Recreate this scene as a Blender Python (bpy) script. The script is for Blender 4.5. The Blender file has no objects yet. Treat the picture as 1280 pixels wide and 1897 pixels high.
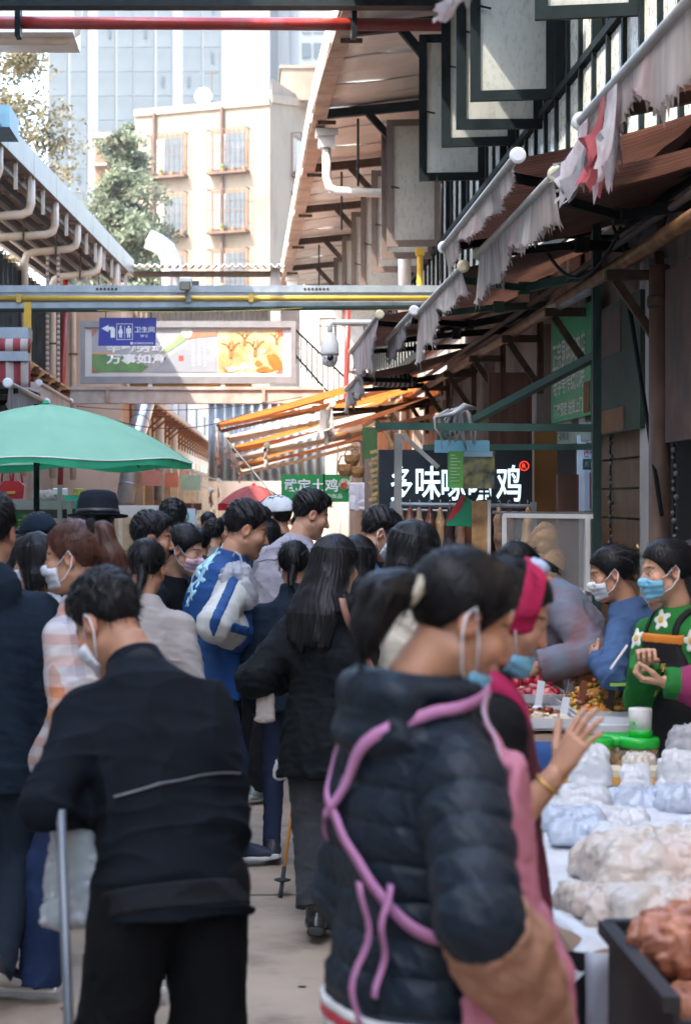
import bpy, bmesh, math, random, time
import numpy as np
from mathutils import Vector, Matrix, Euler
random.seed(7); RNG = np.random.default_rng(11)
S = bpy.context.scene
COL = S.collection
R = math.radians

# ---------------------------------------------------------------- camera, sky, sun, exposure
VPX, VPY, F, EYE = 445.0, 925.0, 3600.0, 1.82        # street vanishing point, focal length in photo pixels, eye height
cam = bpy.data.cameras.new('camera'); cam_o = bpy.data.objects.new('camera', cam); COL.objects.link(cam_o)
cam_o.location = (0, 0, EYE); cam_o.rotation_euler = (R(90), 0, 0)
cam.sensor_fit = 'HORIZONTAL'; cam.sensor_width = 36; cam.lens = 36 * F / 1280
cam.shift_x = (640 - VPX) / 1280; cam.shift_y = -(948.5 - VPY) / 1280
cam.clip_start = .1; cam.clip_end = 3000
cam.dof.use_dof = True; cam.dof.focus_distance = 13; cam.dof.aperture_fstop = 6.6
S.camera = cam_o
SUN_EL, SUN_AZ = 50, 229                              # azimuth clockwise from +Y: light comes from the left, behind the camera
world = bpy.data.worlds.new('World'); S.world = world; world.use_nodes = True
nt = world.node_tree; bg = nt.nodes['Background']
sky = nt.nodes.new('ShaderNodeTexSky'); sky.sky_type = 'NISHITA'; sky.sun_disc = False
sky.sun_elevation = R(SUN_EL); sky.sun_rotation = R(SUN_AZ); sky.dust_density = 2.5; sky.air_density = 1.2; sky.ozone_density = 1.4
nt.links.new(sky.outputs[0], bg.inputs[0]); bg.inputs[1].default_value = .15
sd = bpy.data.lights.new('sun', 'SUN'); sd.energy = 2.0; sd.angle = R(.55); sd.color = (1, .93, .82)
so = bpy.data.objects.new('sun', sd); COL.objects.link(so)
az, el = R(SUN_AZ), R(SUN_EL)
sun_dir = Vector((math.sin(az) * math.cos(el), math.cos(az) * math.cos(el), math.sin(el)))
so.rotation_euler = sun_dir.to_track_quat('Z', 'Y').to_euler(); so.location = (0, 0, 60)
S.view_settings.view_transform = 'Standard'; S.view_settings.look = 'None'; S.view_settings.gamma = 1
S.view_settings.exposure = 3.0; S.view_settings.use_curve_mapping = False
S.render.engine = 'CYCLES'
S.cycles.max_bounces = 7; S.cycles.diffuse_bounces = 4; S.cycles.glossy_bounces = 3
S.cycles.transmission_bounces = 6; S.cycles.transparent_max_bounces = 12
S.cycles.caustics_reflective = False; S.cycles.caustics_refractive = False
S.cycles.sample_clamp_indirect = 6; S.cycles.use_denoising = True

def at(px, py, d):
    return Vector(((px - VPX) * d / F, d, EYE - (py - VPY) * d / F))
# ---------------------------------------------------------------- materials
MATS = {}
def mat(name, col, rough=.6, metal=0, var=.18, scale=6, bump=0, bscale=30, alpha=1, emit=0, tint=None, spec=.5,
        stretch=None, dirt=None, trans=0, sheen=0, coat=0, attr=None, detail=4):
    """procedural material: base colour broken up by noise, optional dirt, bump and translucency"""
    if name in MATS: return MATS[name]
    m = bpy.data.materials.new(name); m.use_nodes = True; n = m.node_tree.nodes; L = m.node_tree.links
    b = n['Principled BSDF']
    tc = n.new('ShaderNodeTexCoord'); src = tc.outputs['Object']
    mp = n.new('ShaderNodeMapping'); mp.inputs['Scale'].default_value = stretch or (1, 1, 1); L.new(src, mp.inputs[0])
    nz = n.new('ShaderNodeTexNoise'); nz.inputs['Scale'].default_value = scale; nz.inputs['Detail'].default_value = detail; L.new(mp.outputs[0], nz.inputs[0])
    cr = n.new('ShaderNodeValToRGB'); cr.color_ramp.elements[0].position = .3; cr.color_ramp.elements[1].position = .72
    c2 = tint or col
    cr.color_ramp.elements[0].color = tuple(max(0, c * (1 - var)) for c in col) + (1,)
    cr.color_ramp.elements[1].color = tuple(min(1, c * (1 + var)) for c in c2) + (1,)
    L.new(nz.outputs[0], cr.inputs[0]); out = cr.outputs[0]
    if dirt:
        dc, amt, dsc = dirt
        dz = n.new('ShaderNodeTexNoise'); dz.inputs['Scale'].default_value = dsc; dz.inputs['Detail'].default_value = 8; dz.inputs['Roughness'].default_value = .65
        dm = n.new('ShaderNodeMapping'); dm.inputs['Scale'].default_value = (1, 1, .45); L.new(src, dm.inputs[0]); L.new(dm.outputs[0], dz.inputs[0])
        dr = n.new('ShaderNodeValToRGB'); dr.color_ramp.elements[0].position = .5; dr.color_ramp.elements[1].position = .66
        dr.color_ramp.elements[0].color = (0, 0, 0, 1); dr.color_ramp.elements[1].color = (amt, amt, amt, 1); L.new(dz.outputs[0], dr.inputs[0])
        mx = n.new('ShaderNodeMix'); mx.data_type = 'RGBA'; L.new(dr.outputs[0], mx.inputs['Factor']); L.new(out, mx.inputs[6]); mx.inputs[7].default_value = tuple(dc) + (1,)
        out = mx.outputs[2]
    if attr:
        at_ = n.new('ShaderNodeAttribute'); at_.attribute_name = attr
        mx = n.new('ShaderNodeMix'); mx.data_type = 'RGBA'; mx.blend_type = 'MULTIPLY'; mx.inputs['Factor'].default_value = 1
        L.new(out, mx.inputs[6]); L.new(at_.outputs['Color'], mx.inputs[7]); out = mx.outputs[2]
    L.new(out, b.inputs['Base Color'])
    b.inputs['Roughness'].default_value = rough; b.inputs['Metallic'].default_value = metal; b.inputs['Specular IOR Level'].default_value = spec
    if alpha < 1: b.inputs['Alpha'].default_value = alpha
    if sheen: b.inputs['Sheen Weight'].default_value = sheen; b.inputs['Sheen Roughness'].default_value = .4
    if coat: b.inputs['Coat Weight'].default_value = coat; b.inputs['Coat Roughness'].default_value = .15
    if emit: L.new(out, b.inputs['Emission Color']); b.inputs['Emission Strength'].default_value = emit
    if bump:
        bz = n.new('ShaderNodeTexNoise'); bz.inputs['Scale'].default_value = bscale; bz.inputs['Detail'].default_value = 5; L.new(mp.outputs[0], bz.inputs[0])
        bp = n.new('ShaderNodeBump'); bp.inputs['Strength'].default_value = min(1, bump); bp.inputs['Distance'].default_value = .4 / bscale; L.new(bz.outputs[0], bp.inputs['Height']); L.new(bp.outputs[0], b.inputs['Normal'])
    if trans:
        tr = n.new('ShaderNodeBsdfTranslucent'); L.new(out, tr.inputs[0]); ms = n.new('ShaderNodeMixShader'); ms.inputs[0].default_value = trans
        L.new(b.outputs[0], ms.inputs[1]); L.new(tr.outputs[0], ms.inputs[2]); L.new(ms.outputs[0], n['Material Output'].inputs[0])
    MATS[name] = m; return m

def stripes(name, cols, axis=1, freq=8, rough=.85, trans=.3, var=.2, wear=.5):
    """woven stripes along one object axis, faded and dirty"""
    if name in MATS: return MATS[name]
    m = mat(name, (1, 1, 1), rough, trans=trans, var=0)
    n = m.node_tree.nodes; L = m.node_tree.links
    tc = n.new('ShaderNodeTexCoord'); sp = n.new('ShaderNodeSeparateXYZ'); L.new(tc.outputs['Object'], sp.inputs[0])
    ml = n.new('ShaderNodeMath'); ml.operation = 'MULTIPLY'; ml.inputs[1].default_value = freq; L.new(sp.outputs[axis], ml.inputs[0])
    fr = n.new('ShaderNodeMath'); fr.operation = 'FRACT'; L.new(ml.outputs[0], fr.inputs[0])
    cr = n.new('ShaderNodeValToRGB'); cr.color_ramp.interpolation = 'CONSTANT'
    el = cr.color_ramp.elements
    while len(el) < len(cols): el.new(.5)
    for i, c in enumerate(cols): el[i].position = i / len(cols); el[i].color = tuple(c) + (1,)
    L.new(fr.outputs[0], cr.inputs[0])
    nz = n.new('ShaderNodeTexNoise'); nz.inputs['Scale'].default_value = 3; nz.inputs['Detail'].default_value = 7; L.new(tc.outputs['Object'], nz.inputs[0])
    rm = n.new('ShaderNodeMapRange'); rm.inputs[1].default_value = .3; rm.inputs[2].default_value = .75; rm.inputs[3].default_value = 1 - wear * .6; rm.inputs[4].default_value = 1 + var; L.new(nz.outputs[0], rm.inputs[0])
    mx = n.new('ShaderNodeMix'); mx.data_type = 'RGBA'; mx.blend_type = 'MULTIPLY'; mx.inputs['Factor'].default_value = 1; L.new(cr.outputs[0], mx.inputs[6]); L.new(rm.outputs[0], mx.inputs[7])
    L.new(mx.outputs[2], n['Principled BSDF'].inputs['Base Color'])
    for nd in n:
        if nd.type == 'BSDF_TRANSLUCENT': L.new(mx.outputs[2], nd.inputs[0])
    return m

# ---------------------------------------------------------------- objects
ORG = {}
def tag(o, label=None, cat=None, group=None, kind=None):
    if label: o['label'] = label
    if cat: o['category'] = cat
    if group: o['group'] = group
    if kind: o['kind'] = kind
    return o
def thing(name, label, cat, loc=(0, 0, 0), rz=0, group=None, world=True):
    o = bpy.data.objects.new(name, None); COL.objects.link(o); o.empty_display_size = .1
    o.location = loc; o.rotation_euler = (0, 0, rz); tag(o, label, cat, group)
    if world: ORG[o.name] = Vector(loc)
    return o
def link_mesh(name, me, m=None, parent=None):
    o = bpy.data.objects.new(name, me); COL.objects.link(o)
    if m and not me.materials: me.materials.append(m)
    if parent is not None: o.parent = parent
    return o
def org_of(p):
    while p is not None:
        if p.name in ORG: return ORG[p.name]
        p = p.parent
    return None
def raw_mesh(name, V, Fc, smooth=True):
    me = bpy.data.meshes.new(name); me.from_pydata(V, [], Fc)
    if smooth: me.polygons.foreach_set('use_smooth', [True] * len(me.polygons))
    me.update(); return me
def np_mesh(name, V, Q, smooth=True):
    """fast mesh from an (n,3) vertex array and an (m,k) face array"""
    me = bpy.data.meshes.new(name); k = Q.shape[1]
    me.vertices.add(len(V)); me.vertices.foreach_set('co', np.ascontiguousarray(V, dtype=np.float32).ravel())
    me.loops.add(Q.size); me.loops.foreach_set('vertex_index', np.ascontiguousarray(Q, dtype=np.int32).ravel())
    me.polygons.add(len(Q)); me.polygons.foreach_set('loop_start', np.arange(0, Q.size, k, dtype=np.int32))
    if smooth: me.polygons.foreach_set('use_smooth', np.ones(len(Q), dtype=bool))
    me.update(calc_edges=True); return me
def dup(root, loc, rz=None, label=None, group=None, parent=None):
    r = root.copy(); COL.objects.link(r); r.location = loc
    if rz is not None: r.rotation_euler.z = rz
    if label: r['label'] = label
    if group: r['group'] = group
    def rec(a, b):
        for c in list(a.children):
            k = c.copy(); COL.objects.link(k); k.parent = b; rec(c, k)
    rec(root, r); return r

class MB:
    def __init__(s): s.v = []; s.f = []
    def add(s, vs, fs):
        o = len(s.v); s.v += [tuple(v) for v in vs]; s.f += [tuple(i + o for i in f) for f in fs]; return s
    def box(s, c, size, rot=None, bev=0):
        x, y, z = size[0] / 2, size[1] / 2, size[2] / 2; c = Vector(c)
        if bev:
            bm = bmesh.new(); bmesh.ops.create_cube(bm, size=1)
            bmesh.ops.scale(bm, vec=size, verts=bm.verts); bmesh.ops.bevel(bm, geom=bm.edges[:], offset=bev, segments=1, affect='EDGES')
            bm.verts.index_update(); vs = [v.co.copy() for v in bm.verts]; fs = [[v.index for v in f.verts] for f in bm.faces]; bm.free()
        else:
            vs = [Vector(p) for p in ((-x, -y, -z), (x, -y, -z), (x, y, -z), (-x, y, -z), (-x, -y, z), (x, -y, z), (x, y, z), (-x, y, z))]
            fs = [(0, 3, 2, 1), (4, 5, 6, 7), (0, 1, 5, 4), (1, 2, 6, 5), (2, 3, 7, 6), (3, 0, 4, 7)]
        if rot is not None:
            M = rot if isinstance(rot, Matrix) else Euler(rot).to_matrix()
            vs = [M @ v for v in vs]
        return s.add([v + c for v in vs], fs)
    def span(s, a, b): # box from corner to corner
        a, b = Vector(a), Vector(b); d = b - a
        return s.box((a + b) / 2, (abs(d.x), abs(d.y), abs(d.z)))
    def bar(s, p, q, w, h=None, up=(0, 0, 1)):
        p, q = Vector(p), Vector(q); h = h or w; e = (q - p).normalized(); u = Vector(up)
        if abs(e.dot(u)) > .98: u = Vector((1, 0, 0))
        r = e.cross(u).normalized() * w / 2; u = r.cross(e).normalized() * h / 2
        vs = [p - r - u, p + r - u, p + r + u, p - r + u, q - r - u, q + r - u, q + r + u, q - r + u]
        return s.add(vs, [(0, 1, 2, 3)[::-1], (4, 5, 6, 7), (0, 1, 5, 4), (1, 2, 6, 5), (2, 3, 7, 6), (3, 0, 4, 7)])
    def tube(s, pts, r, n=8, cap=True):
        pts = [Vector(p) for p in pts]; rs = r if isinstance(r, (list, tuple)) else [r] * len(pts)
        base = len(s.v); prev = None
        for i, p in enumerate(pts):
            e = (pts[min(i + 1, len(pts) - 1)] - pts[max(i - 1, 0)]).normalized()
            if prev is None:
                a = Vector((0, 0, 1)) if abs(e.z) < .9 else Vector((1, 0, 0)); u = e.cross(a).normalized()
            else: u = (prev - e * prev.dot(e)).normalized()
            prev = u; w = e.cross(u)
            for k in range(n):
                t = 2 * math.pi * k / n; s.v.append(tuple(p + (u * math.cos(t) + w * math.sin(t)) * rs[i]))
        for i in range(len(pts) - 1):
            for k in range(n):
                a = base + i * n + k; b = base + i * n + (k + 1) % n; s.f.append((a, b, b + n, a + n))
        if cap:
            s.f.append(tuple(base + k for k in range(n))[::-1]); s.f.append(tuple(base + (len(pts) - 1) * n + k for k in range(n)))
        return s
    def lathe(s, prof, c=(0, 0, 0), n=20, M=None):
        c = Vector(c); base = len(s.v)
        for r, z in prof:
            for k in range(n):
                t = 2 * math.pi * k / n; v = Vector((r * math.cos(t), r * math.sin(t), z))
                if M is not None: v = M @ v
                s.v.append(tuple(v + c))
        for i in range(len(prof) - 1):
            for k in range(n):
                a = base + i * n + k; b = base + i * n + (k + 1) % n; s.f.append((a, b, b + n, a + n))
        s.f.append(tuple(base + k for k in range(n))[::-1]); s.f.append(tuple(base + (len(prof) - 1) * n + k for k in range(n))); return s
    def grid(s, fn, nu, nv, thick=None):
        """sheet of nu x nv cells from fn(u,v); thick gives it a back face that far along the normal"""
        P = [[Vector(fn(i / nu, j / nv)) for j in range(nv + 1)] for i in range(nu + 1)]
        vs = [p for row in P for p in row]; idx = lambda i, j: i * (nv + 1) + j
        fs = [(idx(i, j), idx(i + 1, j), idx(i + 1, j + 1), idx(i, j + 1)) for i in range(nu) for j in range(nv)]
        if thick:
            nrm = []
            for i in range(nu + 1):
                for j in range(nv + 1):
                    a = P[min(i + 1, nu)][j] - P[max(i - 1, 0)][j]; b = P[i][min(j + 1, nv)] - P[i][max(j - 1, 0)]
                    q = a.cross(b); nrm.append(q.normalized() if q.length > 1e-9 else Vector((0, 0, 1)))
            o = len(vs); vs = vs + [v - n * thick for v, n in zip(vs, nrm)]
            fs = fs + [tuple(o + k for k in f[::-1]) for f in fs]
            for i in range(nu):
                for (a, b) in ((idx(i, 0), idx(i + 1, 0)), (idx(i + 1, nv), idx(i, nv))): fs.append((b, a, a + o, b + o))
            for j in range(nv):
                for (a, b) in ((idx(0, j + 1), idx(0, j)), (idx(nu, j), idx(nu, j + 1))): fs.append((b, a, a + o, b + o))
        return s.add(vs, fs)
    def prism(s, poly, o, ux, uy, depth):
        """polygon in the plane (o; ux, uy) pushed out by the vector depth"""
        o, ux, uy, dp = Vector(o), Vector(ux), Vector(uy), Vector(depth); n = len(poly)
        a = [o + ux * x + uy * y for x, y in poly]; b = [p + dp for p in a]
        return s.add(a + b, [tuple(range(n)), tuple(range(2 * n - 1, n - 1, -1))] + [(i, i + n, (i + 1) % n + n, (i + 1) % n) for i in range(n)])
    def ball(s, c, r, n=10, m=7, sc=(1, 1, 1), jit=0):
        c = Vector(c); pr = []; base = len(s.v); ph = random.random() * 6
        for i in range(1, m):
            t = math.pi * i / m
            for k in range(n):
                p = 2 * math.pi * k / n; q = 1 + jit * math.sin(3 * p + ph + i) 
                s.v.append((c.x + r * sc[0] * math.sin(t) * math.cos(p) * q, c.y + r * sc[1] * math.sin(t) * math.sin(p) * q, c.z + r * sc[2] * math.cos(t)))
        top = len(s.v); s.v.append((c.x, c.y, c.z + r * sc[2])); s.v.append((c.x, c.y, c.z - r * sc[2]))
        for i in range(m - 2):
            for k in range(n):
                a = base + i * n + k; b = base + i * n + (k + 1) % n; s.f.append((a, a + n, b + n, b))
        for k in range(n):
            s.f.append((top, base + k, base + (k + 1) % n)); q = base + (m - 2) * n; s.f.append((top + 1, q + (k + 1) % n, q + k))
        return s
    def build(s, name, m, parent=None, smooth=False, org=None):
        o = org if org is not None else org_of(parent)
        V = s.v if o is None else [(x - o[0], y - o[1], z - o[2]) for x, y, z in s.v]
        me = bpy.data.meshes.new(name); me.from_pydata(V, [], s.f)
        if smooth: me.polygons.foreach_set('use_smooth', [True] * len(me.polygons))
        me.update()
        return link_mesh(name, me, m, parent)
def auto_smooth(o, ang=40):
    o.data.polygons.foreach_set('use_smooth', [True] * len(o.data.polygons))
    try: o.data.set_sharp_from_angle(angle=R(ang))
    except Exception: pass
    return o
def solo(name, mb, m, label, cat, loc, group=None, smooth=False, kind=None):
    """a thing that is one mesh, its origin at loc"""
    o = mb.build(name, m, None, smooth, org=Vector(loc)); o.location = loc
    if kind: tag(o, label, None, group, kind)
    else: tag(o, label, cat, group)
    return o

# ---------------------------------------------------------------- lettering
def text(body, w, h, o, ux, uy, m, parent, bold=.012, depth=.004, name='lettering', keep=False, col=None, spacing=1.0):
    """flat lettering fitted into a w x h box whose centre is o, read along ux"""
    c = bpy.data.curves.new(name, 'FONT'); c.body = body; c.size = 1; c.offset = bold; c.extrude = 0; c.resolution_u = 2; c.space_character = spacing
    if col: c.text_boxes[0].width = col
    t = bpy.data.objects.new(name, c); COL.objects.link(t)
    dg = bpy.context.evaluated_depsgraph_get(); me0 = bpy.data.meshes.new_from_object(t.evaluated_get(dg))
    bpy.data.objects.remove(t); bpy.data.curves.remove(c)
    n = len(me0.vertices); co = np.zeros(n * 3); me0.vertices.foreach_get('co', co); co = co.reshape(-1, 3)
    lo, hi = co[:, :2].min(0), co[:, :2].max(0); sz = hi - lo
    sx, sy = w / sz[0], h / sz[1]
    if keep: sx = sy = min(sx, sy)
    p = (co[:, :2] - (lo + hi) / 2) * [sx, sy]
    ux, uy = np.array(Vector(ux).normalized()), np.array(Vector(uy).normalized()); nr = np.cross(ux, uy)
    q = np.array(o)[None] + p[:, :1] * ux + p[:, 1:] * uy + nr * depth
    og = org_of(parent)
    if og is not None: q = q - np.array(og)
    me0.vertices.foreach_set('co', q.ravel()); me0.update(); me0.materials.clear(); me0.name = name
    return link_mesh(name, me0, m, parent)
# ---------------------------------------------------------------- signed distance modelling (figures, clothes, soft goods)
def smin(a, b, k):
    h = np.clip(.5 + .5 * (b - a) / k, 0, 1); return b + (a - b) * h - k * h * (1 - h)
def smax(a, b, k): return -smin(-a, -b, k)
def V3(*a): return np.array(a, dtype=float)
def unit(v): v = np.array(v, dtype=float); return v / max(1e-9, np.linalg.norm(v))
def s_ell(P, c, r, M=None):
    q = P - np.array(c, dtype=float)
    if M is not None: q = q @ M
    r = np.array(r, dtype=float); k0 = np.linalg.norm(q / r, axis=1); k1 = np.linalg.norm(q / (r * r), axis=1)
    return k0 * (k0 - 1) / np.maximum(k1, 1e-6)
def s_cap(P, a, b, ra, rb, full=False):
    a, b = np.array(a, dtype=float), np.array(b, dtype=float); e = b - a
    t = np.clip((P - a) @ e / max(1e-12, e @ e), 0, 1); d = np.linalg.norm(P - a - t[:, None] * e, axis=1) - (ra + (rb - ra) * t)
    return (d, t) if full else d
def s_box(P, c, h, M=None, rd=0.):
    q = P - np.array(c, dtype=float)
    if M is not None: q = q @ M
    q = np.abs(q) - (np.array(h, dtype=float) - rd)
    return np.linalg.norm(np.maximum(q, 0), axis=1) + np.minimum(q.max(1), 0) - rd
def s_loft(P, C, Rt, Fw, W, D, n=2.3):
    """solid swept along the points C with half width W along Rt and half depth D along Fw; returns distance and arc length"""
    num = np.zeros(len(P)); den = np.zeros(len(P)); arc = np.zeros(len(P)); s0 = 0; N = len(C) - 1; cap_ = np.full(len(P), -1e9)
    for i in range(N):
        e = C[i + 1] - C[i]; L = np.linalg.norm(e); e = e / L; t0 = (P - C[i]) @ e / L; t = np.clip(t0, 0, 1)
        over = np.maximum(np.maximum(-t0, t0 - 1), 0) * L; tt = t[:, None]
        c = C[i] + tt * (e * L); r = Rt[i] + tt * (Rt[i + 1] - Rt[i]); f = Fw[i] + tt * (Fw[i + 1] - Fw[i])
        w = W[i] + t * (W[i + 1] - W[i]); dd = D[i] + t * (D[i + 1] - D[i]); q = P - c
        u = np.abs((q * r).sum(1)) / w; v = np.abs((q * f).sum(1)) / dd
        lat = ((u ** n + v ** n) ** (1 / n) - 1) * np.minimum(w, dd)
        k = 1 / (over + .004) ** 2; num += k * lat; den += k; arc += k * (s0 + t * L); s0 += L
        if i == 0: cap_ = np.maximum(cap_, -t0 * L)
        if i == N - 1: cap_ = np.maximum(cap_, (t0 - 1) * L)
    lat = num / den
    res = np.where(cap_ > 0, np.hypot(np.maximum(lat, 0), cap_) + np.minimum(np.maximum(lat, cap_), 0), np.maximum(lat, cap_) * (cap_ > -.02) + lat * (cap_ <= -.02))
    return res, arc / den
def wob(P, f, sd=0):
    x, y, z = P[:, 0] * f, P[:, 1] * f, P[:, 2] * f
    a = x * 1.0 + y * .6 + z * 1.3 + sd; b = -x * .8 + y * 1.2 + z * .7 + sd * 1.7
    return np.sin(a + 1.6 * np.sin(b)) * .6 + np.sin(b * 1.9 + 1.3 * np.sin(a * 1.4 + 1)) * .4
def creases(P, f, sd=0):
    """narrow soft ridges like folds of cloth, -1..1"""
    w = wob(P * V3(1, 1, .8), f, sd); v = wob(P * V3(.7, .7, 1.6), f * 1.7, sd + 3)
    return (1 - np.abs(w)) ** 2 * .9 + (1 - np.abs(v)) ** 2 * .4 - .55
def polygonize(f, lo, hi, h, band=.02, newton=True):
    lo = np.array(lo, dtype=float); hi = np.array(hi, dtype=float)
    nc = np.maximum(2, np.ceil((hi - lo) / (4 * h)).astype(int)); n = nc * 4
    g = np.stack(np.meshgrid(*[np.arange(k + 1) for k in nc], indexing='ij'), -1).reshape(-1, 3)
    dc = f(lo + g * 4 * h).reshape(nc + 1)
    m = np.full(tuple(nc), 1e9)
    for i in (0, 1):
        for j in (0, 1):
            for k in (0, 1): m = np.minimum(m, np.abs(dc[i:nc[0] + i, j:nc[1] + j, k:nc[2] + k]))
    act = m < 3.6 * h + band
    fc = act.repeat(4, 0).repeat(4, 1).repeat(4, 2)
    pm = np.zeros(tuple(n + 1), dtype=bool)
    for i in (0, 1):
        for j in (0, 1):
            for k in (0, 1): pm[i:n[0] + i, j:n[1] + j, k:n[2] + k] |= fc
    D = np.empty(tuple(n + 1)); ix = [np.minimum(np.arange(k + 1) // 4, kc) for k, kc in zip(n, nc)]
    D[:] = np.sign(dc[np.ix_(*ix)]) * 1.0
    I = np.argwhere(pm); D[pm] = f(lo + I * h)
    D[0], D[-1], D[:, 0], D[:, -1], D[:, :, 0], D[:, :, -1] = [1.0] * 6
    ins = D < 0; cnt = np.zeros(tuple(n), dtype=np.int8)
    sl = lambda A, c: A[c[0]:n[0] + c[0], c[1]:n[1] + c[1], c[2]:n[2] + c[2]]
    cs = [(i, j, k) for i in (0, 1) for j in (0, 1) for k in (0, 1)]
    for c in cs: cnt += sl(ins, c)
    ac = (cnt > 0) & (cnt < 8); A = np.argwhere(ac); nv = len(A)
    if nv == 0: return np.zeros((0, 3)), np.zeros((0, 4), dtype=int)
    val = {c: D[A[:, 0] + c[0], A[:, 1] + c[1], A[:, 2] + c[2]] for c in cs}
    acc = np.zeros((nv, 3)); num = np.zeros(nv)
    for c in cs:
        for ax in range(3):
            if c[ax]: continue
            e = list(c); e[ax] = 1; e = tuple(e); a, b = val[c], val[e]; x = (a < 0) != (b < 0)
            t = np.where(x, a / np.where(x, a - b, 1), 0); p = np.tile(np.array(c, dtype=float), (nv, 1)); p[:, ax] = t
            acc += p * x[:, None]; num += x
    V = lo + (A + acc / num[:, None]) * h
    idx = np.full(tuple(n), -1, dtype=np.int64); idx[ac] = np.arange(nv); Q = []
    for ax in range(3):
        o1, o2 = (ax + 1) % 3, (ax + 2) % 3
        a = [slice(None)] * 3; b = [slice(None)] * 3; a[ax] = slice(0, -1); b[ax] = slice(1, None)
        s0, s1 = ins[tuple(a)], ins[tuple(b)]; E_ = np.argwhere(s0 != s1)
        ok = (E_[:, o1] > 0) & (E_[:, o2] > 0) & (E_[:, o1] < n[o1]) & (E_[:, o2] < n[o2]); E_ = E_[ok]
        if not len(E_): continue
        fl = s0[tuple(E_.T)]; q = []
        for d1, d2 in ((-1, -1), (0, -1), (0, 0), (-1, 0)):
            c = E_.copy(); c[:, o1] += d1; c[:, o2] += d2; q.append(idx[tuple(c.T)])
        q = np.stack(q, 1); q[~fl] = q[~fl][:, ::-1]; Q.append(q)
    Q = np.concatenate(Q); Q = Q[(Q >= 0).all(1)]
    if newton:
        d = f(V); e = h * .4
        G = np.stack([(f(V + np.eye(3)[k] * e) - d) / e for k in range(3)], 1)
        gn = np.maximum((G * G).sum(1), .3); V = V - G * np.clip(d / gn, -h * .7, h * .7)[:, None]
    return V, Q
def merge(parts):
    Vs, Qs, o = [], [], 0
    for V, Q in parts: Vs.append(V); Qs.append(Q + o); o += len(V)
    return np.concatenate(Vs), np.concatenate(Qs)
def bbox(pts, pad): p = np.array(pts); return p.min(0) - pad, p.max(0) + pad

# ---------------------------------------------------------------- heads (y forward, z up, origin between the ears)
def f_cran(P): return s_ell(P, (0, -.014, .036), (.076, .097, .086))
def f_head(P, fem=False, jaw=1.0):
    ax = np.abs(P[:, 0]); Q = np.stack([ax, P[:, 1], P[:, 2]], 1); j = .93 if fem else 1.0
    d = smin(f_cran(P), s_ell(P, (0, .03, -.045), (.060 * j * jaw, .060, .076)), .03)
    d = smin(d, s_cap(Q, (.053 * j * jaw, .004, -.058), (.012, .062, -.103), .017, .019), .03)
    d = smin(d, s_ell(Q, (.043 * jaw, .060, -.028), (.027, .024, .026)), .025)
    d = smin(d, s_cap(Q, (0, .082, .024), (.036, .070, .020), .012, .010), .018)
    d = smax(d, -s_ell(Q, (.031, .094, .001), (.019, .014, .012)), .012)
    d = smin(d, s_cap(Q, (.016, .0835, .006), (.044, .073, .006), .0052, .0045), .006)      # upper lid
    d = smin(d, s_cap(Q, (.016, .083, -.009), (.042, .074, -.007), .004, .004), .006)       # lower lid
    nl = .106 if fem else .111
    d = smin(d, s_cap(P, (0, .086, .012), (0, nl, -.031), .0075, .0115), .012)
    d = smin(d, s_ell(Q, (.0125, .095, -.036), (.0085, .011, .008)), .008)
    d = smin(d, s_cap(Q, (0, .0925, -.060), (.017, .085, -.063), .0058, .004), .007)
    d = smin(d, s_cap(Q, (0, .090, -.074), (.014, .085, -.071), .0068, .004), .007)
    d = smax(d, -s_cap(Q, (0, .099, -.0665), (.022, .090, -.0665), .0022, .0018), .004)
    d = smin(d, s_ell(P, (0, .074, -.104), (.02, .02, .017)), .02)
    # ears
    c, s = math.cos(.3), math.sin(.3); M = np.array([[c, s, 0], [-s, c, 0], [0, 0, 1]])
    e = s_ell(Q, (.079, -.016, -.006), (.0085, .019, .031), M); e = smax(e, -s_ell(Q, (.088, -.012, -.003), (.008, .011, .019), M), .005)
    d = smin(d, e, .008)
    return smin(d, s_cap(P, (0, -.022, -.07), (0, -.034, -.135), .054 * j, .056 * j), .03)
HC = {}
def head_mesh(fem, jaw, h):
    k = (fem, jaw, h)
    if k not in HC:
        V, Q = polygonize(lambda P: f_head(P, fem, jaw), (-.1, -.125, -.19), (.1, .135, .135), h)
        T = np.ones((len(V), 3)); x, y, z = np.abs(V[:, 0]), V[:, 1], V[:, 2]
        br = (y > .05) & (x > .012) & (x < .052) & (np.abs(z - (.0245 + .004 * np.sin((x - .012) * 60) - (x > .04) * (x - .04) * .4)) < (.0032 if fem else .0048)); T[br] = (.16, .13, .13)
        lip = (y > .078) & (x < .024) & (z < -.055) & (z > -.082) & (np.abs(z + .0665) < .0125 - x * .35); T[lip] = (.86, .56, .56)
        slit = (y > .078) & (x < .021) & (np.abs(z + .0665) < .0022); T[slit] = (.35, .2, .2)
        ear = (x > .072) & (np.abs(z + .005) < .035); T[ear] = T[ear] * (1.0, .84, .8)
        ck = np.exp(-((x - .045) ** 2 + (z + .03) ** 2) / .0005) * (y > .03); T *= 1 - ck[:, None] * np.array([0, .12, .12])
        nt_ = (y > .095) & (z < -.015); T[nt_] *= (1, .88, .86)
        stub = (z < -.045) & (y > .02) & ~lip & (not fem); T[stub] *= (.9, .9, .91)
        HC[k] = (V, Q, T)
    return HC[k]
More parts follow.
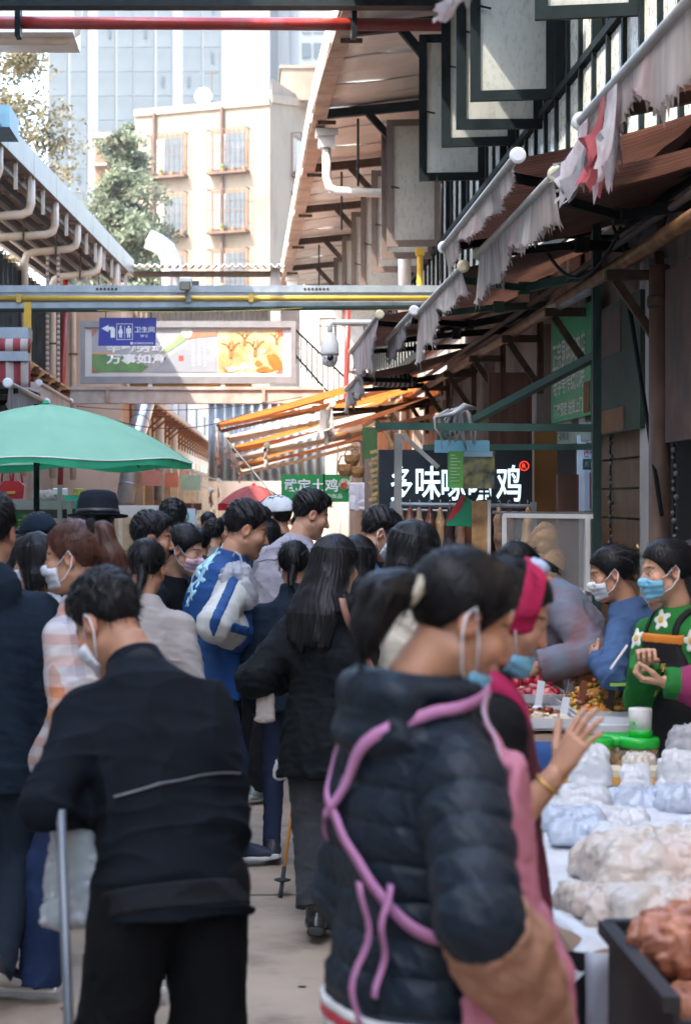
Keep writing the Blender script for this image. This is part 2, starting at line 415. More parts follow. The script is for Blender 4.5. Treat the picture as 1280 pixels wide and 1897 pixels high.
def hairline(y, kind):
    if kind == 'short': return np.interp(y, [-.12, -.085, -.05, -.025, .0, .02, .035, .055, .075, .11], [-.062, -.058, -.03, .018, .026, .006, .026, .058, .075, .084])
    if kind == 'back': return np.interp(y, [-.12, -.085, -.05, -.03, .0, .02, .035, .055, .075, .11], [-.072, -.07, -.05, .0, .018, -.012, .016, .045, .066, .074])
    return np.interp(y, [-.12, .015, .03, .06, .11], [-.09, -.09, .0, .03, .045])
def f_hair(P, st, sd):
    x, y, z = P[:, 0], P[:, 1], P[:, 2]; az = np.arctan2(x, y + .03)
    gr = .0006 * np.sin(az * 41 + 3 * np.sin(z * 22 + sd)) + .0006 * np.sin(az * 83 + z * 40 + sd)
    if st == 'short':
        t = np.interp(z, [-.08, -.02, .03, .075, .13], [.002, .003, .006, .016, .027]) + .005 * wob(P, 85, sd) * np.clip(z * 14, .1, 1)
        d = f_cran(P) - t; d = smin(d, s_ell(P, (.008, .052, .100), (.055, .035, .026)), .025)
        return smax(d, (hairline(y, 'short') - z) * .8, .008) + gr
    if st in ('pony', 'bun', 'tied', 'longtail'):
        t = np.interp(z, [-.08, .0, .08, .13], [.006, .010, .013, .015]); d = smax(f_cran(P) - t, (hairline(y, 'back') - z) * .8, .008)
        Q = np.stack([x + .004 * np.sin(z * 50 + sd), y, z], 1)
        if st == 'pony':
            tl = s_cap(Q, (0, -.10, .012), (0, -.135, .004), .022, .028)
            tl = smin(tl, s_cap(Q, (0, -.135, .004), (.01, -.165, -.03), .032, .040), .02); tl = smin(tl, s_cap(Q, (.01, -.165, -.03), (.02, -.165, -.09), .040, .032), .03)
            tl = smin(tl, s_cap(Q, (.02, -.165, -.09), (.028, -.15, -.14), .030, .010), .03); d = smin(d, tl, .014)
        elif st == 'longtail':
            tl = s_cap(Q, (0, -.08, .085), (0, -.125, .075), .022, .034)
            tl = smin(tl, s_cap(Q, (0, -.125, .075), (.0, -.15, -.02), .036, .044), .03); tl = smin(tl, s_cap(Q, (0, -.15, -.02), (.0, -.14, -.15), .042, .022), .03); d = smin(d, tl, .014)
        elif st == 'bun': d = smin(d, s_ell(P, (0, -.105, .055), (.046, .04, .042)), .012)
        else: d = smin(d, s_cap(Q, (0, -.09, -.03), (0, -.12, -.12), .028, .016), .02)
        return d + gr
    # loose hair: cap plus a curtain round the sides and back
    L = {'bob': -.125, 'lob': -.19, 'long': -.36}[st]
    cap_ = smax(f_cran(P) - .017, (hairline(y, 'loose') - z) * .8, .01)
    zz = np.clip(z, L, .05); wdt = np.interp(zz, [L, L * .5, -.02, .05], [.085, .102, .096, .086]) if st != 'long' else np.interp(zz, [L, -.2, -.1, .05], [.10, .135, .108, .088])
    cy = np.interp(zz, [L, -.22, -.1, .05], [-.165, -.15, -.085, -.02] if st == 'long' else [-.03, -.035, -.045, -.02]); dp = np.interp(zz, [L, -.1, .05], [.055 if st == 'long' else .072, .082, .092])
    r = np.sqrt((x / wdt) ** 2 + ((y - cy) / dp) ** 2); cur = (r - 1) * .075; hol = (np.sqrt((x / (wdt - .03)) ** 2 + ((y - cy - .012) / (dp - .03)) ** 2) - 1) * .05
    lim = L + .018 * np.sin(az * 9 + sd) + .01 * np.sin(az * 23)
    cur = smax(cur, lim - z, .02); cur = np.maximum(cur, z - .06); face = np.interp(z, [-.2, -.06, .05], [.03, .022, .02])
    cur = smax(cur, y - face, .02)
    if st != 'long': cur = smax(cur, -hol, .01)
    return smin(cap_, cur, .03) + gr + .003 * wob(P * V3(1, 1, .25), 42, sd)
HR = {}
def hair_mesh(st, h, sd, nb):
    k = (st, h, sd)
    if k in HR: return HR[k]
    lo = (-.16, -.24, -.4 if st == 'long' else -.23)
    V, Q = polygonize(lambda P: f_hair(P, st, sd), lo, (.16, .14, .16), h)
    # fine blades of hair lying on the surface break the outline
    N = nb; i = RNG.integers(0, len(Q), N); a = V[Q[i, 0]]; nrm = np.cross(V[Q[i, 1]] - V[Q[i, 0]], V[Q[i, 3]] - V[Q[i, 0]]); nrm /= np.maximum(1e-9, np.linalg.norm(nrm, axis=1))[:, None]
    if st == 'short': g = np.stack([a[:, 0] * 2, np.where(a[:, 2] > .07, .7, -.25), np.full(N, -.5)], 1)
    elif st in ('pony', 'bun', 'tied', 'longtail'): g = np.where((a[:, 1] < -.11)[:, None], V3(0, -.1, -1), V3(0, -.10, .05) - a)
    else: g = np.stack([a[:, 0] * 1.2, np.zeros(N), np.full(N, -1.)], 1)
    g = g + RNG.normal(0, .18 if st == 'short' else .07, (N, 3)); g /= np.linalg.norm(g, axis=1)[:, None]
    t = g - nrm * (g * nrm).sum(1)[:, None]; t /= np.maximum(1e-9, np.linalg.norm(t, axis=1))[:, None]; t += nrm * (RNG.random((N, 1)) * (.5 if st == 'short' else .07))
    s = np.cross(t, nrm); s /= np.maximum(1e-9, np.linalg.norm(s, axis=1))[:, None]
    Ln = (.012 + .02 * RNG.random((N, 1))) * (1 if st == 'short' else 2.4); w = .0008 + .0009 * RNG.random((N, 1)); dn = V3(0, 0, -1) * Ln * .18
    p = a - nrm * .002; B = np.stack([p - s * w, p + s * w, p + t * Ln * .55 + s * w * .8, p + t * Ln * .55 - s * w * .8, p + t * Ln + dn + s * w * .15, p + t * Ln + dn - s * w * .15], 1).reshape(-1, 3)
    o = np.arange(N)[:, None] * 6; BQ = np.concatenate([o + [0, 1, 2, 3], o + [3, 2, 4, 5]])
    V, Q = merge([(V, Q), (B, BQ)]); HR[k] = np_mesh('hair', V, Q); return HR[k]

# ---------------------------------------------------------------- hands (right hand: wrist at origin, fingers +y, palm facing -z, thumb on -x)
HD = {}
def hand_mesh(pose, left, h):
    k = (pose, left, h)
    if k in HD: return HD[k]
    cur = {'relax': (22, 32, 22), 'grip': (72, 88, 48), 'open': (6, 10, 6), 'pinch': (42, 58, 30), 'down': (34, 40, 26)}[pose]; spread = {'open': 9}.get(pose, 2)
    segs = []
    for i, (bx, by, L, r) in enumerate(((-.031, .088, .071, .0088), (-.0105, .092, .079, .009), (.0105, .089, .073, .0086), (.030, .080, .057, .0076))):
        p = V3(bx, by, .0); az = R((i - 1.4) * spread); an = 0; fl = 1 + (.12 * (i - 1.2) if pose in ('relax', 'pinch', 'down') else 0)
        for q, (c, f_) in enumerate(zip(cur, (.46, .31, .23))):
            an += R(c * fl); e = V3(math.sin(az) * math.cos(an), math.cos(az) * math.cos(an), -math.sin(an)); n_ = p + e * L * f_
            segs.append((p, n_, r * (1 - .1 * q), r * (.92 - .1 * q))); p = n_
    th = {'grip': ((-.5, .62, -.6), (.1, .7, -.7), (.5, .5, -.7)), 'pinch': ((-.45, .75, -.5), (-.05, .85, -.5), (.2, .85, -.4)), 'open': ((-.85, .5, -.12), (-.62, .78, -.05), (-.5, .85, 0))}.get(pose, ((-.6, .75, -.3), (-.3, .9, -.3), (-.1, .95, -.3)))
    p = V3(-.022, .022, -.006)
    for e, L, r in zip(th, (.046, .034, .028), (.0125, .0105, .009)): n_ = p + unit(e) * L; segs.append((p, n_, r, r * .9)); p = n_
    C = [V3(0, -.03, 0), V3(0, .0, 0), V3(0, .04, -.001), V3(0, .092, 0)]; rt = [V3(1, 0, 0)] * 4; up = [V3(0, 0, 1)] * 4
    def f(P):
        d = s_loft(P, C, rt, up, [.027, .027, .038, .042], [.021, .019, .016, .0115], 2.4)[0]
        g = None
        for a, b, ra, rb in segs:
            c = s_cap(P, a, b, ra, rb); g = c if g is None else smin(g, c, .0035)
        return smin(d, g, .006)
    V, Q = polygonize(f, (-.12, -.045, -.12), (.07, .2, .05), h)
    if left: V = V * V3(-1, 1, 1); Q = Q[:, ::-1]
    HD[k] = (V, Q); return HD[k]

# ---------------------------------------------------------------- skeleton
def ik(a, b, l1, l2, pole):
    d = b - a; L = np.linalg.norm(d); mx = (l1 + l2) * .995
    if L > mx: b = a + d / L * mx; d = b - a; L = mx
    L = max(L, abs(l1 - l2) + .01); e = unit(d); x = (l1 * l1 - l2 * l2 + L * L) / (2 * L); hh = math.sqrt(max(0, l1 * l1 - x * x))
    p = np.array(pole, dtype=float); p = unit(p - e * (p @ e)); return a + e * x + p * hh, b
def rot(ax, deg):
    c, s = math.cos(R(deg)), math.sin(R(deg))
    return {'x': np.array([[1, 0, 0], [0, c, -s], [0, s, c]]), 'y': np.array([[c, 0, s], [0, 1, 0], [-s, 0, c]]), 'z': np.array([[c, -s, 0], [s, c, 0], [0, 0, 1]])}[ax]
class Sk: pass
def skeleton(H=1.68, lean=3, bend=5, side=0, twist=0, head=(8, 0, 0), hl=None, hr=None, el=(-.5, -1, -.3), er=(.5, -1, -.3), fl=None, fr=None, drop=0, wide=1.0, shrug=0):
    k = Sk(); k.H = H; k.u = u = H / 1.7
    ankl = .075 * u
    k.aL = np.array(fl if fl is not None else (-.085 * u, 0, ankl), dtype=float); k.aR = np.array(fr if fr is not None else (.085 * u, 0, ankl), dtype=float)
    P0 = V3(0, 0, .535 * H - drop); P0[:2] = (k.aL[:2] + k.aR[:2]) / 2 * .8
    an = [lean, lean + bend * .3, lean + bend * .7, lean + bend, lean + bend]; ln = [.085, .095, .095, .035]
    sp = [P0]; dirs = []
    for a, L in zip(an, ln):
        d = V3(math.sin(R(side)) * math.cos(R(a)), math.sin(R(a)), math.cos(R(a)) * math.cos(R(side))); dirs.append(unit(d)); sp.append(sp[-1] + unit(d) * L * H)
    dirs.append(dirs[-1]); k.sp = sp; k.rt, k.fw = [], []
    for i, d in enumerate(dirs):
        t = R(twist * (0, .3, .7, 1, 1)[i]); r0 = V3(math.cos(t), -math.sin(t), 0); r0 = unit(r0 - d * (r0 @ d)); k.rt.append(r0); k.fw.append(unit(np.cross(d, r0)))
    k.up = dirs; r, d3 = k.rt[3], dirs[3]
    k.sL = sp[3] - r * .098 * H * wide + d3 * (-.030 + shrug) * H; k.sR = sp[3] + r * .098 * H * wide + d3 * (-.030 + shrug) * H
    wl = hl if hl is not None else k.sL + V3(-.06, .05, -.50) * u; wr = hr if hr is not None else k.sR + V3(.06, .05, -.50) * u
    k.eL, k.wL = ik(k.sL, np.array(wl, dtype=float), .172 * H, .152 * H, el); k.eR, k.wR = ik(k.sR, np.array(wr, dtype=float), .172 * H, .152 * H, er)
    k.hL = P0 - k.rt[0] * .052 * H; k.hR = P0 + k.rt[0] * .052 * H
    k.kL, k.aL = ik(k.hL, k.aL, .25 * H, .245 * H, (-.1, 1, 0)); k.kR, k.aR = ik(k.hR, k.aR, .25 * H, .245 * H, (.1, 1, 0))
    Mb = np.stack([k.rt[4], unit(np.cross(V3(0, 0, 1), k.rt[4])), V3(0, 0, 1)], 1)
    k.hm = Mb @ rot('z', -head[1]) @ rot('x', -head[0]) @ rot('y', head[2])
    k.nb = sp[4]; at_ = sp[4] + unit(dirs[4] * .7 + k.hm @ V3(0, 0, .3)) * .048 * H; k.at = at_
    k.hc = at_ - k.hm @ V3(0, -.028, -.088) * u
    return k

# ---------------------------------------------------------------- garments as distance functions
def f_top(k, fem=False, pad=0., hem=.09, sl=(.058, .050, .040), send=1.0, puff=None, fold=.006, ff=17, seed=0, collar='rib', flare=1.0, belly=0., noarm=False):
    u = k.u; sp, up = k.sp, k.up
    C = [sp[0] - unit(up[0] * .4 + V3(0, 0, .6)) * hem, sp[0], sp[1], sp[2], sp[3] - up[3] * .01, sp[4] + up[4] * .004]
    rt = [k.rt[0]] + k.rt[:4] + [k.rt[4]]; fw = [k.fw[0]] + k.fw[:4] + [k.fw[4]]
    W = [.178 * flare, .176, .150, .160, .128, .062] if fem else [.180 * flare, .178, .170, .182, .148, .066]
    D = [.128 * flare, .126, .100 + belly, .122, .096, .064] if fem else [.122 * flare, .122, .112 + belly, .124, .106, .066]
    W = [(w * u + pad) for w in W]; D = [(w * u + pad) for w in D]
    def arm(P, s, e, w):
        r0, r1, r2 = [q * u + pad * .7 for q in sl]; w2 = e + (w - e) * min(1, send if send > .5 else 1)
        d1, t1 = s_cap(P, s, e, r0, r1, True); d2, t2 = s_cap(P, e, w2, r1, r2, True)
        if send <= .5:                                        # short or pushed up sleeve
            ax = unit(e - s); return np.maximum(d1, (P - e) @ ax - .02), t1
        d2 = np.maximum(d2, (P - w2) @ unit(w2 - e))
        arc = np.where(d1 < d2, t1 * np.linalg.norm(e - s), np.linalg.norm(e - s) + t2 * np.linalg.norm(w2 - e)); return smin(d1, d2, .02), arc
    def f(P):
        t, ta = s_loft(P, C, rt, fw, W, D, 2.25)
        if noarm: return t - .004 - (puff[1] * .5 if puff else 0)
        a, aa = arm(P, k.sL, k.eL, k.wL); b, ba = arm(P, k.sR, k.eR, k.wR)
        if puff:
            q = lambda s, sc: puff[1] * sc * (np.abs(np.sin(np.pi * s / puff[0])) ** .42 - .65) + .0035 * creases(P * V3(1, 1, .6), 46, seed)
            t = t - q(ta, 1); a = a - q(aa, 1); b = b - q(ba, 1)
        d = smin(t, smin(a, b, .02), .05)
        if fold:
            near = np.exp(-np.minimum(np.linalg.norm(P - k.eL, axis=1), np.linalg.norm(P - k.eR, axis=1)) / .11); hemz = np.exp(-ta / .16)
            d = d - fold * (.55 + 1.1 * near + .6 * hemz) * creases(P, ff / u, seed)
        if collar == 'hood':
            n_, f_, u_ = k.nb, k.fw[4], up[4]; M = np.stack([k.rt[4], f_, u_], 1)
            h_ = s_ell(P, n_ - f_ * .085 * u + u_ * (-.03) * u, np.array((.132, .072, .10)) * u, M)
            h_ = smin(h_, s_ell(P, n_ + u_ * .02 * u, np.array((.10, .105, .045)) * u, M), .04)
            h_ = smax(h_, -s_ell(P, n_ - f_ * .02 * u + u_ * .075 * u, np.array((.070, .085, .065)) * u, M), .03)
            if puff: h_ = h_ - puff[1] * .8 * np.sin(np.pi * ((P - n_) @ u_) / (puff[0] * .8)) 
            h_ = h_ - .005 * creases(P, 24, seed + 2); d = smin(d, h_, .018)
        elif collar:
            n_, u_ = k.nb, unit(up[4] + k.hm @ V3(0, 0, .6)); f_ = unit(k.fw[4]); ht = {'rib': .045, 'shirt': .034, 'stand': .06, 'crew': .016}[collar] * u
            c = s_loft(P, [n_ - u_ * .03 * u, n_ + u_ * ht], [k.rt[4]] * 2, [f_] * 2, [.082 * u, .066 * u], [.084 * u, .070 * u])[0]
            d = smin(d, c - .003, .012)
            if collar == 'shirt':
                c2 = s_loft(P, [n_ - u_ * .018 * u, n_ + u_ * (ht - .004)], [k.rt[4]] * 2, [f_] * 2, [.100 * u, .074 * u], [.10 * u, .078 * u])[0]; d = smin(d, c2, .006)
        return d
    return f
def f_bottom(k, pad=0., leg=(.092, .068, .060), fold=.006, seed=3, skirt=None, rise=.06, end=.0):
    u = k.u; sp, up = k.sp, k.up; C = [sp[0] - up[0] * .10 * u, sp[0] - up[0] * .03 * u, sp[0] + up[0] * rise * u]; rt = [k.rt[0]] * 3; fw = [k.fw[0]] * 3
    def f(P):
        d = s_loft(P, C, rt, fw, [.150 * u + pad, .155 * u + pad, .13 * u + pad], [.106 * u + pad, .108 * u + pad, .085 * u + pad], 2.2)[0]; g = None
        for h_, n_, a_ in ((k.hL, k.kL, k.aL), (k.hR, k.kR, k.aR)):
            c = smin(s_cap(P, h_ - V3(0, 0, .04), n_, leg[0] * u + pad, leg[1] * u + pad), s_cap(P, n_, a_ - V3(0, 0, .03 - end), leg[1] * u + pad, leg[2] * u + pad), .03)
            ax = unit(a_ - n_); c = np.maximum(c, (P - a_) @ ax - .02 + end)
            if fold:
                nr = np.exp(-np.linalg.norm(P - n_, axis=1) / .12) + np.exp(-np.linalg.norm(P - a_, axis=1) / .12); c = c - fold * (.4 + nr) * creases(P, 20 / u, seed)
            g = c if g is None else np.minimum(g, c)
        return smin(d, g, .03)
    return f

SHOES = {}
def shoe_mesh(kind, h=.006):
    if kind in SHOES: return SHOES[kind]
    bt = kind == 'boot'
    def up_(P):
        d = smin(s_cap(P, (0, -.07, .035), (0, .06, .03), .04, .036), s_ell(P, (0, .12, .032), (.045, .06, .03)), .04)
        d = smin(d, s_cap(P, (0, -.045, .05), (0, -.05, .19 if bt else .085), .046 if bt else .04, .052 if bt else .036), .03)
        if not bt: d = smin(d, s_cap(P, (0, .02, .06), (0, .07, .045), .032, .026), .02)
        d = np.maximum(d, .022 - P[:, 2]); d = np.maximum(d, P[:, 2] - (.2 if bt else .1)); return d + .0015 * wob(P, 60)
    def so_(P):
        C = [V3(0, -.115, .013), V3(0, -.02, .013), V3(0, .1, .013), V3(0, .185, .02)]
        d = s_loft(P, C, [V3(1, 0, 0)] * 4, [V3(0, 0, 1)] * 4, [.034, .04, .05, .026], [.019 if bt else .015] * 3 + [.010], 3.2)[0]
        if bt: d = d + .003 * (np.sin(P[:, 1] * 300) > 0)
        return d
    SHOES[kind] = (np_mesh('upper', *polygonize(up_, (-.08, -.15, 0), (.08, .21, .24), h)), np_mesh('sole', *polygonize(so_, (-.08, -.16, -.02), (.08, .22, .05), h)))
    return SHOES[kind]
def place(o, loc, M, sc=1.0):
    m = Matrix([list(r) for r in np.asarray(M)]).to_4x4(); m = m @ Matrix.Diagonal((sc, sc, sc, 1)) if not isinstance(sc, tuple) else m @ Matrix.Diagonal(sc + (1,))
    m.translation = Vector(loc); o.matrix_local = m; return o
MC = {}
def head_part(name, key, f, lo, hi, h, m, k, root):
    if key not in MC: MC[key] = np_mesh(name, *polygonize(f, lo, hi, h))
    o = link_mesh(name, MC[key].copy() if MC[key].materials and MC[key].materials[0] != m else MC[key], None, root)
    if not o.data.materials: o.data.materials.append(m)
    elif o.data.materials[0] != m: o.data.materials[0] = m
    return place(o, k.hc, k.hm, k.u)
def add_mask(k, root, m, kind='on', fem=True):
    lo_, hi_ = (-.115, -.012) if kind == 'on' else (-.140, -.066)
    def f(P):
        z = P[:, 2]; d = f_head(P, fem) - .0065 - .006 * np.exp(-((z - (lo_ + hi_) / 2) / .03) ** 2) + .0012 * np.sin((z - lo_) * 260)
        s = np.abs(P[:, 0]); rg = np.maximum.reduce([z - hi_ + s * .25, lo_ - z + s * .3, .040 - P[:, 1]]); return smax(d, rg, .008)
    o = head_part('face_mask', ('mask', kind, fem), f, (-.09, .02, -.16), (.09, .14, .02), .0045, m, k, root)
    for sx in (-1, 1):
        mb = MB(); a = hi_ - .012; b = lo_ + .03
        mb.tube([(sx * .060, .046, a), (sx * .076, .02, a * .4), (sx * .086, -.018, .024), (sx * .089, -.03, .002)], .0022, 5); mb.tube([(sx * .052, .046, b), (sx * .074, .012, b * .8), (sx * .085, -.02, -.032), (sx * .089, -.03, .002)], .0022, 5)
        lp = mb.build('ear_loop', mat('mask_loop', (.75, .8, .85)), o, True, org=(0, 0, 0))
    return o

SKIN = dict(rough=.48, var=.10, scale=14, bump=.12, bscale=160, spec=.4, attr='tint')
class Person: pass
def person(label, X, Y, face, sk, top, topm, botm, hair='short', hairm=None, fem=False, skin=(.43, .215, .125), bot=None, shoes=('sneaker', None, None), mask=None, maskm=None,
           hands=('relax', 'relax'), palm=((.6, 0, -.2), (-.6, 0, -.2)), jaw=1.0, group='shoppers crowding the market lane', seed=0, arm_r=.03, cat='person', topname='jacket', lod=None, z=0., nb=1100, legs=True):
    k = skeleton(**sk); d = lod or max(4., math.hypot(X, Y)); hv = max(.0055, d * .00115)
    p = Person(); p.k = k; p.d = d; p.hv = hv
    p.root = root = thing('person', label, cat, (X, Y, z), -R(face), group, world=False)
    sm = mat('skin_%d' % round(skin[0] * 100), skin, **SKIN); u = k.u
    # body: head, neck, trunk, limbs and hands in one mesh
    hs = .0042 if d < 12.5 else .006
    Vh, Qh, Th = head_mesh(fem, jaw, hs); Vh = (Vh * u) @ k.hm.T + k.hc
    nr = (.047 if fem else .055) * u
    def fb(P):
        q = s_cap(P, k.sp[0], k.sp[2], .095 * u, .09 * u); q = smin(q, s_cap(P, k.sp[2], k.sp[3], .09 * u, .07 * u), .05)
        q = smin(q, s_cap(P, k.sp[3], k.at, nr * 1.12, nr), .03)
        for s_, e_, w_ in ((k.sL, k.eL, k.wL), (k.sR, k.eR, k.wR)):
            q = smin(q, s_cap(P, k.sp[3], s_, .045 * u, .04 * u), .03); q = smin(q, s_cap(P, s_, e_, max(arm_r, .036) * u, (arm_r + .004) * u), .02); q = smin(q, s_cap(P, e_, w_, (arm_r + .006) * u, .026 * u), .015)
        for h_, n_, a_ in ((k.hL, k.kL, k.aL), (k.hR, k.kR, k.aR)):
            q = smin(q, s_cap(P, h_, n_, .06 * u, .042 * u), .03); q = smin(q, s_cap(P, n_, a_, .042 * u, .03 * u), .02)
        return q
    pts = [k.aL, k.aR, k.at, k.wL, k.wR, k.eL, k.eR, k.hL, k.hR, k.kL, k.kR, k.sL, k.sR]; lo, hi = bbox(pts, .12)
    parts = [(Vh, Qh), polygonize(fb, lo, hi, min(.018, max(.011, hv)), newton=d < 14)]
    for i, (e_, w_, left) in enumerate(((k.eL, k.wL, True), (k.eR, k.wR, False))):
        V, Q = hand_mesh(hands[i], left, .0042 if d < 9.5 else .007); y = unit(w_ - e_)
        if hands[i] == 'open': y = unit(y + V3(0, 0, .35))
        zz = -np.array(palm[i], dtype=float); zz = unit(zz - y * (zz @ y)); x = np.cross(y, zz); M = np.stack([x, y, zz], 1); parts.append(((V * u) @ M.T + w_ + y * .004, Q))
    V, Q = merge(parts); me = np_mesh('body', V, Q); T = np.ones((len(V), 4), dtype=np.float32); T[:len(Th), :3] = Th
    a = me.attributes.new('tint', 'FLOAT_COLOR', 'POINT'); a.data.foreach_set('color', T.ravel()); link_mesh('body', me, sm, root)
    # eyes
    if 'eye' not in MC:
        mb = MB(); mb.ball((0, 0, 0), .0122, 10, 8); MC['eye'] = raw_mesh('eye', mb.v, mb.f); mb = MB(); mb.ball((0, .0092, 0), .0052, 8, 6); MC['iris'] = raw_mesh('iris', mb.v, mb.f)
    if abs(((face + sk.get('head', (0, 0, 0))[1] + 180) % 360) - 180) > 25:
        for sx in (-1, 1):
            e = link_mesh('eye', MC['eye'], mat('eye_white', (.6, .56, .52), .2, var=.05), root); place(e, k.hc + k.hm @ V3(sx * .031, .0715, -.0005) * u, k.hm, u); link_mesh('iris', MC['iris'], mat('iris_dark', (.012, .008, .006), .12, var=.05), e)
    # clothes
    tk = dict(top); tk.setdefault('seed', seed); p.ft = f_top(k, fem=fem, **tk); p.ftt = f_top(k, fem=fem, noarm=True, **tk); pd = .13 + tk.get('pad', 0) + (.08 if tk.get('collar') == 'hood' else .02)
    lo, hi = bbox([k.sp[0] - V3(0, 0, tk.get('hem', .09)), k.nb + V3(0, 0, .05), k.sL, k.sR, k.eL, k.eR, k.wL, k.wR, k.sp[0] + k.fw[0] * .14, k.sp[0] - k.fw[0] * .14, k.sp[0] + k.rt[0] * .18, k.sp[0] - k.rt[0] * .18, k.sp[2]+k.fw[2]*.1, k.sp[2]-k.fw[2]*.14], pd)
    lo[2] = (k.sp[0] - k.up[0] * tk.get('hem', .09))[2] - .12 if min(k.wL[2], k.wR[2], k.eL[2], k.eR[2]) > k.sp[0][2] - tk.get('hem', .09) else lo[2]
    p.top = link_mesh(topname, np_mesh(topname, *polygonize(p.ft, lo, hi, hv)), topm, root)
    p.fb = f_bottom(k, **(bot or {}))
    lo, hi = bbox([k.aL, k.aR, k.kL, k.kR, k.hL, k.hR, k.sp[1]], .15); p.bot = link_mesh('trousers', np_mesh('trousers', *polygonize(p.fb, lo, hi, max(hv, .009) if legs else .02)), botm, root)
    if hair: link = link_mesh('hair', hair_mesh(hair, .0042 if d < 9.5 else .0055, seed % 3, nb if d < 11 else nb // 2), hairm or BLACKHAIR, root); place(link, k.hc, k.hm, u); p.hair = link
    if mask: p.mask = add_mask(k, root, maskm, mask, fem)
    if shoes:
        kd, um, sm2 = shoes; A, B = shoe_mesh('boot' if kd == 'boot' else 'sneaker')
        for (kn, an_, sx) in ((k.kL, k.aL, -1), (k.kR, k.aR, 1)):
            sh = link_mesh('shoe', A.copy(), um or mat('shoe_dark', (.03, .03, .035), .5), root); so2 = link_mesh('sole', B.copy(), sm2 or mat('sole_white', (.55, .55, .53), .7), sh)
            lift = max(0, an_[2] - .075 * u); tl = R(min(60, lift * 230)); place(sh, V3(an_[0], an_[1] + .035, an_[2] - .075 * u - (.0 if lift == 0 else -.02)), rot('z', -sx * 9) @ rot('x', -math.degrees(tl)), u)
    return p
def to_world(p, q):
    c, s = math.cos(p.root.rotation_euler.z), math.sin(p.root.rotation_euler.z); return Vector((q[0] * c - q[1] * s + p.root.location.x, q[0] * s + q[1] * c + p.root.location.y, q[2] + p.root.location.z))
def to_local(p, w):
    c, s = math.cos(-p.root.rotation_euler.z), math.sin(-p.root.rotation_euler.z); x, y = w[0] - p.root.location.x, w[1] - p.root.location.y; return V3(x * c - y * s, x * s + y * c, w[2] - p.root.location.z)
def shell(p, name, region, m, off=.008, h=None, f=None, parent=None, lo=None, hi=None, k=.01, fold=0, fs=18):
    """a layer of cloth lying off metres proud of the garment, inside the region"""
    f = f or p.ft; kk = p.k
    if lo is None: lo, hi = bbox([kk.sp[0] - V3(0, 0, .5), kk.nb + V3(0, 0, .1), kk.wL, kk.wR, kk.eL, kk.eR], .22)
    g = lambda P: smax(f(P) - off - (fold * creases(P, fs, 9) if fold else 0), region(P), k)
    return link_mesh(name, np_mesh(name, *polygonize(g, lo, hi, h or p.hv)), m, parent or p.root)
def ribbon_on(p, name, ctrl, w, m, off=.006, n=40, thick=.0025, f=None, parent=None):
    """a flat strap led over the garment through rough control points"""
    f = f or p.ft; C = np.array(ctrl, dtype=float); t = np.linspace(0, len(C) - 1, n); Pn = np.stack([np.interp(t, np.arange(len(C)), C[:, i]) for i in range(3)], 1)
    for _ in range(3): Pn[1:-1] = (Pn[:-2] + Pn[1:-1] * 2 + Pn[2:]) / 4
    def grad(P):
        e = .012; d = f(P); return np.stack([(f(P + np.eye(3)[i] * e) - f(P - np.eye(3)[i] * e)) / (2 * e) for i in range(3)], 1), d
    for it in range(6):
        if it: Pn[1:-1] = (Pn[:-2] + Pn[1:-1] * 2 + Pn[2:]) / 4
        G, d = grad(Pn); G /= np.maximum(1e-6, np.linalg.norm(G, axis=1))[:, None]; Pn = Pn - G * np.clip(d - off, -.04, .04)[:, None]
    T = np.gradient(Pn, axis=0); T /= np.linalg.norm(T, axis=1)[:, None]; G, _ = grad(Pn); G /= np.maximum(1e-6, np.linalg.norm(G, axis=1))[:, None]
    for _ in range(8): G[1:-1] = (G[:-2] + G[1:-1] + G[2:]) / 3; Pn[1:-1] = (Pn[:-2] + Pn[1:-1] * 4 + Pn[2:]) / 6
    Sd = np.cross(T, G); Sd /= np.linalg.norm(Sd, axis=1)[:, None]; G = np.cross(Sd, T)
    V = np.stack([Pn - Sd * w / 2 - G * thick, Pn + Sd * w / 2 - G * thick, Pn + Sd * w / 2 + G * thick, Pn - Sd * w / 2 + G * thick], 1).reshape(-1, 3)
    Q = np.array([[i * 4 + a, i * 4 + (a + 1) % 4, i * 4 + 4 + (a + 1) % 4, i * 4 + 4 + a] for i in range(n - 1) for a in range(4)])
    return link_mesh(name, np_mesh(name, V, Q, False), m, parent or p.root)
BLACKHAIR = mat('hair_black', (.0065, .006, .0065), .42, var=.4, scale=60, spec=.22, stretch=(1, 1, .2))
BROWNHAIR = mat('hair_brown', (.070, .027, .016), .42, var=.45, scale=60, spec=.3, stretch=(1, 1, .2))
# ---------------------------------------------------------------- setting
def struct(name, mb, m, label=None, smooth=False):
    o = mb.build(name, m, None, smooth); return tag(o, label, kind='structure')
CONC = mat('lane_concrete', (.36, .28, .205), .82, var=.25, scale=1.3, bump=.35, bscale=55, dirt=((.13, .105, .085), .75, 1.6), detail=8)
mb = MB(); mb.grid(lambda u, v: (-150 + 300 * u, -30 + 730 * v, 0), 1, 1); struct('ground', mb, CONC)
mb = MB()
for y in (5.4, 8.9, 12.6, 16.2, 19.9, 23.5): mb.add([(-3, y, .004), (2.6, y + .02, .004), (2.6, y + .035, .004), (-3, y + .015, .004)], [(0, 1, 2, 3)])
struct('paving_joint', mb, mat('joint_dark', (.13, .11, .095), .95))
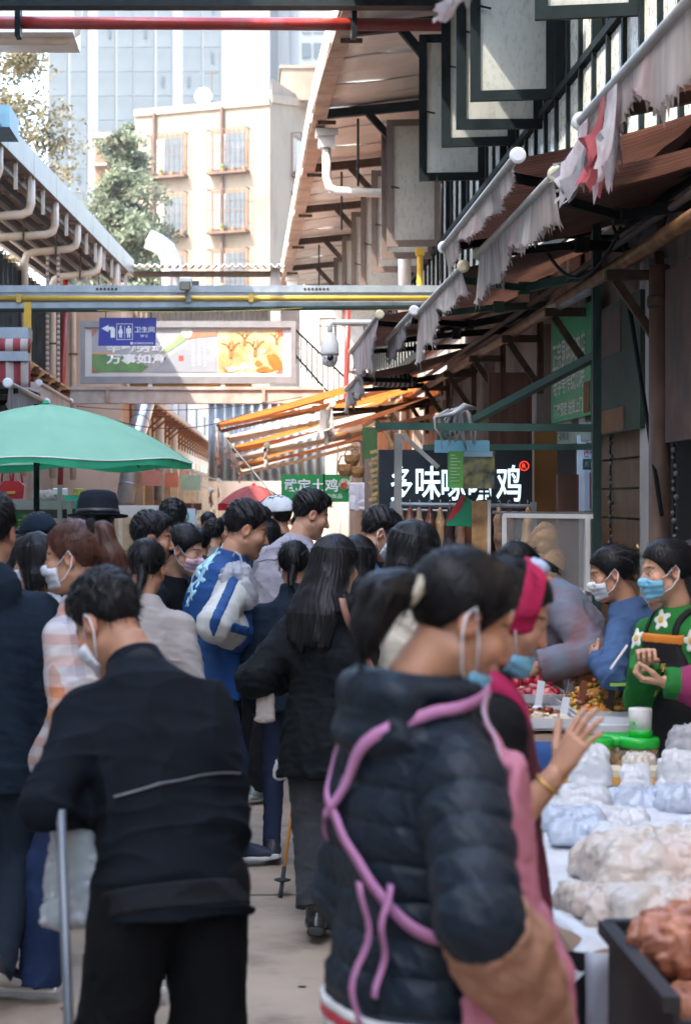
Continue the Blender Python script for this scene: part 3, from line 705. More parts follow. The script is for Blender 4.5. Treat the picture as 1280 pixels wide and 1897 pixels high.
# litter on the paving
rl = random.Random(3)
for i in range(26):
    y = 4.6 + 9 * rl.random(); x = -1.0 + 1.6 * rl.random(); s = .008 + .014 * rl.random(); a = rl.random() * 6
    mb = MB(); mb.add([(x + s * math.cos(a + k * 1.57) * (1 + .4 * (k % 2)), y + s * 1.3 * math.sin(a + k * 1.57), .006 + .004 * (k % 2)) for k in range(4)], [(0, 1, 2, 3)])
    solo('litter', mb, mat('litter_%d' % (i % 3), ((.35, .3, .24), (.06, .05, .04), (.4, .2, .08))[i % 3], .9), 'tiny scrap of litter lying on the tan concrete lane', 'litter', (x, y, 0), 'scraps of litter on the lane')

WALLX = 2.6
PLAST = mat('old_plaster', (.40, .34, .30), .85, var=.22, scale=1.6, bump=.3, bscale=25, dirt=((.13, .10, .085), .8, 1.7), detail=8)
PLAST2 = mat('white_plaster', (.56, .52, .50), .8, var=.15, scale=2, bump=.2, bscale=30, dirt=((.20, .16, .14), .8, 2.5))
STEELD = mat('dark_steel', (.009, .013, .014), .55, var=.3, scale=9, bump=.1, spec=.12)
STEELB = mat('rusty_bracket', (.085, .048, .022), .7, var=.4, scale=12, bump=.3, dirt=((.03, .02, .015), .7, 6))
GALV = mat('galvanised', (.30, .34, .38), .42, metal=.55, var=.18, scale=4, dirt=((.15, .14, .14), .4, 3))
CREAMP = mat('cream_pvc', (.60, .50, .40), .42, var=.12, scale=3, dirt=((.34, .26, .19), .5, 3))
WHITEP = mat('white_pvc', (.70, .68, .64), .4, var=.08)
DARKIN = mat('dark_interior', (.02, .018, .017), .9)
FRAMEM = mat('window_frame_dark', (.006, .010, .011), .6, var=.3, scale=8, spec=.06)
FRAMEG = mat('window_frame_brown', (.12, .085, .07), .5, var=.2)
DGLASS = mat('dirty_glass', (.52, .52, .47), .2, var=.14, scale=3, dirt=((.05, .045, .04), .9, 34), spec=.6)
CGLASS = mat('casement_glass', (.62, .62, .56), .14, var=.10, scale=2, alpha=.5, dirt=((.16, .15, .13), .3, 26), spec=.6, trans=.5)

# -- right hand market building with its window band, roof and gutter
mk = thing('market_building', 'long worn market building with glazed upper floor along the right', 'building', (WALLX, 25, 0))
mb = MB(); mb.span((WALLX + .02, 5, 0), (WALLX + 4, 60, 3.9)); mb.build('wall', PLAST, mk)
mb = MB(); mb.span((WALLX + .7, 5, 3.9), (WALLX + 4, 60, 7.6)); mb.build('inner_wall', mat('inner_wall', (.16, .15, .14), .9), mk)
mb = MB(); mb.span((WALLX - .06, 5, 3.86), (WALLX + .7, 60, 3.98)); mb.span((WALLX - .03, 5, 6.72), (WALLX + .7, 60, 6.9)); mb.build('sill_band', STEELD, mk)
pm = MB(); pm.box((0, 0, 0), (.012, .50, 1.1)); pme = raw_mesh('window_pane', pm.v, pm.f, False); pm = MB(); pm.box((0, 0, 0), (.012, .50, 1.5)); pme2 = raw_mesh('window_pane', pm.v, pm.f, False)
mm = MB(); mm.box((0, 0, 0), (.07, .06, 2.78)); mme = raw_mesh('mullion', mm.v, mm.f, False); o0 = ORG[mk.name]
y = 8.3; i = 0
CAS = {13.3, 14.9, 16.4, 18.4, 20.5, 21.8, 25.5, 27.7, 31, 33.4, 36.5}
while y < 46:
    o = link_mesh('mullion', mme, FRAMEM, mk); o.location = Vector((WALLX, y - .28, 5.36)) - o0
    o = link_mesh('window_pane', pme, DGLASS, mk); o.location = Vector((WALLX, y, 4.52)) - o0
    if i % 3 != 1: o = link_mesh('window_pane', pme2, DGLASS, mk); o.location = Vector((WALLX, y, 5.94)) - o0
    y += .56; i += 1
mb = MB(); mb.bar((WALLX - .01, 8, 5.12), (WALLX - .01, 46, 5.12), .07, .06); mb.build('transom', FRAMEM, mk)
def casement(Y, zb, zt, w, ang, fm, twin=True):
    """open side-hung sash: outer frame, glass and handle, hinged on the wall at Y"""
    a = R(ang); e = Vector((-math.cos(a), math.sin(a), 0)); o = Vector((WALLX - .04, Y, 0)); t = .085; up = (0, 0, 1)
    mb = MB()
    for p, q in (((0, zb), (w, zb)), ((0, zt), (w, zt)), ((0, zb), (0, zt)), ((w, zb), (w, zt))):
        P0, P1 = o + e * p[0] + Vector((0, 0, p[1])), o + e * q[0] + Vector((0, 0, q[1])); d = (P1 - P0).normalized() * t * .5
        mb.bar(P0 - (d if p[1] == q[1] else d * -1), P1 + (d if p[1] == q[1] else d * -1), t, .05, up=e.cross(Vector(up)))
    f = mb.build('window', fm, mk); mb = MB(); mb.bar(o + e * (w / 2) + Vector((0, 0, zb + t / 2)), o + e * (w / 2) + Vector((0, 0, zt - t / 2)), w - t, .008, up=e.cross(Vector(up))); mb.build('pane', CGLASS, f)
    mb = MB(); c = o + e * (w - .02) + Vector((0, -.03, (zb + zt) / 2 - .05)); mb.bar(c, c + Vector((0, -.05, 0)), .02); mb.bar(c + Vector((0, -.05, 0)), c + Vector((.10, -.06, -.025)), .016); mb.build('handle', FRAMEM, f)
    mb = MB(); mb.bar(o + Vector((0, .22, zb + .01)), o + e * (w * .32) + Vector((0, 0, zb + .01)), .018, .01); mb.build('stay', mat('stay_rust', (.12, .10, .09), .5, metal=.5), f)
for Y, zb, zt, w, ang, fm in ((12.6, 5.0, 6.7, .60, 10, FRAMEM), (16.0, 5.16, 6.72, .62, 8, FRAMEM), (16.7, 5.05, 6.72, .66, 2, FRAMEM), (18.3, 5.2, 6.72, .62, 9, FRAMEM), 
                              (20.6, 5.25, 6.72, .62, 5, FRAMEM), (25.2, 5.15, 6.72, .62, 8, FRAMEG), (26.1, 5.1, 6.72, .62, 2, FRAMEG), (27.8, 5.12, 6.5, .64, 6, FRAMEG),
                              (30.6, 5.1, 6.7, .62, 4, FRAMEG), (33.2, 5.1, 6.7, .62, 5, FRAMEG), (36.3, 5.1, 6.7, .62, 3, FRAMEG), (39.5, 5.1, 6.7, .62, 3, FRAMEG)): casement(Y, zb, zt, w, ang, fm)
# roof: overlapping sheets, rafters, struts, gutter
EX = 1.15
def ex(y): return EX + .035 * max(0, 24 - y) ** 1.25 * .5
RUSTY = mat('gutter_sheet', (.44, .30, .21), .6, var=.25, scale=3, bump=.2, dirt=((.22, .12, .07), .7, 3))
ROOFU = mat('roof_sheet', (.74, .70, .65), .5, var=.14, scale=2, stretch=(1, .3, 1), bump=.15, bscale=8, dirt=((.50, .42, .34), .4, 1.5))
y = 14.0; i = 0
while y < 47:
    mb = MB(); dz = .02 * (i % 2)
    mb.grid(lambda u, v: (ex(y) - .02 + (WALLX + .3 - ex(y)) * u, y + .80 * v, 7.02 + .20 * u + dz + .018 * math.sin(v * math.pi) + .012 * math.sin(u * 9 + i)), 6, 6, .012)
    mb.build('roof_panel', ROOFU, mk, True); y += .74; i += 1
mb = MB(); mb.span((ex(14) + .2, 14, 7.3), (WALLX + 4, 60, 7.5)); mb.build('roof_deck', mat('roof_deck', (.3, .28, .26), .8), mk)
for k, y in enumerate((17.2, 21.2, 25.8, 30.0, 34.3, 38.6, 43.0)):
    m = STEELD if k < 3 else STEELB
    mb = MB(); mb.bar((ex(y), y, 6.94), (WALLX, y, 7.08), .10, .12); mb.build('rafter', m, mk)
    mb = MB(); mb.bar((ex(y) + .55, y, 6.95), (WALLX - .02, y, 5.98), .09, .09); mb.build('strut', m, mk)
    if k in (2, 3, 5): mb = MB(); mb.tube([(ex(y) + .42, y + .1, 6.9), (ex(y) + .42, y + .1, 6.0)], .018, 6); mb.build('hanger_rod', STEELD, mk)
ys = (13.6, 17.2, 21.2, 25.8, 30.0, 34.3, 38.6, 43.0, 47)
for k in range(len(ys) - 1):
    a, b = ys[k], ys[k + 1]; mb = MB(); n = 5; z0 = 6.86
    for j in range(n):
        y0, y1 = a + (b - a) * j / n + .004, a + (b - a) * (j + 1) / n - .004
        mb.bar((ex(y0) - .10, y0, z0 + .13), (ex(y1) - .10, y1, z0 + .13), .19, .27)
    mb.build('gutter', RUSTY, mk); mb = MB(); mb.bar((ex(b) - .12, b, z0 - .03), (ex(b) + .12, b, z0 - .03), .03, .05); mb.build('gutter_bracket', STEELB, mk)
    mb = MB(); mb.bar((ex(a) - .21, a + .3, z0 + .2), (ex(b) - .21, b - .3, z0 + .2), .02, .34); mb.build('gutter_lip', mat('gutter_lip', (.62, .50, .40), .5, var=.1), mk)
for k, (y, L) in enumerate(((26.3, 1.35), (43.6, 1.3))):
    x = ex(y) + .02; mb = MB(); mb.box((x, y, 6.78), (.30, .26, .10)); mb.box((x, y, 6.66), (.22, .2, .16)); mb.build('hopper', WHITEP, mk)
    mb = MB(); mb.tube([(x, y, 6.6), (x, y, 6.2), (x + .03, y, 6.06), (x + .12, y, 6.0), (x + .9, y, 5.96), (WALLX - .05, y, 5.92)], .06, 10); mb.build('drain_pipe', WHITEP, mk, True)
# white air duct and service pipes on the upper wall
mb = MB(); mb.tube([(2.3, 27.2, 4.2), (2.3, 27.2, 5.2), (2.35, 27.2, 5.3), (2.6, 27.2, 5.33)], .09, 12); mb.build('drain_pipe', WHITEP, mk, True)
mb = MB(); mb.tube([(2.33, 25.2, 4.3), (2.33, 25.2, 5.0)], .04, 8); mb.box((2.33, 25.2, 5.03), (.11, .11, .09)); mb.build('gas_pipe', mat('yellow_paint', (.62, .36, .03), .5, var=.15), mk)

# -- ground floor of the right hand row: shop fronts between piers
def bay(y0, y1, kind):
    sf = thing('shop_front', None, None, (WALLX, (y0 + y1) / 2, 0)); sf.parent = mk; sf.location = sf.location - mk.location
    mb = MB(); mb.span((WALLX - .10, y0, 0), (WALLX + .02, y0 + .26, 3.3)); mb.build('pier', PLAST2 if kind != 'plain' else PLAST, sf)
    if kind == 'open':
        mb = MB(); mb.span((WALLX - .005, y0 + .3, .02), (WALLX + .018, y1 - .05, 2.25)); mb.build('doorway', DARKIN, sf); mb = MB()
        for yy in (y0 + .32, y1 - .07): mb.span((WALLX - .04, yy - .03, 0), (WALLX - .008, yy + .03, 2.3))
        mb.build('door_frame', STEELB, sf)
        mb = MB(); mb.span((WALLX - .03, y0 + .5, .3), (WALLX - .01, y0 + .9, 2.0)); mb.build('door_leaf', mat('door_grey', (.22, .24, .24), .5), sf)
    else:
        n = 11
        for j in range(n):
            mb = MB(); z = .1 + j * 2.2 / n; mb.span((WALLX - .03 - .006 * (j % 2), y0 + .3, z), (WALLX + .01, y1 - .04, z + 2.2 / n - .015)); mb.build('slat', mat('shutter_brown', (.20, .105, .05), .6, var=.3, scale=5) if kind == 'shutter' else mat('board_brown', (.15, .105, .085), .75, var=.35, scale=4), sf)
    return sf
for j, (a, b, kd) in enumerate(((9.6, 11.9, 'open'), (11.9, 14.1, 'shutter'), (14.1, 16.4, 'open'), (16.4, 20, 'plain'), (20, 24, 'plain'), (24, 28, 'plain'), (28, 33, 'plain'), (33, 40, 'plain'))): bay(a, b, kd)
# service rail on triangular brackets
rail = thing('service_pipe', 'rusty service pipe on triangular brackets along the right wall', 'pipe', (2.3, 9, 3.2))
mb = MB(); mb.tube([(2.28, 8, 3.25), (2.28, 14.5, 3.22), (2.28, 15.0, 3.22), (2.28, 24, 3.2), (2.30, 36, 3.2)], .045, 8); mb.build('pipe', mat('pipe_rust', (.24, .12, .055), .42, metal=.35, var=.35, scale=7, dirt=((.06, .035, .02), .6, 4)), rail, True)
mb = MB(); mb.tube([(2.30, 12.6, 3.21), (2.28, 14.2, 3.225)], .049, 8); mb.build('pipe_wrap', GALV, rail, True)
mb = MB(); mb.tube([(2.35, 8, 3.42), (2.35, 30, 3.36)], .022, 6); mb.build('conduit', mat('conduit', (.12, .10, .09), .5), rail, True)
for y in (11.6, 13.9, 16.2, 18.5, 20.8, 23.4, 26, 29, 32):
    mb = MB(); mb.bar((2.18, y, 3.16), (WALLX - .1, y, 3.16), .05, .06); mb.bar((2.24, y + .003, 3.13), (WALLX - .12, y + .003, 2.78), .045, .05); mb.bar((WALLX - .1, y, 3.3), (WALLX - .1, y, 2.7), .05, .05); mb.build('bracket', STEELB, rail)
pst = thing('round_column', 'tall round brown painted column by the right wall', 'column', (2.47, 11.45, 0))
mb = MB(); mb.lathe([(.07, 0), (.066, .3), (.062, 3.2)], (2.47, 11.45, 0), 14); mb.build('shaft', mat('column_brown', (.17, .095, .065), .55, var=.25, scale=5, dirt=((.08, .05, .035), .6, 4)), pst, True)
for z in (1.05, 2.95):
    mb = MB(); mb.lathe([(.07, z), (.074, z + .02), (.074, z + .05), (.07, z + .07)], (2.47, 11.45, 0), 14); mb.build('band', STEELB, pst, True)
gp = thing('steel_post', 'thin dark green square steel post by the right hand signs', 'post', (2.30, 12.55, 0))
mb = MB(); mb.bar((2.30, 12.55, 0), (2.30, 12.55, 3.7), .055, .055); mb.build('shaft', mat('post_green', (.02, .055, .045), .45, var=.2), gp); mb = MB(); mb.box((2.30, 12.55, .02), (.16, .16, .03)); mb.build('base_plate', STEELD, gp)
mb = MB(); mb.bar((2.30, 12.55, 2.75), (1.55, 15.0, 2.3), .06, .05); mb.build('brace', mat('brace_green', (.02, .065, .05), .5, var=.3), gp)
mb = MB(); mb.bar((2.30, 12.55, 2.28), (.95, 13.5, 2.33), .05, .05); mb.bar((2.30, 12.57, 2.16), (1.35, 14.2, 2.20), .04, .04); mb.build('rail', mat('brace_green', (.05, .13, .10)), gp)
rod = MB(); rod.tube([at(1165, 560, 11.9), at(1190, 720, 11.6), at(1226, 955, 11.3)], .014, 6); solo('iron_rod', rod, STEELD, 'thin dark iron rod leaning by the brown round column', 'rod', at(1226, 955, 11.3))
# chains of beads / hose hanging by the piers
for j, (px, d, z0, z1, lb) in enumerate(((1131, 13.4, 1.2, 2.3, 'bead chain hanging left of the brown column beside the pier'), (1250, 11.3, 1.1, 2.2, 'bead chain hanging right of the brown round column'), (1036, 16.2, 1.2, 2.25, 'bead chain hanging beneath the bright green sign'))):
    x = (px - VPX) * d / F; ch = thing('bead_chain', lb, 'chain', (x, d, z1), group='bead chains on the piers'); mb = MB()
    for q in range(24): mb.ball((x + .012 * math.sin(q * 1.7), d, z1 - (z1 - z0) * q / 24), .011 + .008 * ((q * 7) % 3) / 2, 6, 5)
    b_ = mb.build('bead', mat('bead_glass', (.20, .18, .17), .2, var=.5), ch, True); b_['kind'] = 'stuff'
    mb = MB(); mb.tube([(x, d + .01, z1 + .1), (x, d + .01, z0)], .006, 5); mb.build('string', STEELD, ch)

# -- overhead fire pipe and top beam (upper edge)
fp = thing('fire_pipe', 'red painted pipe crossing high above the lane', 'pipe', (0, 20, 6.7))
REDP = mat('red_paint', (.34, .03, .022), .28, var=.2, scale=5, dirt=((.20, .10, .10), .5, 4), spec=.6)
mb = MB(); mb.tube([(-3.6, 20, 6.74), (2.1, 20, 6.71)], .066, 14); mb.build('pipe', REDP, fp, True)
for px in (35, 655): mb = MB(); x = (px - VPX) * 20 / F; mb.box((x, 19.96, 6.80), (.055, .22, .46)); mb.build('bracket', STEELD, fp)
tb = MB(); tb.span((-4, 19.3, 6.73), (2.6, 19.5, 7.0)); solo('top_beam', tb, STEELD, 'dark steel beam along the top edge above the red pipe', 'beam', (0, 19.4, 6.8))
wb = thing('roof_duct', 'white boxed duct hanging behind the red pipe at top left', 'duct', (-2.2, 22, 6.9))
mb = MB(); mb.span((-3.4, 21.6, 7.02), (-1.86, 22.6, 7.6)); mb.build('casing', WHITEP, wb); mb = MB(); mb.tube([(-3.4, 21.9, 7.02), (-1.98, 21.9, 7.02), (-1.87, 21.9, 7.1), (-1.85, 21.9, 7.25), (-1.85, 21.9, 8)], .075, 12); mb.build('drain_pipe', CREAMP, wb, True)

# -- galvanised cross beam with yellow gas pipe
xb = thing('cross_beam', 'galvanised steel beam crossing the lane with rows of bolt holes', 'beam', (0, 24, 4.3))
ybm = 24.0; x0, x1 = -3.6, 2.55
def zz(py, d): return EYE - (py - VPY) * d / F
mb = MB(); mb.span((x0, ybm, zz(541, ybm)), (x1, ybm + .14, zz(528, ybm))); mb.span((x0, ybm + .03, zz(568, ybm)), (x1, ybm + .11, zz(541, ybm))); mb.span((x0, ybm - .03, zz(572, ybm)), (x1, ybm + .14, zz(560, ybm))); mb.build('girder', GALV, xb)
hm = MB(); hm.lathe([(.017, 0), (.017, .004)], n=8, M=Matrix.Rotation(R(90), 3, 'X')); hme = raw_mesh('bolt_hole', hm.v, hm.f, False)
for px in list(range(180, 222, 7)) + list(range(565, 612, 7)): o = link_mesh('bolt_hole', hme, DARKIN, xb); o.location = Vector(((px - VPX) * ybm / F, ybm - .001, zz(535, ybm))) - ORG[xb.name]
gs = thing('gas_pipe', 'yellow gas pipe strapped along the galvanised cross beam', 'pipe', (0, 23.9, 4.2))
YEL = mat('gas_yellow', (.60, .40, .06), .4, var=.12, dirt=((.55, .42, .2), .4, 3))
mb = MB(); mb.tube([(x0, ybm - .05, zz(553, ybm)), (x1, ybm - .05, zz(553, ybm))], .034, 10); mb.build('pipe', YEL, gs, True)
for px in (36, 465, 350): mb = MB(); mb.box(((px - VPX) * ybm / F, ybm - .05, zz(553, ybm)), (.06, .09, .10)); mb.build('strap', YEL if px != 350 else GALV, gs)
mb = MB(); mb.span(((46 - VPX) * 23.8 / F, 23.72, zz(665, 23.8)), ((58 - VPX) * 23.8 / F, 23.80, zz(560, 23.8))); mb.build('post', mat('post_yellow', (.66, .40, .02), .45, var=.1), gs)
cb = MB(); cb.tube([(x0, ybm - .01, zz(575, ybm)), (-1.5, ybm - .01, zz(573, ybm)), (x1, ybm - .01, zz(568, ybm))], .03, 8); solo('dark_hose', cb, mat('hose_green', (.015, .05, .04), .5), 'dark green hose running under the galvanised beam', 'hose', (0, ybm, 4.1), smooth=True)

# -- far footbridge roof with corrugated sheet, beam and stair behind the billboard
fb_ = thing('footbridge', 'covered footbridge with corrugated roof spanning the lane', 'footbridge', (-.7, 40, 0))
yf = 40; mb = MB()
def corr(u, v): return (-2.55 + 3.45 * u, yf - .6 + 1.6 * v, zz(497, yf) + .16 * v + .035 * math.sin(u * 2 * math.pi * 22))
mb.grid(corr, 132, 2, .02); mb.build('corrugated_roof', mat('corr_roof', (.46, .43, .42), .5, var=.15, dirt=((.28, .22, .19), .5, 2)), fb_, True)
mb = MB(); mb.span((-2.5, yf - .3, zz(515, yf)), (.85, yf - .2, zz(505, yf))); mb.build('eave_beam', STEELB, fb_)
for px in (225, 510): mb = MB(); x = (px - VPX) * yf / F; mb.span((x - .1, yf - .35, zz(700, yf)), (x + .1, yf - .15, zz(500, yf))); mb.build('post', mat('post_grey', (.30, .27, .25), .7), fb_)
mb = MB(); mb.span((-2.6, yf + .9, zz(640, yf)), (1.4, yf + 1.0, zz(560, yf))); mb.build('deck', mat('deck_wall', (.45, .42, .40), .7), fb_)
sl = MB(); sl.box((0, 0, 0), (.05, .05, .85)); sle = raw_mesh('baluster', sl.v, sl.f, False)
for q in range(30): o = link_mesh('baluster', sle, mat('baluster', (.20, .16, .10), .6), fb_); o.location = Vector((-2.5 + .105 * q, yf + .85, zz(590, yf))) - ORG[fb_.name]

# -- billboard on its beam
yb = 30.0
def B(px, py, dy=0): return Vector(((px - VPX) * yb / F, yb + dy, zz(py, yb)))
lb_ = thing('lower_beam', 'wide steel beam carrying the framed billboard over the lane', 'beam', B(340, 730))
mb = MB(); mb.span(B(130, 744), B(600, 722, .22)); mb.span(B(130, 722, -.03), B(600, 716, .25)); mb.span(B(130, 747, -.02), B(600, 743, .24)); mb.build('girder', mat('beam_grey', (.36, .30, .26), .5, var=.2, dirt=((.24, .13, .08), .5, 2)), lb_)
for px in (200, 488): mb = MB(); mb.span(B(px - 3, 744, -.04), B(px + 3, 722, 0)); mb.build('stiffener', mat('stiff', (.34, .24, .18), .6), lb_)
bb = thing('billboard', 'long framed notice board with autumn tree picture above the lane', 'billboard', B(350, 712))
mb = MB(); mb.span(B(148, 606, 0), B(548, 594, .12)); mb.span(B(148, 710, 0), B(548, 697, .12)); mb.span(B(148, 697, .001), B(157, 606, .12)); mb.span(B(539, 697, .001), B(548, 606, .12)); mb.build('frame', mat('board_frame', (.22, .21, .21), .4, metal=.2, var=.12), bb)
mb = MB(); mb.span(B(157, 697, .05), B(539, 606, .10)); mb.build('backing_sheet', mat('board_white', (.50, .47, .44), .35, var=.05), bb)
def flat(name, pts, dy, m, parent): # flat print on the board
    mb = MB(); mb.add([B(x, y, dy) for x, y in pts], [tuple(range(len(pts)))[::-1]]); return mb.build(name, m, parent)
flat('print_panel', [(170, 612), (402, 612), (402, 689), (170, 689)], .046, mat('print_grey', (.30, .30, .30), .4, var=.06), bb)
flat('print_hill', [(170, 655), (200, 656), (235, 664), (275, 678), (262, 689), (170, 689)], .042, mat('print_green', (.10, .20, .06), .4, var=.2), bb)
flat('print_ridge', [(290, 655), (318, 636), (336, 614), (352, 619), (340, 632), (312, 650)], .042, mat('print_lime', (.24, .36, .15), .4, var=.15), bb)
flat('print_line', [(170, 651), (200, 652), (238, 661), (237, 663), (200, 655), (170, 654)], .0415, mat('print_orange', (.62, .26, .14), .4), bb)
flat('print_peak', [(345, 628), (360, 613), (402, 613), (402, 621), (372, 624)], .0415, mat('print_coral', (.45, .18, .10), .4, var=.15), bb)
flat('print_mountain', [(280, 689), (330, 648), (362, 626), (400, 660), (402, 689)], .043, mat('print_mist', (.25, .26, .28), .4, var=.08), bb)
mb = MB(); c = B(346, 615, .041); mb.lathe([(.085, 0), (.085, .003)], c, 20, Matrix.Rotation(R(90), 3, 'X')); mb.build('print_sun', mat('print_sun', (.60, .60, .55), .4), bb)
flat('print_seal', [(331, 658), (340, 658), (340, 668), (331, 668)], .041, mat('print_red', (.62, .08, .05), .4), bb)
flat('picture', [(404, 611), (523, 611), (523, 690), (404, 690)], .046, mat('autumn_print', (.48, .32, .10), .4, var=.35, scale=5, tint=(.52, .42, .24), dirt=((.42, .13, .02), .7, 2.6)), bb)
trk = MB(); pr = random.Random(5)
for (tx, ty, sc) in ((427, 655, 1.0), (452, 632, .85), (472, 652, 1.0), (512, 632, .7)):
    for (ax, ay, bx, by, w) in ((0, 8, 1, -6, .05), (1, -6, -9, -18, .03), (1, -6, 10, -18, .03), (-9, -18, -17, -20, .02), (10, -18, 17, -22, .02), (-4, -11, -1, -22, .02), (5, -12, 4, -24, .018)): trk.bar(B(tx + ax * sc, ty + ay * sc, .040), B(tx + bx * sc, ty + by * sc, .040), w * sc, .002, up=(0, 1, 0))
trk.build('print_trunks', mat('print_brown', (.26, .13, .04), .5), bb)['kind'] = 'stuff'
for (cx, cy, w, h, mname, mc) in ((430, 683, 24, 5, 'print_blue', (.45, .50, .60)), (452, 678, 14, 6, 'print_blue', 0), (488, 650, 9, 3, 'print_blue', 0), (505, 664, 22, 9, 'print_flame', (.48, .13, .015)), (512, 676, 24, 10, 'print_flame', 0), (490, 684, 30, 5, 'print_flame', 0), (478, 672, 14, 5, 'print_flame', 0), (418, 683, 9, 5, 'print_flame', 0)):
    poly = [(cx + w * .5 * math.cos(t) * (1 + .25 * math.sin(3 * t + cx)), cy + h * math.sin(t) * (1 + .2 * math.cos(4 * t + cy))) for t in [6.283 * i / 18 for i in range(18)]]
    flat('print_patch', [(min(522, max(405, x)), min(689, y)) for x, y in poly], .039 - .0005 * random.random(), mat(mname, mc or (0, 0, 0), .45, var=.25, scale=9), bb)
GRL = mat('print_white', (.66, .66, .64), .4, var=.03)
for row, py in (('辛勤劳动', 643), ('万事如意', 664)): text(row, 110 * yb / F, 19 * yb / F, B(252, py, .041), (1, 0, 0), (0, 0, 1), GRL, bb, bold=.03)
mb = MB()
for px in (358, 369, 380):
    for q in range(8): # three columns of small faded print
        py = 628 + q * 6.6 + (px % 3); mb.bar(B(px - 2, py, .040), B(px + 2, py, .040), .03, .001, up=(0, 1, 0)); mb.bar(B(px, py - 2, .0395), B(px, py + 2, .0395), .02, .001, up=(0, 1, 0))
mb.build('print_column', mat('print_faint', (.53, .53, .51), .4), bb)
mb = MB()
for cx, cy, sx, sy in ((170, 611, 1, 1), (170, 690, 1, -1), (523, 611, -1, 1), (523, 690, -1, -1)): # corner fret pattern
    for (a, b, c, d) in ((0, 0, 12, 1), (0, 0, 1, 12), (0, 6, 6, 7), (6, 0, 7, 6), (9, 0, 10, 3), (0, 9, 3, 10), (3, 3, 4, 6), (3, 3, 6, 4)):
        p, q = B(cx + sx * a, cy + sy * b, .0385), B(cx + sx * c, cy + sy * d, .0375); mb.span(p, q)
mb.build('print_fret', mat('print_red', (.62, .08, .05)), bb)
for px, nm in ((278, 1), (413, 1)): mb = MB(); mb.span(B(px - 4, 716, .02), B(px + 4, 708, .1)); mb.build('foot', WHITEP, bb)
mb = MB(); mb.span(B(240, 715, .06), B(467, 709, .13)); mb.build('cable_tray', mat('tray_orange', (.50, .26, .06), .5), bb)
# -- blue toilet sign hung in front of the billboard
yw = 24.06
def Wp(px, py, dy=0): return Vector(((px - VPX) * yw / F, yw + dy, zz(py, yw)))
ws = thing('toilet_sign', 'blue hanging sign with arrow pointing left to the toilets', 'sign', Wp(236, 614))
mb = MB(); mb.add([Wp(184, 588), Wp(290, 588), Wp(288, 640), Wp(182, 640)] + [Wp(184, 588, .03), Wp(290, 588, .03), Wp(288, 640, .03), Wp(182, 640, .03)], [(3, 2, 1, 0), (4, 5, 6, 7), (0, 1, 5, 4), (1, 2, 6, 5), (2, 3, 7, 6), (3, 0, 4, 7)]); mb.build('board', mat('sign_blue', (.015, .02, .30), .35, var=.08), ws)
SW = mat('sign_white', (.75, .75, .75), .4, var=.03)
def wflat(name, polys):
    mb = MB()
    for pts in polys: mb.add([Wp(x, y, -.004) for x, y in pts], [tuple(range(len(pts)))[::-1]])
    return mb.build(name, SW, ws)
wflat('arrow', [[(188, 608), (201, 601.5), (201, 605), (201, 611), (201, 615)], [(201, 605), (210, 605), (213, 608), (213, 625), (205, 625), (205, 611), (201, 611)]])
wflat('pictogram_box', [[(216, 599), (246, 599), (246, 600), (216, 600)], [(216, 628), (246, 628), (246, 629), (216, 629)], [(216, 600), (217, 600), (217, 628), (216, 628)], [(245, 600), (246, 600), (246, 628), (245, 628)], [(230.6, 603), (231.4, 603), (231.4, 626), (230.6, 626)]])
circ = lambda cx, cy, r: [(cx + r * math.cos(t), cy + r * math.sin(t)) for t in [6.283 * i / 12 for i in range(12)]]
wflat('woman_symbol', [circ(223.5, 605, 2), [(222, 607.4), (225, 607.4), (228.3, 616), (226.5, 617), (227, 618.5), (220, 618.5), (220.5, 617), (218.7, 616)], [(221, 618.5), (223.2, 618.5), (223.2, 625), (221, 625)], [(223.9, 618.5), (226, 618.5), (226, 625), (223.9, 625)]])
wflat('man_symbol', [circ(238.5, 605, 2), [(234, 607.6), (243, 607.6), (243.3, 617), (241.8, 617), (241.3, 611), (241.3, 625), (239, 625), (239, 618), (238, 618), (238, 625), (235.7, 625), (235.7, 611), (235.2, 617), (233.7, 617)]])
text('卫生间', 37 * yw / F, 11 * yw / F, Wp(268, 610, -.002), (1, 0, 0), (0, 0, 1), SW, ws, bold=.015); text('W C', 14 * yw / F, 5 * yw / F, Wp(267, 622, -.002), (1, 0, 0), (0, 0, 1), SW, ws, bold=.02)
text('大观篆新农贸市场', 40 * yw / F, 4.2 * yw / F, Wp(264, 635.5, -.002), (1, 0, 0), (0, 0, 1), SW, ws, bold=.01); wflat('emblem', [circ(244, 635.5, 2.6)])
for px in (196, 280): mb = MB(); mb.tube([Wp(px, 589, .01), Wp(px, 570, .01)], .006, 5); mb.build('hanger', STEELD, ws)
# ---------------------------------------------------------------- left hand side
bk = thing('rear_sky_block', 'unseen building added behind the viewer to cut sky reflections', 'building', (0, -26, 0)); mb = MB(); mb.span((-12, -32, 0), (12, -26, 8)); mb.build('wall', mat('grey_block', (.30, .29, .28), .85), bk); mb = MB(); mb.span((-12.2, -32.2, 8), (12.2, -25.8, 8.3)); mb.build('roof', mat('grey_block', (.30, .29, .28)), bk)  # rear block added out of view so window frames mirror less sky
mr = thing('market_building', 'continuation of the right market building beside the viewer', 'building', (3, -10, 0)); mb = MB(); mb.span((WALLX + .02, -25.8, 0), (WALLX + 4, 4.95, 7.2)); mb.build('wall', PLAST, mr); mb = MB(); mb.span((1.6, -25.7, 7.2), (WALLX + 4, 4.9, 7.4)); mb.build('roof', mat('roof_deck', (.3, .28, .26)), mr)
lt = thing('shade_block', 'unseen tall block added on the left to shade the lane', 'building', (-4.2, 3, 0))  # added out of view, height set to keep the near lane in shade
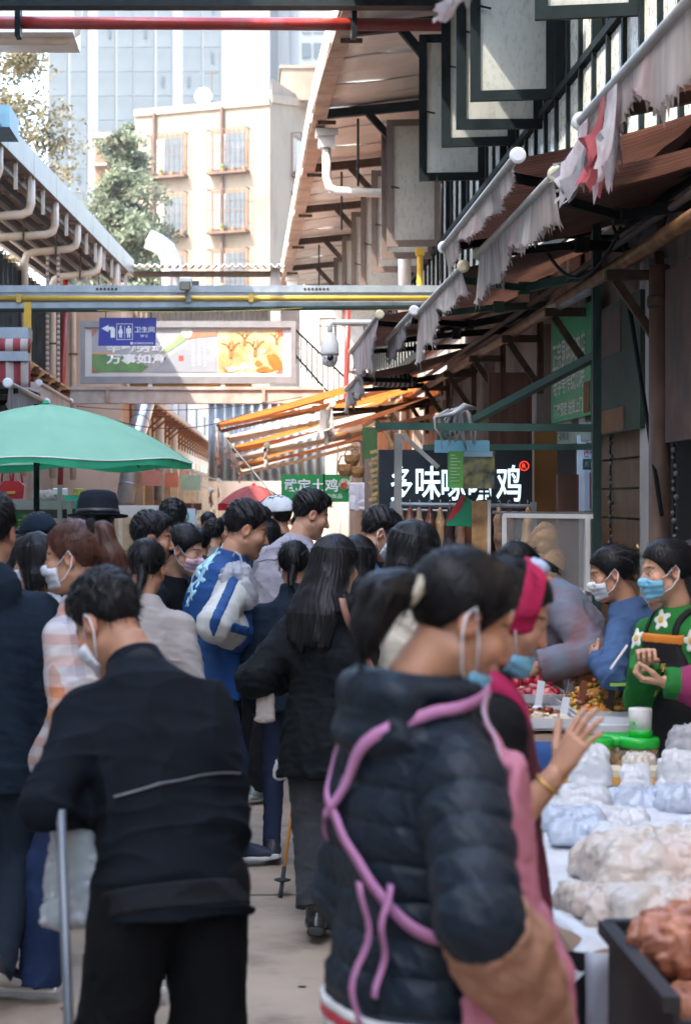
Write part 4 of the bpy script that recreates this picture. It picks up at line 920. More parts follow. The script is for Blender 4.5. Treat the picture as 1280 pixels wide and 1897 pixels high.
mb = MB(); mb.span((-9, -25.7, 0), (-3.6, 19.2, 12)); mb.build('wall', mat('bounce_block', (.58, .54, .48), .85), lt)  # kept pale to bounce light onto the right wall
mb = MB(); mb.span((-9.2, -25.7, 12), (-3.4, 19.4, 12.3)); mb.build('parapet', mat('grey_block', (.30, .29, .28)), lt)
def gx(d): return -3.05 + .0586 * (d - 24.7)
lw = thing('market_wing', 'left market wing with deep eaves, gutter and cream drain pipes', 'building', (-3.6, 31, 0))
mb = MB(); P = [(-3.75, 19.5), (-3.2, 40)]; mb.bar((-4.6, 19.5, 2.9), (-4.05, 41, 2.9), .9, 5.8); mb.build('wall', mat('wing_wall', (.34, .29, .25), .85, dirt=((.2, .15, .12), .5, 2)), lw)
ga, gb = 21.0, 39.5; LG = mat('gutter_grey', (.15, .125, .105), .45, var=.12, scale=2, dirt=((.09, .065, .05), .5, 2))
for j in range(9):
    a = ga + (gb - ga) * j / 9 + .01; b = ga + (gb - ga) * (j + 1) / 9 - .01
    mb = MB(); mb.bar((gx(a), a, 6.52), (gx(b), b, 6.52), .05, .34); mb.bar((gx(a) - .13, a, 6.38), (gx(b) - .13, b, 6.38), .26, .03); mb.build('gutter', LG, lw)
blue = MB(); blue.span((-3.9, 23.6, 6.35), (-2.80, 24.6, 6.62)); solo('blue_tank', blue, mat('blue_tank', (.06, .16, .26), .5, var=.2), 'blue grey box on the left eaves at the left edge', 'box', (-3.4, 24.2, 6.6))
for k in range(6): # purlins under the eaves
    mb = MB(); o = .2 + k * .24; mb.bar((gx(ga) - o, ga, 6.30 - .03 * k), (gx(gb) - o, gb, 6.30 - .03 * k), .06, .13); mb.build('purlin', mat('purlin_dark', (.05, .055, .06), .5, var=.2), lw)
mb = MB(); mb.add([(gx(ga) - .1, ga, 6.42), (gx(gb) - .1, gb, 6.42), (gx(gb) - 1.7, gb, 6.25), (gx(ga) - 1.7, ga, 6.25)], [(0, 1, 2, 3)]); mb.build('soffit', mat('soffit', (.40, .33, .28), .6), lw)
y = 24.9
while y < 39: # hangers
    x = gx(y); mb = MB(); mb.bar((x - .04, y, 6.4), (x - .04, y, 5.98), .03, .05); mb.bar((x - .04, y, 6.36), (x - .7, y, 6.30), .03, .04); mb.build('hanger', mat('hanger_cream', (.50, .42, .34), .5), lw); y += 1.15
for d, xl, zd in ((24.9, -4.2, 5.9), (27.4, -4.2, 5.84), (29.6, -4.0, 5.86), (32.0, -3.55, 5.95), (34.7, -3.35, 5.86), (37.2, -3.2, 5.8)):
    x = gx(d) - .06; pts = [(x, d, 6.4), (x, d, zd + .15), (x - .03, d, zd + .05), (x - .13, d, zd), (xl + .12, d, zd - .06), (xl + .03, d, zd - .11), (xl, d, zd - .22), (xl, d, 2.2)]
    mb = MB(); mb.tube(pts, .062, 10); mb.build('drain_pipe', CREAMP, lw, True)
    mb = MB(); c = (x * .6 + xl * .4, d, zd - .03); mb.box(c, (.03, .16, .16)); mb.bar(c, (c[0], d, 6.3), .02); mb.build('clamp', STEELB, lw)
    if d > 31: mb = MB(); mb.box((xl, d, 4.6), (.17, .17, .03)); mb.build('clamp', STEELB, lw)
mb = MB(); mb.tube([(-3.38, 36.5, 2), (-3.28, 36.5, 6.1)], .055, 10); mb.build('red_pipe', REDP, lw, True)
# upper windows of the wing: dark panes between pale bars
q = 0; y = 25.0
while y < 40.5:
    xx = -4.11 + .0256 * (y - 19.5) + .0
    mb = MB(); mb.bar((xx + .02, y, 3.1), (xx + .02, y, 5.75), .10 if q % 4 else .30, .09); mb.build('mullion', (mat('bar_cream', (.46, .36, .25), .5, var=.2), mat('bar_yellow', (.50, .36, .08), .5), mat('bar_grey', (.17, .15, .14), .5))[q % 3], lw)
    mb = MB(); mb.bar((xx + .005, y + .27, 3.2), (xx + .005, y + .27, 5.6), .02, .38); mb.build('pane', mat('wing_glass', (.06, .065, .065), .2, var=.4, scale=2), lw); y += .52; q += 1
for j, px in enumerate((88, 108)): # perforated posts
    d = 33.2; x = (px - VPX) * d / F; mb = MB(); mb.bar((x, d, 2.6), (x, d, 6.1), .075, .05); f = mb.build('post', mat('bar_grey', (.17, .15, .14)), lw)
    mb = MB()
    for z in range(38): mb.ball((x, d - .03, 2.7 + .09 * z), .032, 6, 4)
    f2 = mb.build('knob', mat('knob', (.55, .45, .36), .5), f); f2['kind'] = 'stuff'
# sunlit timber lean-to under the wing
lr = thing('lean_to_roof', 'orange sunlit timber lean-to roof left of the billboard', 'roof', at(100, 700, 31))
def LR(u, v): return at(58 + 86 * u, 668 + 62 * u, 27 + 9 * u) + Vector((-.55 * v, 0, .10 * v))
WOOD = mat('warm_wood', (.50, .27, .11), .7, var=.3, scale=5, stretch=(1, .25, 1))
mb = MB(); mb.grid(LR, 8, 3, .03); mb.build('boarding', WOOD, lr)
for j in range(9): mb = MB(); mb.bar(LR(j / 8.5, -.06) - Vector((0, 0, .06)), LR(j / 8.5, .9) - Vector((0, 0, .08)), .05, .07); mb.build('rafter', STEELB if j % 2 else WOOD, lr)
for j in range(5): mb = MB(); p = LR(j / 4.6, .0) - Vector((0, 0, .10)); mb.bar(p, p + Vector((-.35, 0, -.35)), .035); mb.build('strut', WOOD, lr)
# -- far left row of shops with its ledge, bending to the right
fr = thing('shop_row', 'far left shop row tinted peach with painted sunlight, bracketed ledge', 'building', (-1.8, 60, 0))
def FX(d): return -2.15 + .0253 * (d - 45)
PEACH = mat('peach_sun_tint', (.60, .44, .32), .8, var=.12, scale=1, dirt=((.36, .25, .18), .5, 1.2))  # warm sunlight is mixed into the cream wall colour
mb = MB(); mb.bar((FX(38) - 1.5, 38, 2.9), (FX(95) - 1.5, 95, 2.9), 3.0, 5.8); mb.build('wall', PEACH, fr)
mb = MB(); mb.bar((FX(38) + .2, 38, 3.88), (FX(95) + .2, 95, 3.88), .6, .10); mb.build('ledge', mat('ledge', (.62, .46, .34), .7), fr)
mb = MB(); mb.bar((FX(38) + .03, 38, 4.6), (FX(95) + .03, 95, 4.6), .05, 1.0); mb.build('upper_band', mat('upper_band', (.50, .42, .36), .6), fr)
y = 40
while y < 92:
    mb = MB(); mb.bar((FX(y), y, 3.80), (FX(y) + .46, y, 3.80), .06, .06); mb.bar((FX(y) + .42, y, 3.78), (FX(y), y, 3.42), .05, .05); mb.bar((FX(y) + .02, y, 3.82), (FX(y) + .02, y, 3.3), .05, .05); mb.build('bracket', mat('bracket_rust', (.28, .12, .06), .7), fr); y += 1.6
y = 41; q = 0
sg = ((.50, .22, .14), (.55, .45, .36), (.58, .30, .12), (.30, .42, .36), (.60, .50, .38), (.50, .12, .08))
while y < 90:
    mb = MB(); mb.bar((FX(y) + .05, y, 1.4), (FX(y) + .05, y, 2.8), .22, .3); mb.build('pier', mat('pier_peach', (.56, .40, .26), .7), fr)
    mb = MB(); mb.bar((FX(y + .3) + .05, y + .3, 2.75), (FX(y + 2.9) + .05, y + 2.9, 2.75), .06, .55); mb.build('shop_sign', mat('far_sign_%d' % (q % 6), sg[q % 6], .5, var=.2), fr)
    mb = MB(); mb.bar((FX(y + .3) + .01, y + .3, 1.2), (FX(y + 2.9) + .01, y + 2.9, 1.2), .04, 2.4); mb.build('shutter', mat('far_door_%d' % (q % 3), ((.55, .33, .05), (.05, .045, .04), (.40, .28, .18))[q % 3], .5, var=.2), fr)
    if q % 2 == 0: mb = MB(); mb.bar((FX(y + .6) + .08, y + .6, 4.5), (FX(y + 2.4) + .08, y + 2.4, 4.5), .05, .9); mb.build('window', mat('far_window', (.16, .20, .24), .25), fr)
    y += 3.2; q += 1
for px, d in ((296, 47), (322, 54)): x = (px - VPX) * d / F; mb = MB(); mb.tube([(x, d, 1.8), (x, d, 5.6)], .11, 10); mb.build('drain_pipe', WHITEP, fr, True)
# corrugated blue wall beyond the lower beam and dark doorway
cw = thing('corrugated_fence', 'blue grey corrugated metal hoarding far down the lane', 'hoarding', (.8, 62, 0)); mb = MB()
mb.grid(lambda u, v: (-1.0 + 5.2 * u, 62 + .10 * math.sin(u * 2 * math.pi * 18), 2.4 + 2.6 * v), 144, 1, .02); mb.build('sheet', mat('hoarding_blue', (.32, .36, .40), .4, metal=.3, var=.15), cw, True)
mb = MB(); mb.span((-1.0, 61.7, 1.0), (4.2, 61.8, 1.2)); mb.span((-1.0, 61.85, 4.95), (4.2, 62.1, 5.05)); mb.build('rail', STEELB, cw)
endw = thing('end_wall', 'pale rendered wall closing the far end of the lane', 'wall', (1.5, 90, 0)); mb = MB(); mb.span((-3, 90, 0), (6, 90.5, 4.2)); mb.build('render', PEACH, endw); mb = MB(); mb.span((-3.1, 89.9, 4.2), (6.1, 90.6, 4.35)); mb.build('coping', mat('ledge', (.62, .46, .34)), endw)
# silver air ducts
SILV = mat('duct_silver', (.55, .58, .62), .3, metal=.8, var=.12, scale=6, bump=.25, bscale=14)
def duct(label, pts, r, ring=.2):
    t = thing('air_duct', label, 'duct', pts[-1]); mb = MB(); mb.tube(pts, r, 14); mb.build('tube', SILV, t, True)
    L = 0
    for a, b in zip(pts, pts[1:]):
        n = max(1, int((Vector(b) - Vector(a)).length / .45))
        for i in range(n): p = Vector(a).lerp(Vector(b), (i + .5) / n); e = (Vector(b) - Vector(a)).normalized(); mb = MB(); mb.tube([p - e * .012, p + e * .012], r * 1.05, 14); mb.build('joint', GALV, t, True)
duct('slanting silver air duct behind the black hat on the left', [at(283, 690, 34.5), at(268, 750, 34), at(252, 810, 33.5), at(232, 932, 33)], .165)
duct('bent silver duct elbow rising above the footbridge roof', [at(274, 442, 47), at(292, 450, 47), at(308, 462, 47), at(316, 482, 47), at(318, 540, 47)], .24)
# white wall panels, stair rail and red pipe right of the billboard
sw = thing('stairway', 'white walled stairway with dark iron railing right of the billboard', 'stairs', at(610, 760, 37))
d = 38.0
for j in range(5): mb = MB(); mb.span(at(556 + j * 29, 800, d), at(556 + j * 29 + 28, 556, d + .1)); mb.build('panel', mat('white_panel', (.62, .60, .57), .5, var=.08, dirt=((.45, .38, .32), .4, 2)), sw)
for j, (x0, y0, x1, y1) in enumerate(((592, 588, 622, 640), (646, 600, 676, 690))):
    mb = MB(); mb.span(at(x0, y1, d - .02), at(x1, y0, d + .02)); f = mb.build('window', FRAMEG, sw); mb = MB(); mb.span(at(x0 + 3, y1 - 4, d - .035), at(x1 - 3, y0 + 4, d - .01)); mb.build('pane', mat('stair_glass', (.50, .52, .52), .2), f)
dd = 35.0; mb = MB(); mb.tube([at(545, 608, dd), at(640, 700, dd)], .022, 6); mb.tube([at(545, 655, dd), at(615, 735, dd)], .022, 6); mb.build('handrail', STEELD, sw)
for j in range(9): mb = MB(); x = 548 + j * 10; y = 611 + j * 9.7; mb.tube([at(x, y, dd), at(x, y + 62, dd)], .012, 5); mb.build('baluster', STEELD, sw)
mb = MB(); mb.tube([at(645, 560, 33), at(640, 760, 33)], .045, 8); mb.build('red_pipe', REDP, sw, True)

# ---------------------------------------------------------------- far background
ab = thing('old_apartment', 'old cream apartment block with caged windows behind the lane', 'building', (1.45, 96, 0))
APW = mat('apt_cream', (.20, .165, .125), .85, var=.10, scale=.35, dirt=((.12, .085, .055), .8, .32), detail=8)
A0, A1, A2 = Vector((-5.32, 98, 0)), Vector((1.45, 95, 0)), Vector((4.2, 103, 0)); HT = 21.2
mb = MB(); mb.prism([(A0.x, A0.y), (A1.x, A1.y), (A2.x, A2.y), (A2.x, 112), (A0.x, 112)], (0, 0, 0), (1, 0, 0), (0, 1, 0), (0, 0, HT)); mb.build('wall', APW, ab)
mb = MB(); mb.bar(A0 + Vector((0, 0, HT + .1)), A1 + Vector((0, 0, HT + .1)), .25, .35); mb.bar(A1 + Vector((0, 0, HT + .25)), A2 + Vector((0, 0, HT + 1.5)), .25, .4); mb.build('parapet', mat('apt_parapet', (.22, .18, .14), .85, dirt=((.3, .22, .16), .7, .6)), ab)
mb = MB(); mb.prism([(A1.x + .1, A1.y + .3), (A2.x, A2.y), (A2.x, 112), (A1.x + .1, 112)], (0, 0, HT), (1, 0, 0), (0, 1, 0), (0, 0, 1.3)); mb.build('stair_head', APW, ab)
mb = MB(); mb.span((2.1, 99, HT + 1), (4.6, 103, HT + 2.6)); mb.span((2.0, 98.9, HT + 2.6), (4.7, 103.1, HT + 2.75)); mb.build('roof_room', APW, ab)
ORG_W = mat('cage_rust', (.085, .05, .033), .7, var=.3, scale=3); POT = mat('pot_clay', (.45, .16, .06), .8); ALU = mat('alu', (.62, .62, .62), .4)
def awin(c, ex_, w, h):
    n = Vector((0, 0, 1)).cross(ex_) * -1; n = n if n.y < 0 else -n
    mb = MB(); mb.bar(c - ex_ * (w / 2 + .12) + n * .02, c + ex_ * (w / 2 + .12) + n * .02, .06, h + .25); f = mb.build('window', mat('apt_surround', (.15, .095, .06), .8, var=.2, scale=1), ab)
    mb = MB(); mb.bar(c - ex_ * w * .1 + n * .06 - Vector((0, 0, .0)), c + ex_ * w * .45 + n * .06, .04, h * .92); mb.build('pane', mat('apt_glass', (.06, .075, .09), .2, var=.3, scale=1), f)
    mb = MB(); mb.bar(c - ex_ * w * .48 + n * .07, c - ex_ * w * .12 + n * .07, .04, h * .9); mb.build('curtain', mat('apt_curtain', (.35, .32, .3), .8), f)
    mb = MB()
    for i in range(8): p = c + ex_ * w * (i / 7 - .5) * 1.15 + n * .5; mb.bar(p - Vector((0, 0, h / 2 + .1)), p + Vector((0, 0, h / 2 + .1)), .03, .03)
    for z in (-.5, .0, .5): mb.bar(c - ex_ * w * .6 + n * .5 + Vector((0, 0, z * (h + .2))), c + ex_ * w * .6 + n * .5 + Vector((0, 0, z * (h + .2))), .035, .035)
    for s in (-1, 1):
        for z in (-.5, .5): q0 = c + ex_ * w * .6 * s + Vector((0, 0, z * (h + .2))); mb.bar(q0, q0 + n * .5, .035, .035)
    g = mb.build('cage', ORG_W, f)
    mb = MB(); mb.bar(c - ex_ * w * .62 + n * .27 - Vector((0, 0, h / 2 + .16)), c + ex_ * w * .62 + n * .27 - Vector((0, 0, h / 2 + .16)), .5, .08); mb.build('ledge', ORG_W, f)
    for i in range(4):
        p = c + ex_ * w * (i / 3 - .5) * 1.0 + n * .3 - Vector((0, 0, h / 2 + .12)); mb = MB(); mb.lathe([(.09, 0), (.13, .2)], p, 8); mb.build('pot', POT, f); 
        if i % 3 == 1: mb = MB(); mb.ball(p + Vector((0, 0, .32)), .13, 7, 5, jit=.3); mb.build('plant', mat('pot_plant', (.10, .16, .05), .8), f)
ux = (A1 - A0).normalized(); u2 = (A2 - A1).normalized()
for fl in range(0, 3):
    zc = EYE + (925 - 280) * 96.5 / F - .1 - fl * 2.95
    for px, w in ((315, 1.75), (428, 1.75)):
        t = (px - 250) / 250; c = A0.lerp(A1, t); awin(Vector((c.x, c.y, zc)), ux, w, 1.9)
    c = A1.lerp(A2, .52); awin(Vector((c.x, c.y, zc + .3)), u2, 1.6, 1.9)
mb = MB(); mb.span((-7.4, 99, 12), (-5.33, 100, HT - 1.0)); mb.build('annex', mat('annex_brick', (.20, .12, .075), .85, var=.25, scale=.8), ab); mb = MB(); mb.span((-7.6, 98.6, HT - 1.0), (-5.33, 100, HT - .75)); mb.build('canopy', mat('balcony', (.34, .28, .26), .7), ab); mb = MB(); mb.span((-7.5, 98.6, HT - 2.4), (-5.33, 99, HT - 2.3)); mb.build('balcony', mat('balcony', (.34, .28, .26), .7), ab)
for px, dx in ((287, 0), (413, 0)): t = (px - 250) / 250; c = A0.lerp(A1, t); mb = MB(); mb.tube([(c.x, c.y - .15, 6), (c.x, c.y - .15, HT)], .09, 8); mb.build('downpipe', ORG_W, ab)
# roof tanks and aerial
tk = thing('water_tank', 'white round water tank on the old apartment roof', 'tank', at(377, 200, 99)); c = at(377, 200, 99); mb = MB(); mb.ball(c + Vector((0, 0, .6)), .46, 14, 10); mb.build('vessel', WHITEP, tk, True); mb = MB(); mb.box(c + Vector((0, 0, .1)), (.5, .5, .4)); mb.build('stand', POT, tk)
tk = thing('water_tank', 'wide white tank at the right of the apartment roof', 'tank', at(482, 195, 99)); c = at(482, 195, 99); mb = MB(); mb.lathe([(.9, 0), (.9, .5), (.45, .8), (.45, 1.1), (.1, 1.25)], c, 18); mb.build('vessel', WHITEP, tk, True); mb = MB(); mb.box(c, (1.9, 1.9, .2)); mb.build('stand', WHITEP, tk)
ae = thing('roof_aerial', 'thin television aerial on the old apartment roof', 'aerial', at(392, 205, 99)); c = at(392, 205, 99); mb = MB(); mb.tube([c, c + Vector((0, 0, 2.0))], .03, 5); mb.build('mast', STEELB, ae); mb = MB(); mb.bar(c + Vector((-.35, 0, 1.9)), c + Vector((.35, 0, 1.95)), .04); mb.build('boom', STEELB, ae)
# glass tower
tw = thing('glass_tower', 'tall pale tower with blue glass strips far behind', 'tower', (-16, 300, 0)); dt = 300.0
def T(px): return (px - VPX) * dt / F
mb = MB(); mb.span((T(88), dt, 0), (T(500), dt + 30, 100)); mb.build('shaft', mat('tower_white', (.12, .13, .135), .5, var=.04), tw)
mb = MB(); mb.span((T(480), dt + 4, 0), (T(660), dt + 34, 98)); mb.build('wing', mat('tower_pale', (.10, .115, .125), .5, var=.04), tw)
for px in (493, 515): mb = MB(); mb.span((T(px), dt + 3, 0), (T(px) + (.8 if px < 500 else 1.8), dt + 4.2, 99)); mb.build('pier', mat('tower_grey', (.085, .095, .10), .5), tw)
TG = mat('tower_glass', (.060, .076, .085), .4, var=.2, scale=.25, spec=.2); TG2 = mat('tower_glass_dark', (.025, .04, .05), .4, var=.1, spec=.2)
me_cache = {}
def pane_at(px0, px1, z, hgt, m, y):
    w = T(px1) - T(px0); key = (round(w, 2), hgt, m.name)
    if key not in me_cache: b_ = MB(); b_.box((0, 0, 0), (w - .10, .3, hgt - .10)); me_cache[key] = raw_mesh('glass_pane', b_.v, b_.f, False); me_cache[key].materials.append(m)
    o = link_mesh('glass_pane', me_cache[key], None, tw); o.location = Vector(((T(px0) + T(px1)) / 2, y, z)) - ORG[tw.name]
rp = random.Random(2); cnt = 0
for (a, b) in ((91, 125), (130, 161), (181, 213), (217, 246), (248, 285), (290, 318), (338, 373), (376, 408)):
    for fl in range(14): pane_at(a, b, 36 + fl * 3.75, 3.75, TG, dt - .05)
    for fl in range(14):
        if rp.random() < .3: cx = a + (b - a) * (.3 + .5 * rp.random()); pane_at(cx - 3.2, cx + 3.2, 36.3 + fl * 3.75, 1.7, TG2, dt - .2)
for (a, b) in ((560, 577), (582, 600)):
    for fl in range(14): pane_at(a, b, 37 + fl * 3.0 * 1.3, 2.4, TG2 if fl % 2 else TG, dt + 3.9)

# ---------------------------------------------------------------- trees
def leaf_mesh(pts, size, tilt=None, rng=None):
    rng = rng or RNG; n = len(pts); a = rng.normal(0, 1, (n, 3)); a /= np.linalg.norm(a, axis=1)[:, None]; b = np.cross(a, rng.normal(0, 1, (n, 3))); b /= np.linalg.norm(b, axis=1)[:, None]
    s = size * (.6 + .8 * rng.random((n, 1))); V = np.stack([pts - a * s, pts + b * s * .45, pts + a * s, pts - b * s * .45], 1).reshape(-1, 3); return V, np.arange(4 * n).reshape(-1, 4)
def broadleaf(label, base, H, crown, nclump, leaf, m, seed):
    t = thing('tree', label, 'tree', base); rg = np.random.default_rng(seed); b = np.array(base); mb = MB()
    mb.tube([Vector(base), Vector(base) + Vector((.1, 0, H * .35)), Vector(base) + Vector((-.05, 0, H * .75))], [.16, .12, .05], 8); mb.build('trunk', mat('bark', (.12, .085, .06), .9, bump=.4), t, True)
    cl = []; lim = MB()
    for i in range(nclump):
        v = rg.normal(0, 1, 3); v /= np.linalg.norm(v); c = b + V3(0, 0, H * .66) + v * np.array(crown) * (.35 + .65 * rg.random()); cl.append(c + rg.normal(0, 1, (int(230 * (.5 + rg.random())), 3)) * np.array((.34, .34, .24)) * (.6 + .7 * rg.random()))
        if i % 3 == 0: lim.tube([Vector(b + V3(0, 0, H * (.35 + .3 * rg.random()))), Vector(c)], [.035, .012], 5)
    lim.build('limb', mat('bark', (.12, .085, .06)), t, True)['kind'] = 'stuff'
    V, Q = leaf_mesh(np.concatenate(cl), leaf, rng=rg); link_mesh('crown', np_mesh('crown', V - b, Q, False), m, t); return t
LEAF = mat('leaf_olive', (.13, .125, .06), .6, var=.5, scale=1.6, trans=.25, tint=(.17, .14, .07)); PINE = mat('leaf_pine', (.15, .175, .11), .65, var=.45, scale=1.2, trans=.35)
broadleaf('loose olive green tree at the top left edge', (-6.1, 48, 0), 15.4, (1.7, 1.2, 3.2), 60, .075, LEAF, 4)
broadleaf('faint thin tree between the tower and the old apartment', (-6.6, 88, 0), 14.5, (1.8, 1.2, 2.6), 30, .11, LEAF, 9)
def conifer(label, base, H, r, z0, seed):
    t = thing('conifer_tree', label, 'tree', base); rg = np.random.default_rng(seed); b = np.array(base); mb = MB(); mb.tube([Vector(base), Vector(base) + Vector((0, 0, H))], [.2, .03], 8); mb.build('trunk', mat('bark', (.12, .085, .06)), t, True); pts = []
    lim = MB(); n = 120
    for i in range(n):
        f = i / n; z = z0 + (H - z0) * f; L = r * (1 - f ** 3) ** .5 * (.25 + .95 * rg.random()); a = rg.random() * 6.283; e = V3(math.cos(a), math.sin(a), 0); k = int(20 + 110 * L)
        s = rg.random(k) ** .7; p = b + V3(0, 0, z) + e * (s * L)[:, None] + V3(0, 0, 1) * (-.30 * s ** 2 * L + .22 * s * L)[:, None]; p += rg.normal(0, 1, (k, 3)) * np.array((.17, .17, .16)) * (.35 + L * .42); pts.append(p); lim.tube([Vector(b + V3(0, 0, z)), Vector(b + V3(0, 0, z - .08 * L) + e * L)], [.04, .01], 4)
    lim.build('limb', mat('bark', (.12, .085, .06)), t)['kind'] = 'stuff'; V, Q = leaf_mesh(np.concatenate(pts), .105, rng=rg); link_mesh('crown', np_mesh('crown', V - b, Q, False), PINE, t)
conifer('bushy conifer in front of the old apartment block', (-4.05, 68, 0), 14.9, 1.75, 7.6, 5)
conifer('lower conifer above the left eaves', (-3.75, 60, 0), 10.9, 1.5, 6.5, 8)
conifer('small conifer beside the silver duct elbow', (-3.0, 64, 0), 10.2, 1.25, 6.5, 12)
# ---------------------------------------------------------------- awnings
BROWNCLOTH = stripes('awning_brown', ((.085, .028, .020), (.16, .075, .05), (.06, .03, .025), (.19, .12, .085), (.10, .03, .025)), 1, 9, trans=.22, wear=.8)
ORANGECLOTH = stripes('awning_orange', ((.55, .20, .04), (.50, .07, .02), (.62, .30, .06), (.36, .045, .02), (.60, .26, .05), (.50, .10, .03)), 1, 3.0, trans=.6, wear=.4)
PALECLOTH = stripes('awning_pale', ((.68, .62, .56), (.66, .50, .44), (.70, .66, .62), (.60, .40, .36)), 1, 3.2, trans=.35, wear=.35)
FRINGE = mat('fringe_cloth', (.42, .34, .31), .9, var=.28, scale=9, stretch=(1, 1, .15), trans=.25, dirt=((.42, .14, .15), .5, 3), tint=(.44, .39, .36))
FRINGE2 = mat('fringe_grey', (.28, .26, .25), .9, var=.35, scale=14, stretch=(1, 1, .12), trans=.2)
CAPW = mat('cap_white', (.66, .68, .68), .35, var=.05); CAPY = mat('cap_cream', (.58, .53, .36), .4, var=.08)
def valance(p0, p1, drop, m, parent, seed=0, ragged=.4, sway=(0, 0), taper=None, nc=130):
    """frayed cloth strip hanging from the line p0-p1"""
    drop *= 1.25; rg = random.Random(seed); p0, p1 = Vector(p0), Vector(p1); e = (p1 - p0).normalized(); nx = Vector((e.y, -e.x, 0)); nr = 6; V = []; ph = rg.random() * 6
    for i in range(nc + 1):
        u = i / nc; L = drop * (1 - ragged * .5 + ragged * .5 * math.sin(u * 7 + ph) + ragged * .35 * math.sin(u * 17 + ph * 2)) * (taper(u) if taper else 1); fr = (.78 + .22 * rg.random()) if i % 2 else (.62 + .3 * rg.random())
        for j in range(nr + 1):
            v = j / nr; l = L * min(v, .74) / .74 * .76 if v < .75 else L * (.76 + (v - .74) / .26 * (fr - .76)) if fr > .76 or v < .99 else L * .74
            w = .018 * math.sin(u * 34 + ph) * v + .03 * math.sin(u * 9 + ph) * v + (.010 * (1 if i % 2 else -1) if v > .75 else 0)
            V.append(p0 + (p1 - p0) * u + nx * (w + sway[0] * v * v) + e * (sway[1] * v * v + .012 * math.sin(u * 50) * v) - Vector((0, 0, max(.02, l) if j else 0)))
    mb = MB(); mb.add(V, [(i * (nr + 1) + j, (i + 1) * (nr + 1) + j, (i + 1) * (nr + 1) + j + 1, i * (nr + 1) + j + 1) for i in range(nc) for j in range(nr) if not (j == nr - 1 and i % 2)])
    return mb.build('valance', m, parent, True)
def awning(label, y0, y1, xb, zb, xw, zw, cloth, cap=CAPW, drop=.27, fm=FRINGE, arms=True, barm=None, seed=0, ragged=.4, sway=(0, 0), skew=0, group=None, armm=None, taper=None):
    t = thing('awning', label, 'awning', (xb, (y0 + y1) / 2, zb), group=group); z2 = zb - skew
    mb = MB(); sg = .05 + .03 * random.random()
    mb.grid(lambda u, v: (xw + (xb - xw) * u, y0 + (y1 - y0) * v, zw + ((zb + (z2 - zb) * v) - zw) * u - sg * math.sin(math.pi * u) * (.5 + .5 * math.sin(math.pi * v)) + .008 * math.sin(v * 23 + u * 4)), 10, 16); mb.build('fabric', cloth, t, True)
    a, b = Vector((xb, y0 - .06, zb)), Vector((xb, y1 + .04, z2)); mb = MB(); mb.tube([a, b], .026, 8); mb.build('roller_bar', barm or mat('bar_aluminium', (.42, .40, .37), .45, metal=.4, var=.15), t, True)
    for q in (a, b):
        mb = MB(); mb.lathe([(.040, -.02), (.044, -.012), (.044, .012), (.030, .02)], q, 20, Matrix.Rotation(R(90), 3, 'X')); auto_smooth(mb.build('end_cap', cap, t), 30)
    if arms:
        for y, sgn in ((y0 + .35, 1), (y1 - .35, -1)):
            w_, b_ = Vector((xw - .05, y + sgn * .1, zw - .28)), Vector((xb + .03, y, zb - .05)); e_ = (w_ + b_) / 2 + Vector((0, sgn * .55, -.03)); mb = MB(); mb.bar(w_, e_, .05, .06); mb.bar(e_, b_, .04, .05); mb.box(e_, (.08, .08, .09)); mb.build('folding_arm', armm or STEELD, t)
        mb = MB(); mb.bar((xw - .05, y0 - .05, zw - .3), (xw - .05, y1 + .05, zw - .3), .05, .06); mb.build('torsion_bar', armm or STEELD, t)
    if drop: valance(a + Vector((0, .08, -.02)), b - Vector((0, .05, .02)), drop, fm, t, seed, ragged, sway, taper)
    return t
GA = 'frayed awnings along the right wall'
n1 = awning('nearest brown awning with long torn fringe at the upper right corner', 6.4, 9.2, 1.62, 3.62, 2.66, 3.92, BROWNCLOTH, drop=.34, seed=1, ragged=.5, group=GA, armm=STEELB)
awning('brown awning with blue white end cap under the open windows', 10.5, 14.2, 1.49, 3.67, 2.66, 3.98, BROWNCLOTH, CAPW, .22, seed=2, group=GA, sway=(0, -.1), taper=lambda u: .5 + .6 * u)
awning('brown awning with cream end cap and wide frayed fringe', 9.9, 13.0, 1.60, 3.47, 2.66, 3.72, BROWNCLOTH, CAPY, .30, seed=3, ragged=.3, group=GA, taper=lambda u: .75 + .3 * u)
awning('brown awning with green arm and cream cap beyond the second fringe', 13.3, 16.6, 1.52, 3.41, 2.66, 3.72, BROWNCLOTH, CAPY, .42, seed=4, group=GA, armm=mat('arm_green', (.05, .15, .12), .4), sway=(.0, -.15), taper=lambda u: .4 + .6 * u)
awning('brown awning with pale round cap above the hanging leaflets', 16.5, 19.4, 1.47, 3.42, 2.66, 3.75, BROWNCLOTH, CAPW, .30, FRINGE2, seed=5, group=GA, taper=lambda u: .3 + .7 * u)
awning('brown awning with cream cap just right of the dome camera', 18.2, 22.6, 1.30, 3.55, 2.66, 3.85, BROWNCLOTH, CAPY, .42, seed=6, group=GA, ragged=.5)
awning('brown awning with dark fringe above the zebra striped roll', 21.5, 24.6, 1.35, 3.22, 2.66, 3.55, BROWNCLOTH, CAPW, .28, FRINGE2, seed=7, group=GA)
GB = 'sunlit striped awnings over the lane'
ARMT = mat('arm_tan', (.42, .30, .20), .5, var=.15)
FM = mat('fringe_mix', (.36, .20, .16), .9, var=.8, scale=12, tint=(.5, .42, .38), trans=.3)
awning('largest orange striped awning glowing in the sun', 28.6, 31.4, -.34, 2.96, 2.62, 3.84, ORANGECLOTH, CAPY, .6, FM, seed=8, barm=STEELB, armm=ARMT, group=GB, ragged=.6)
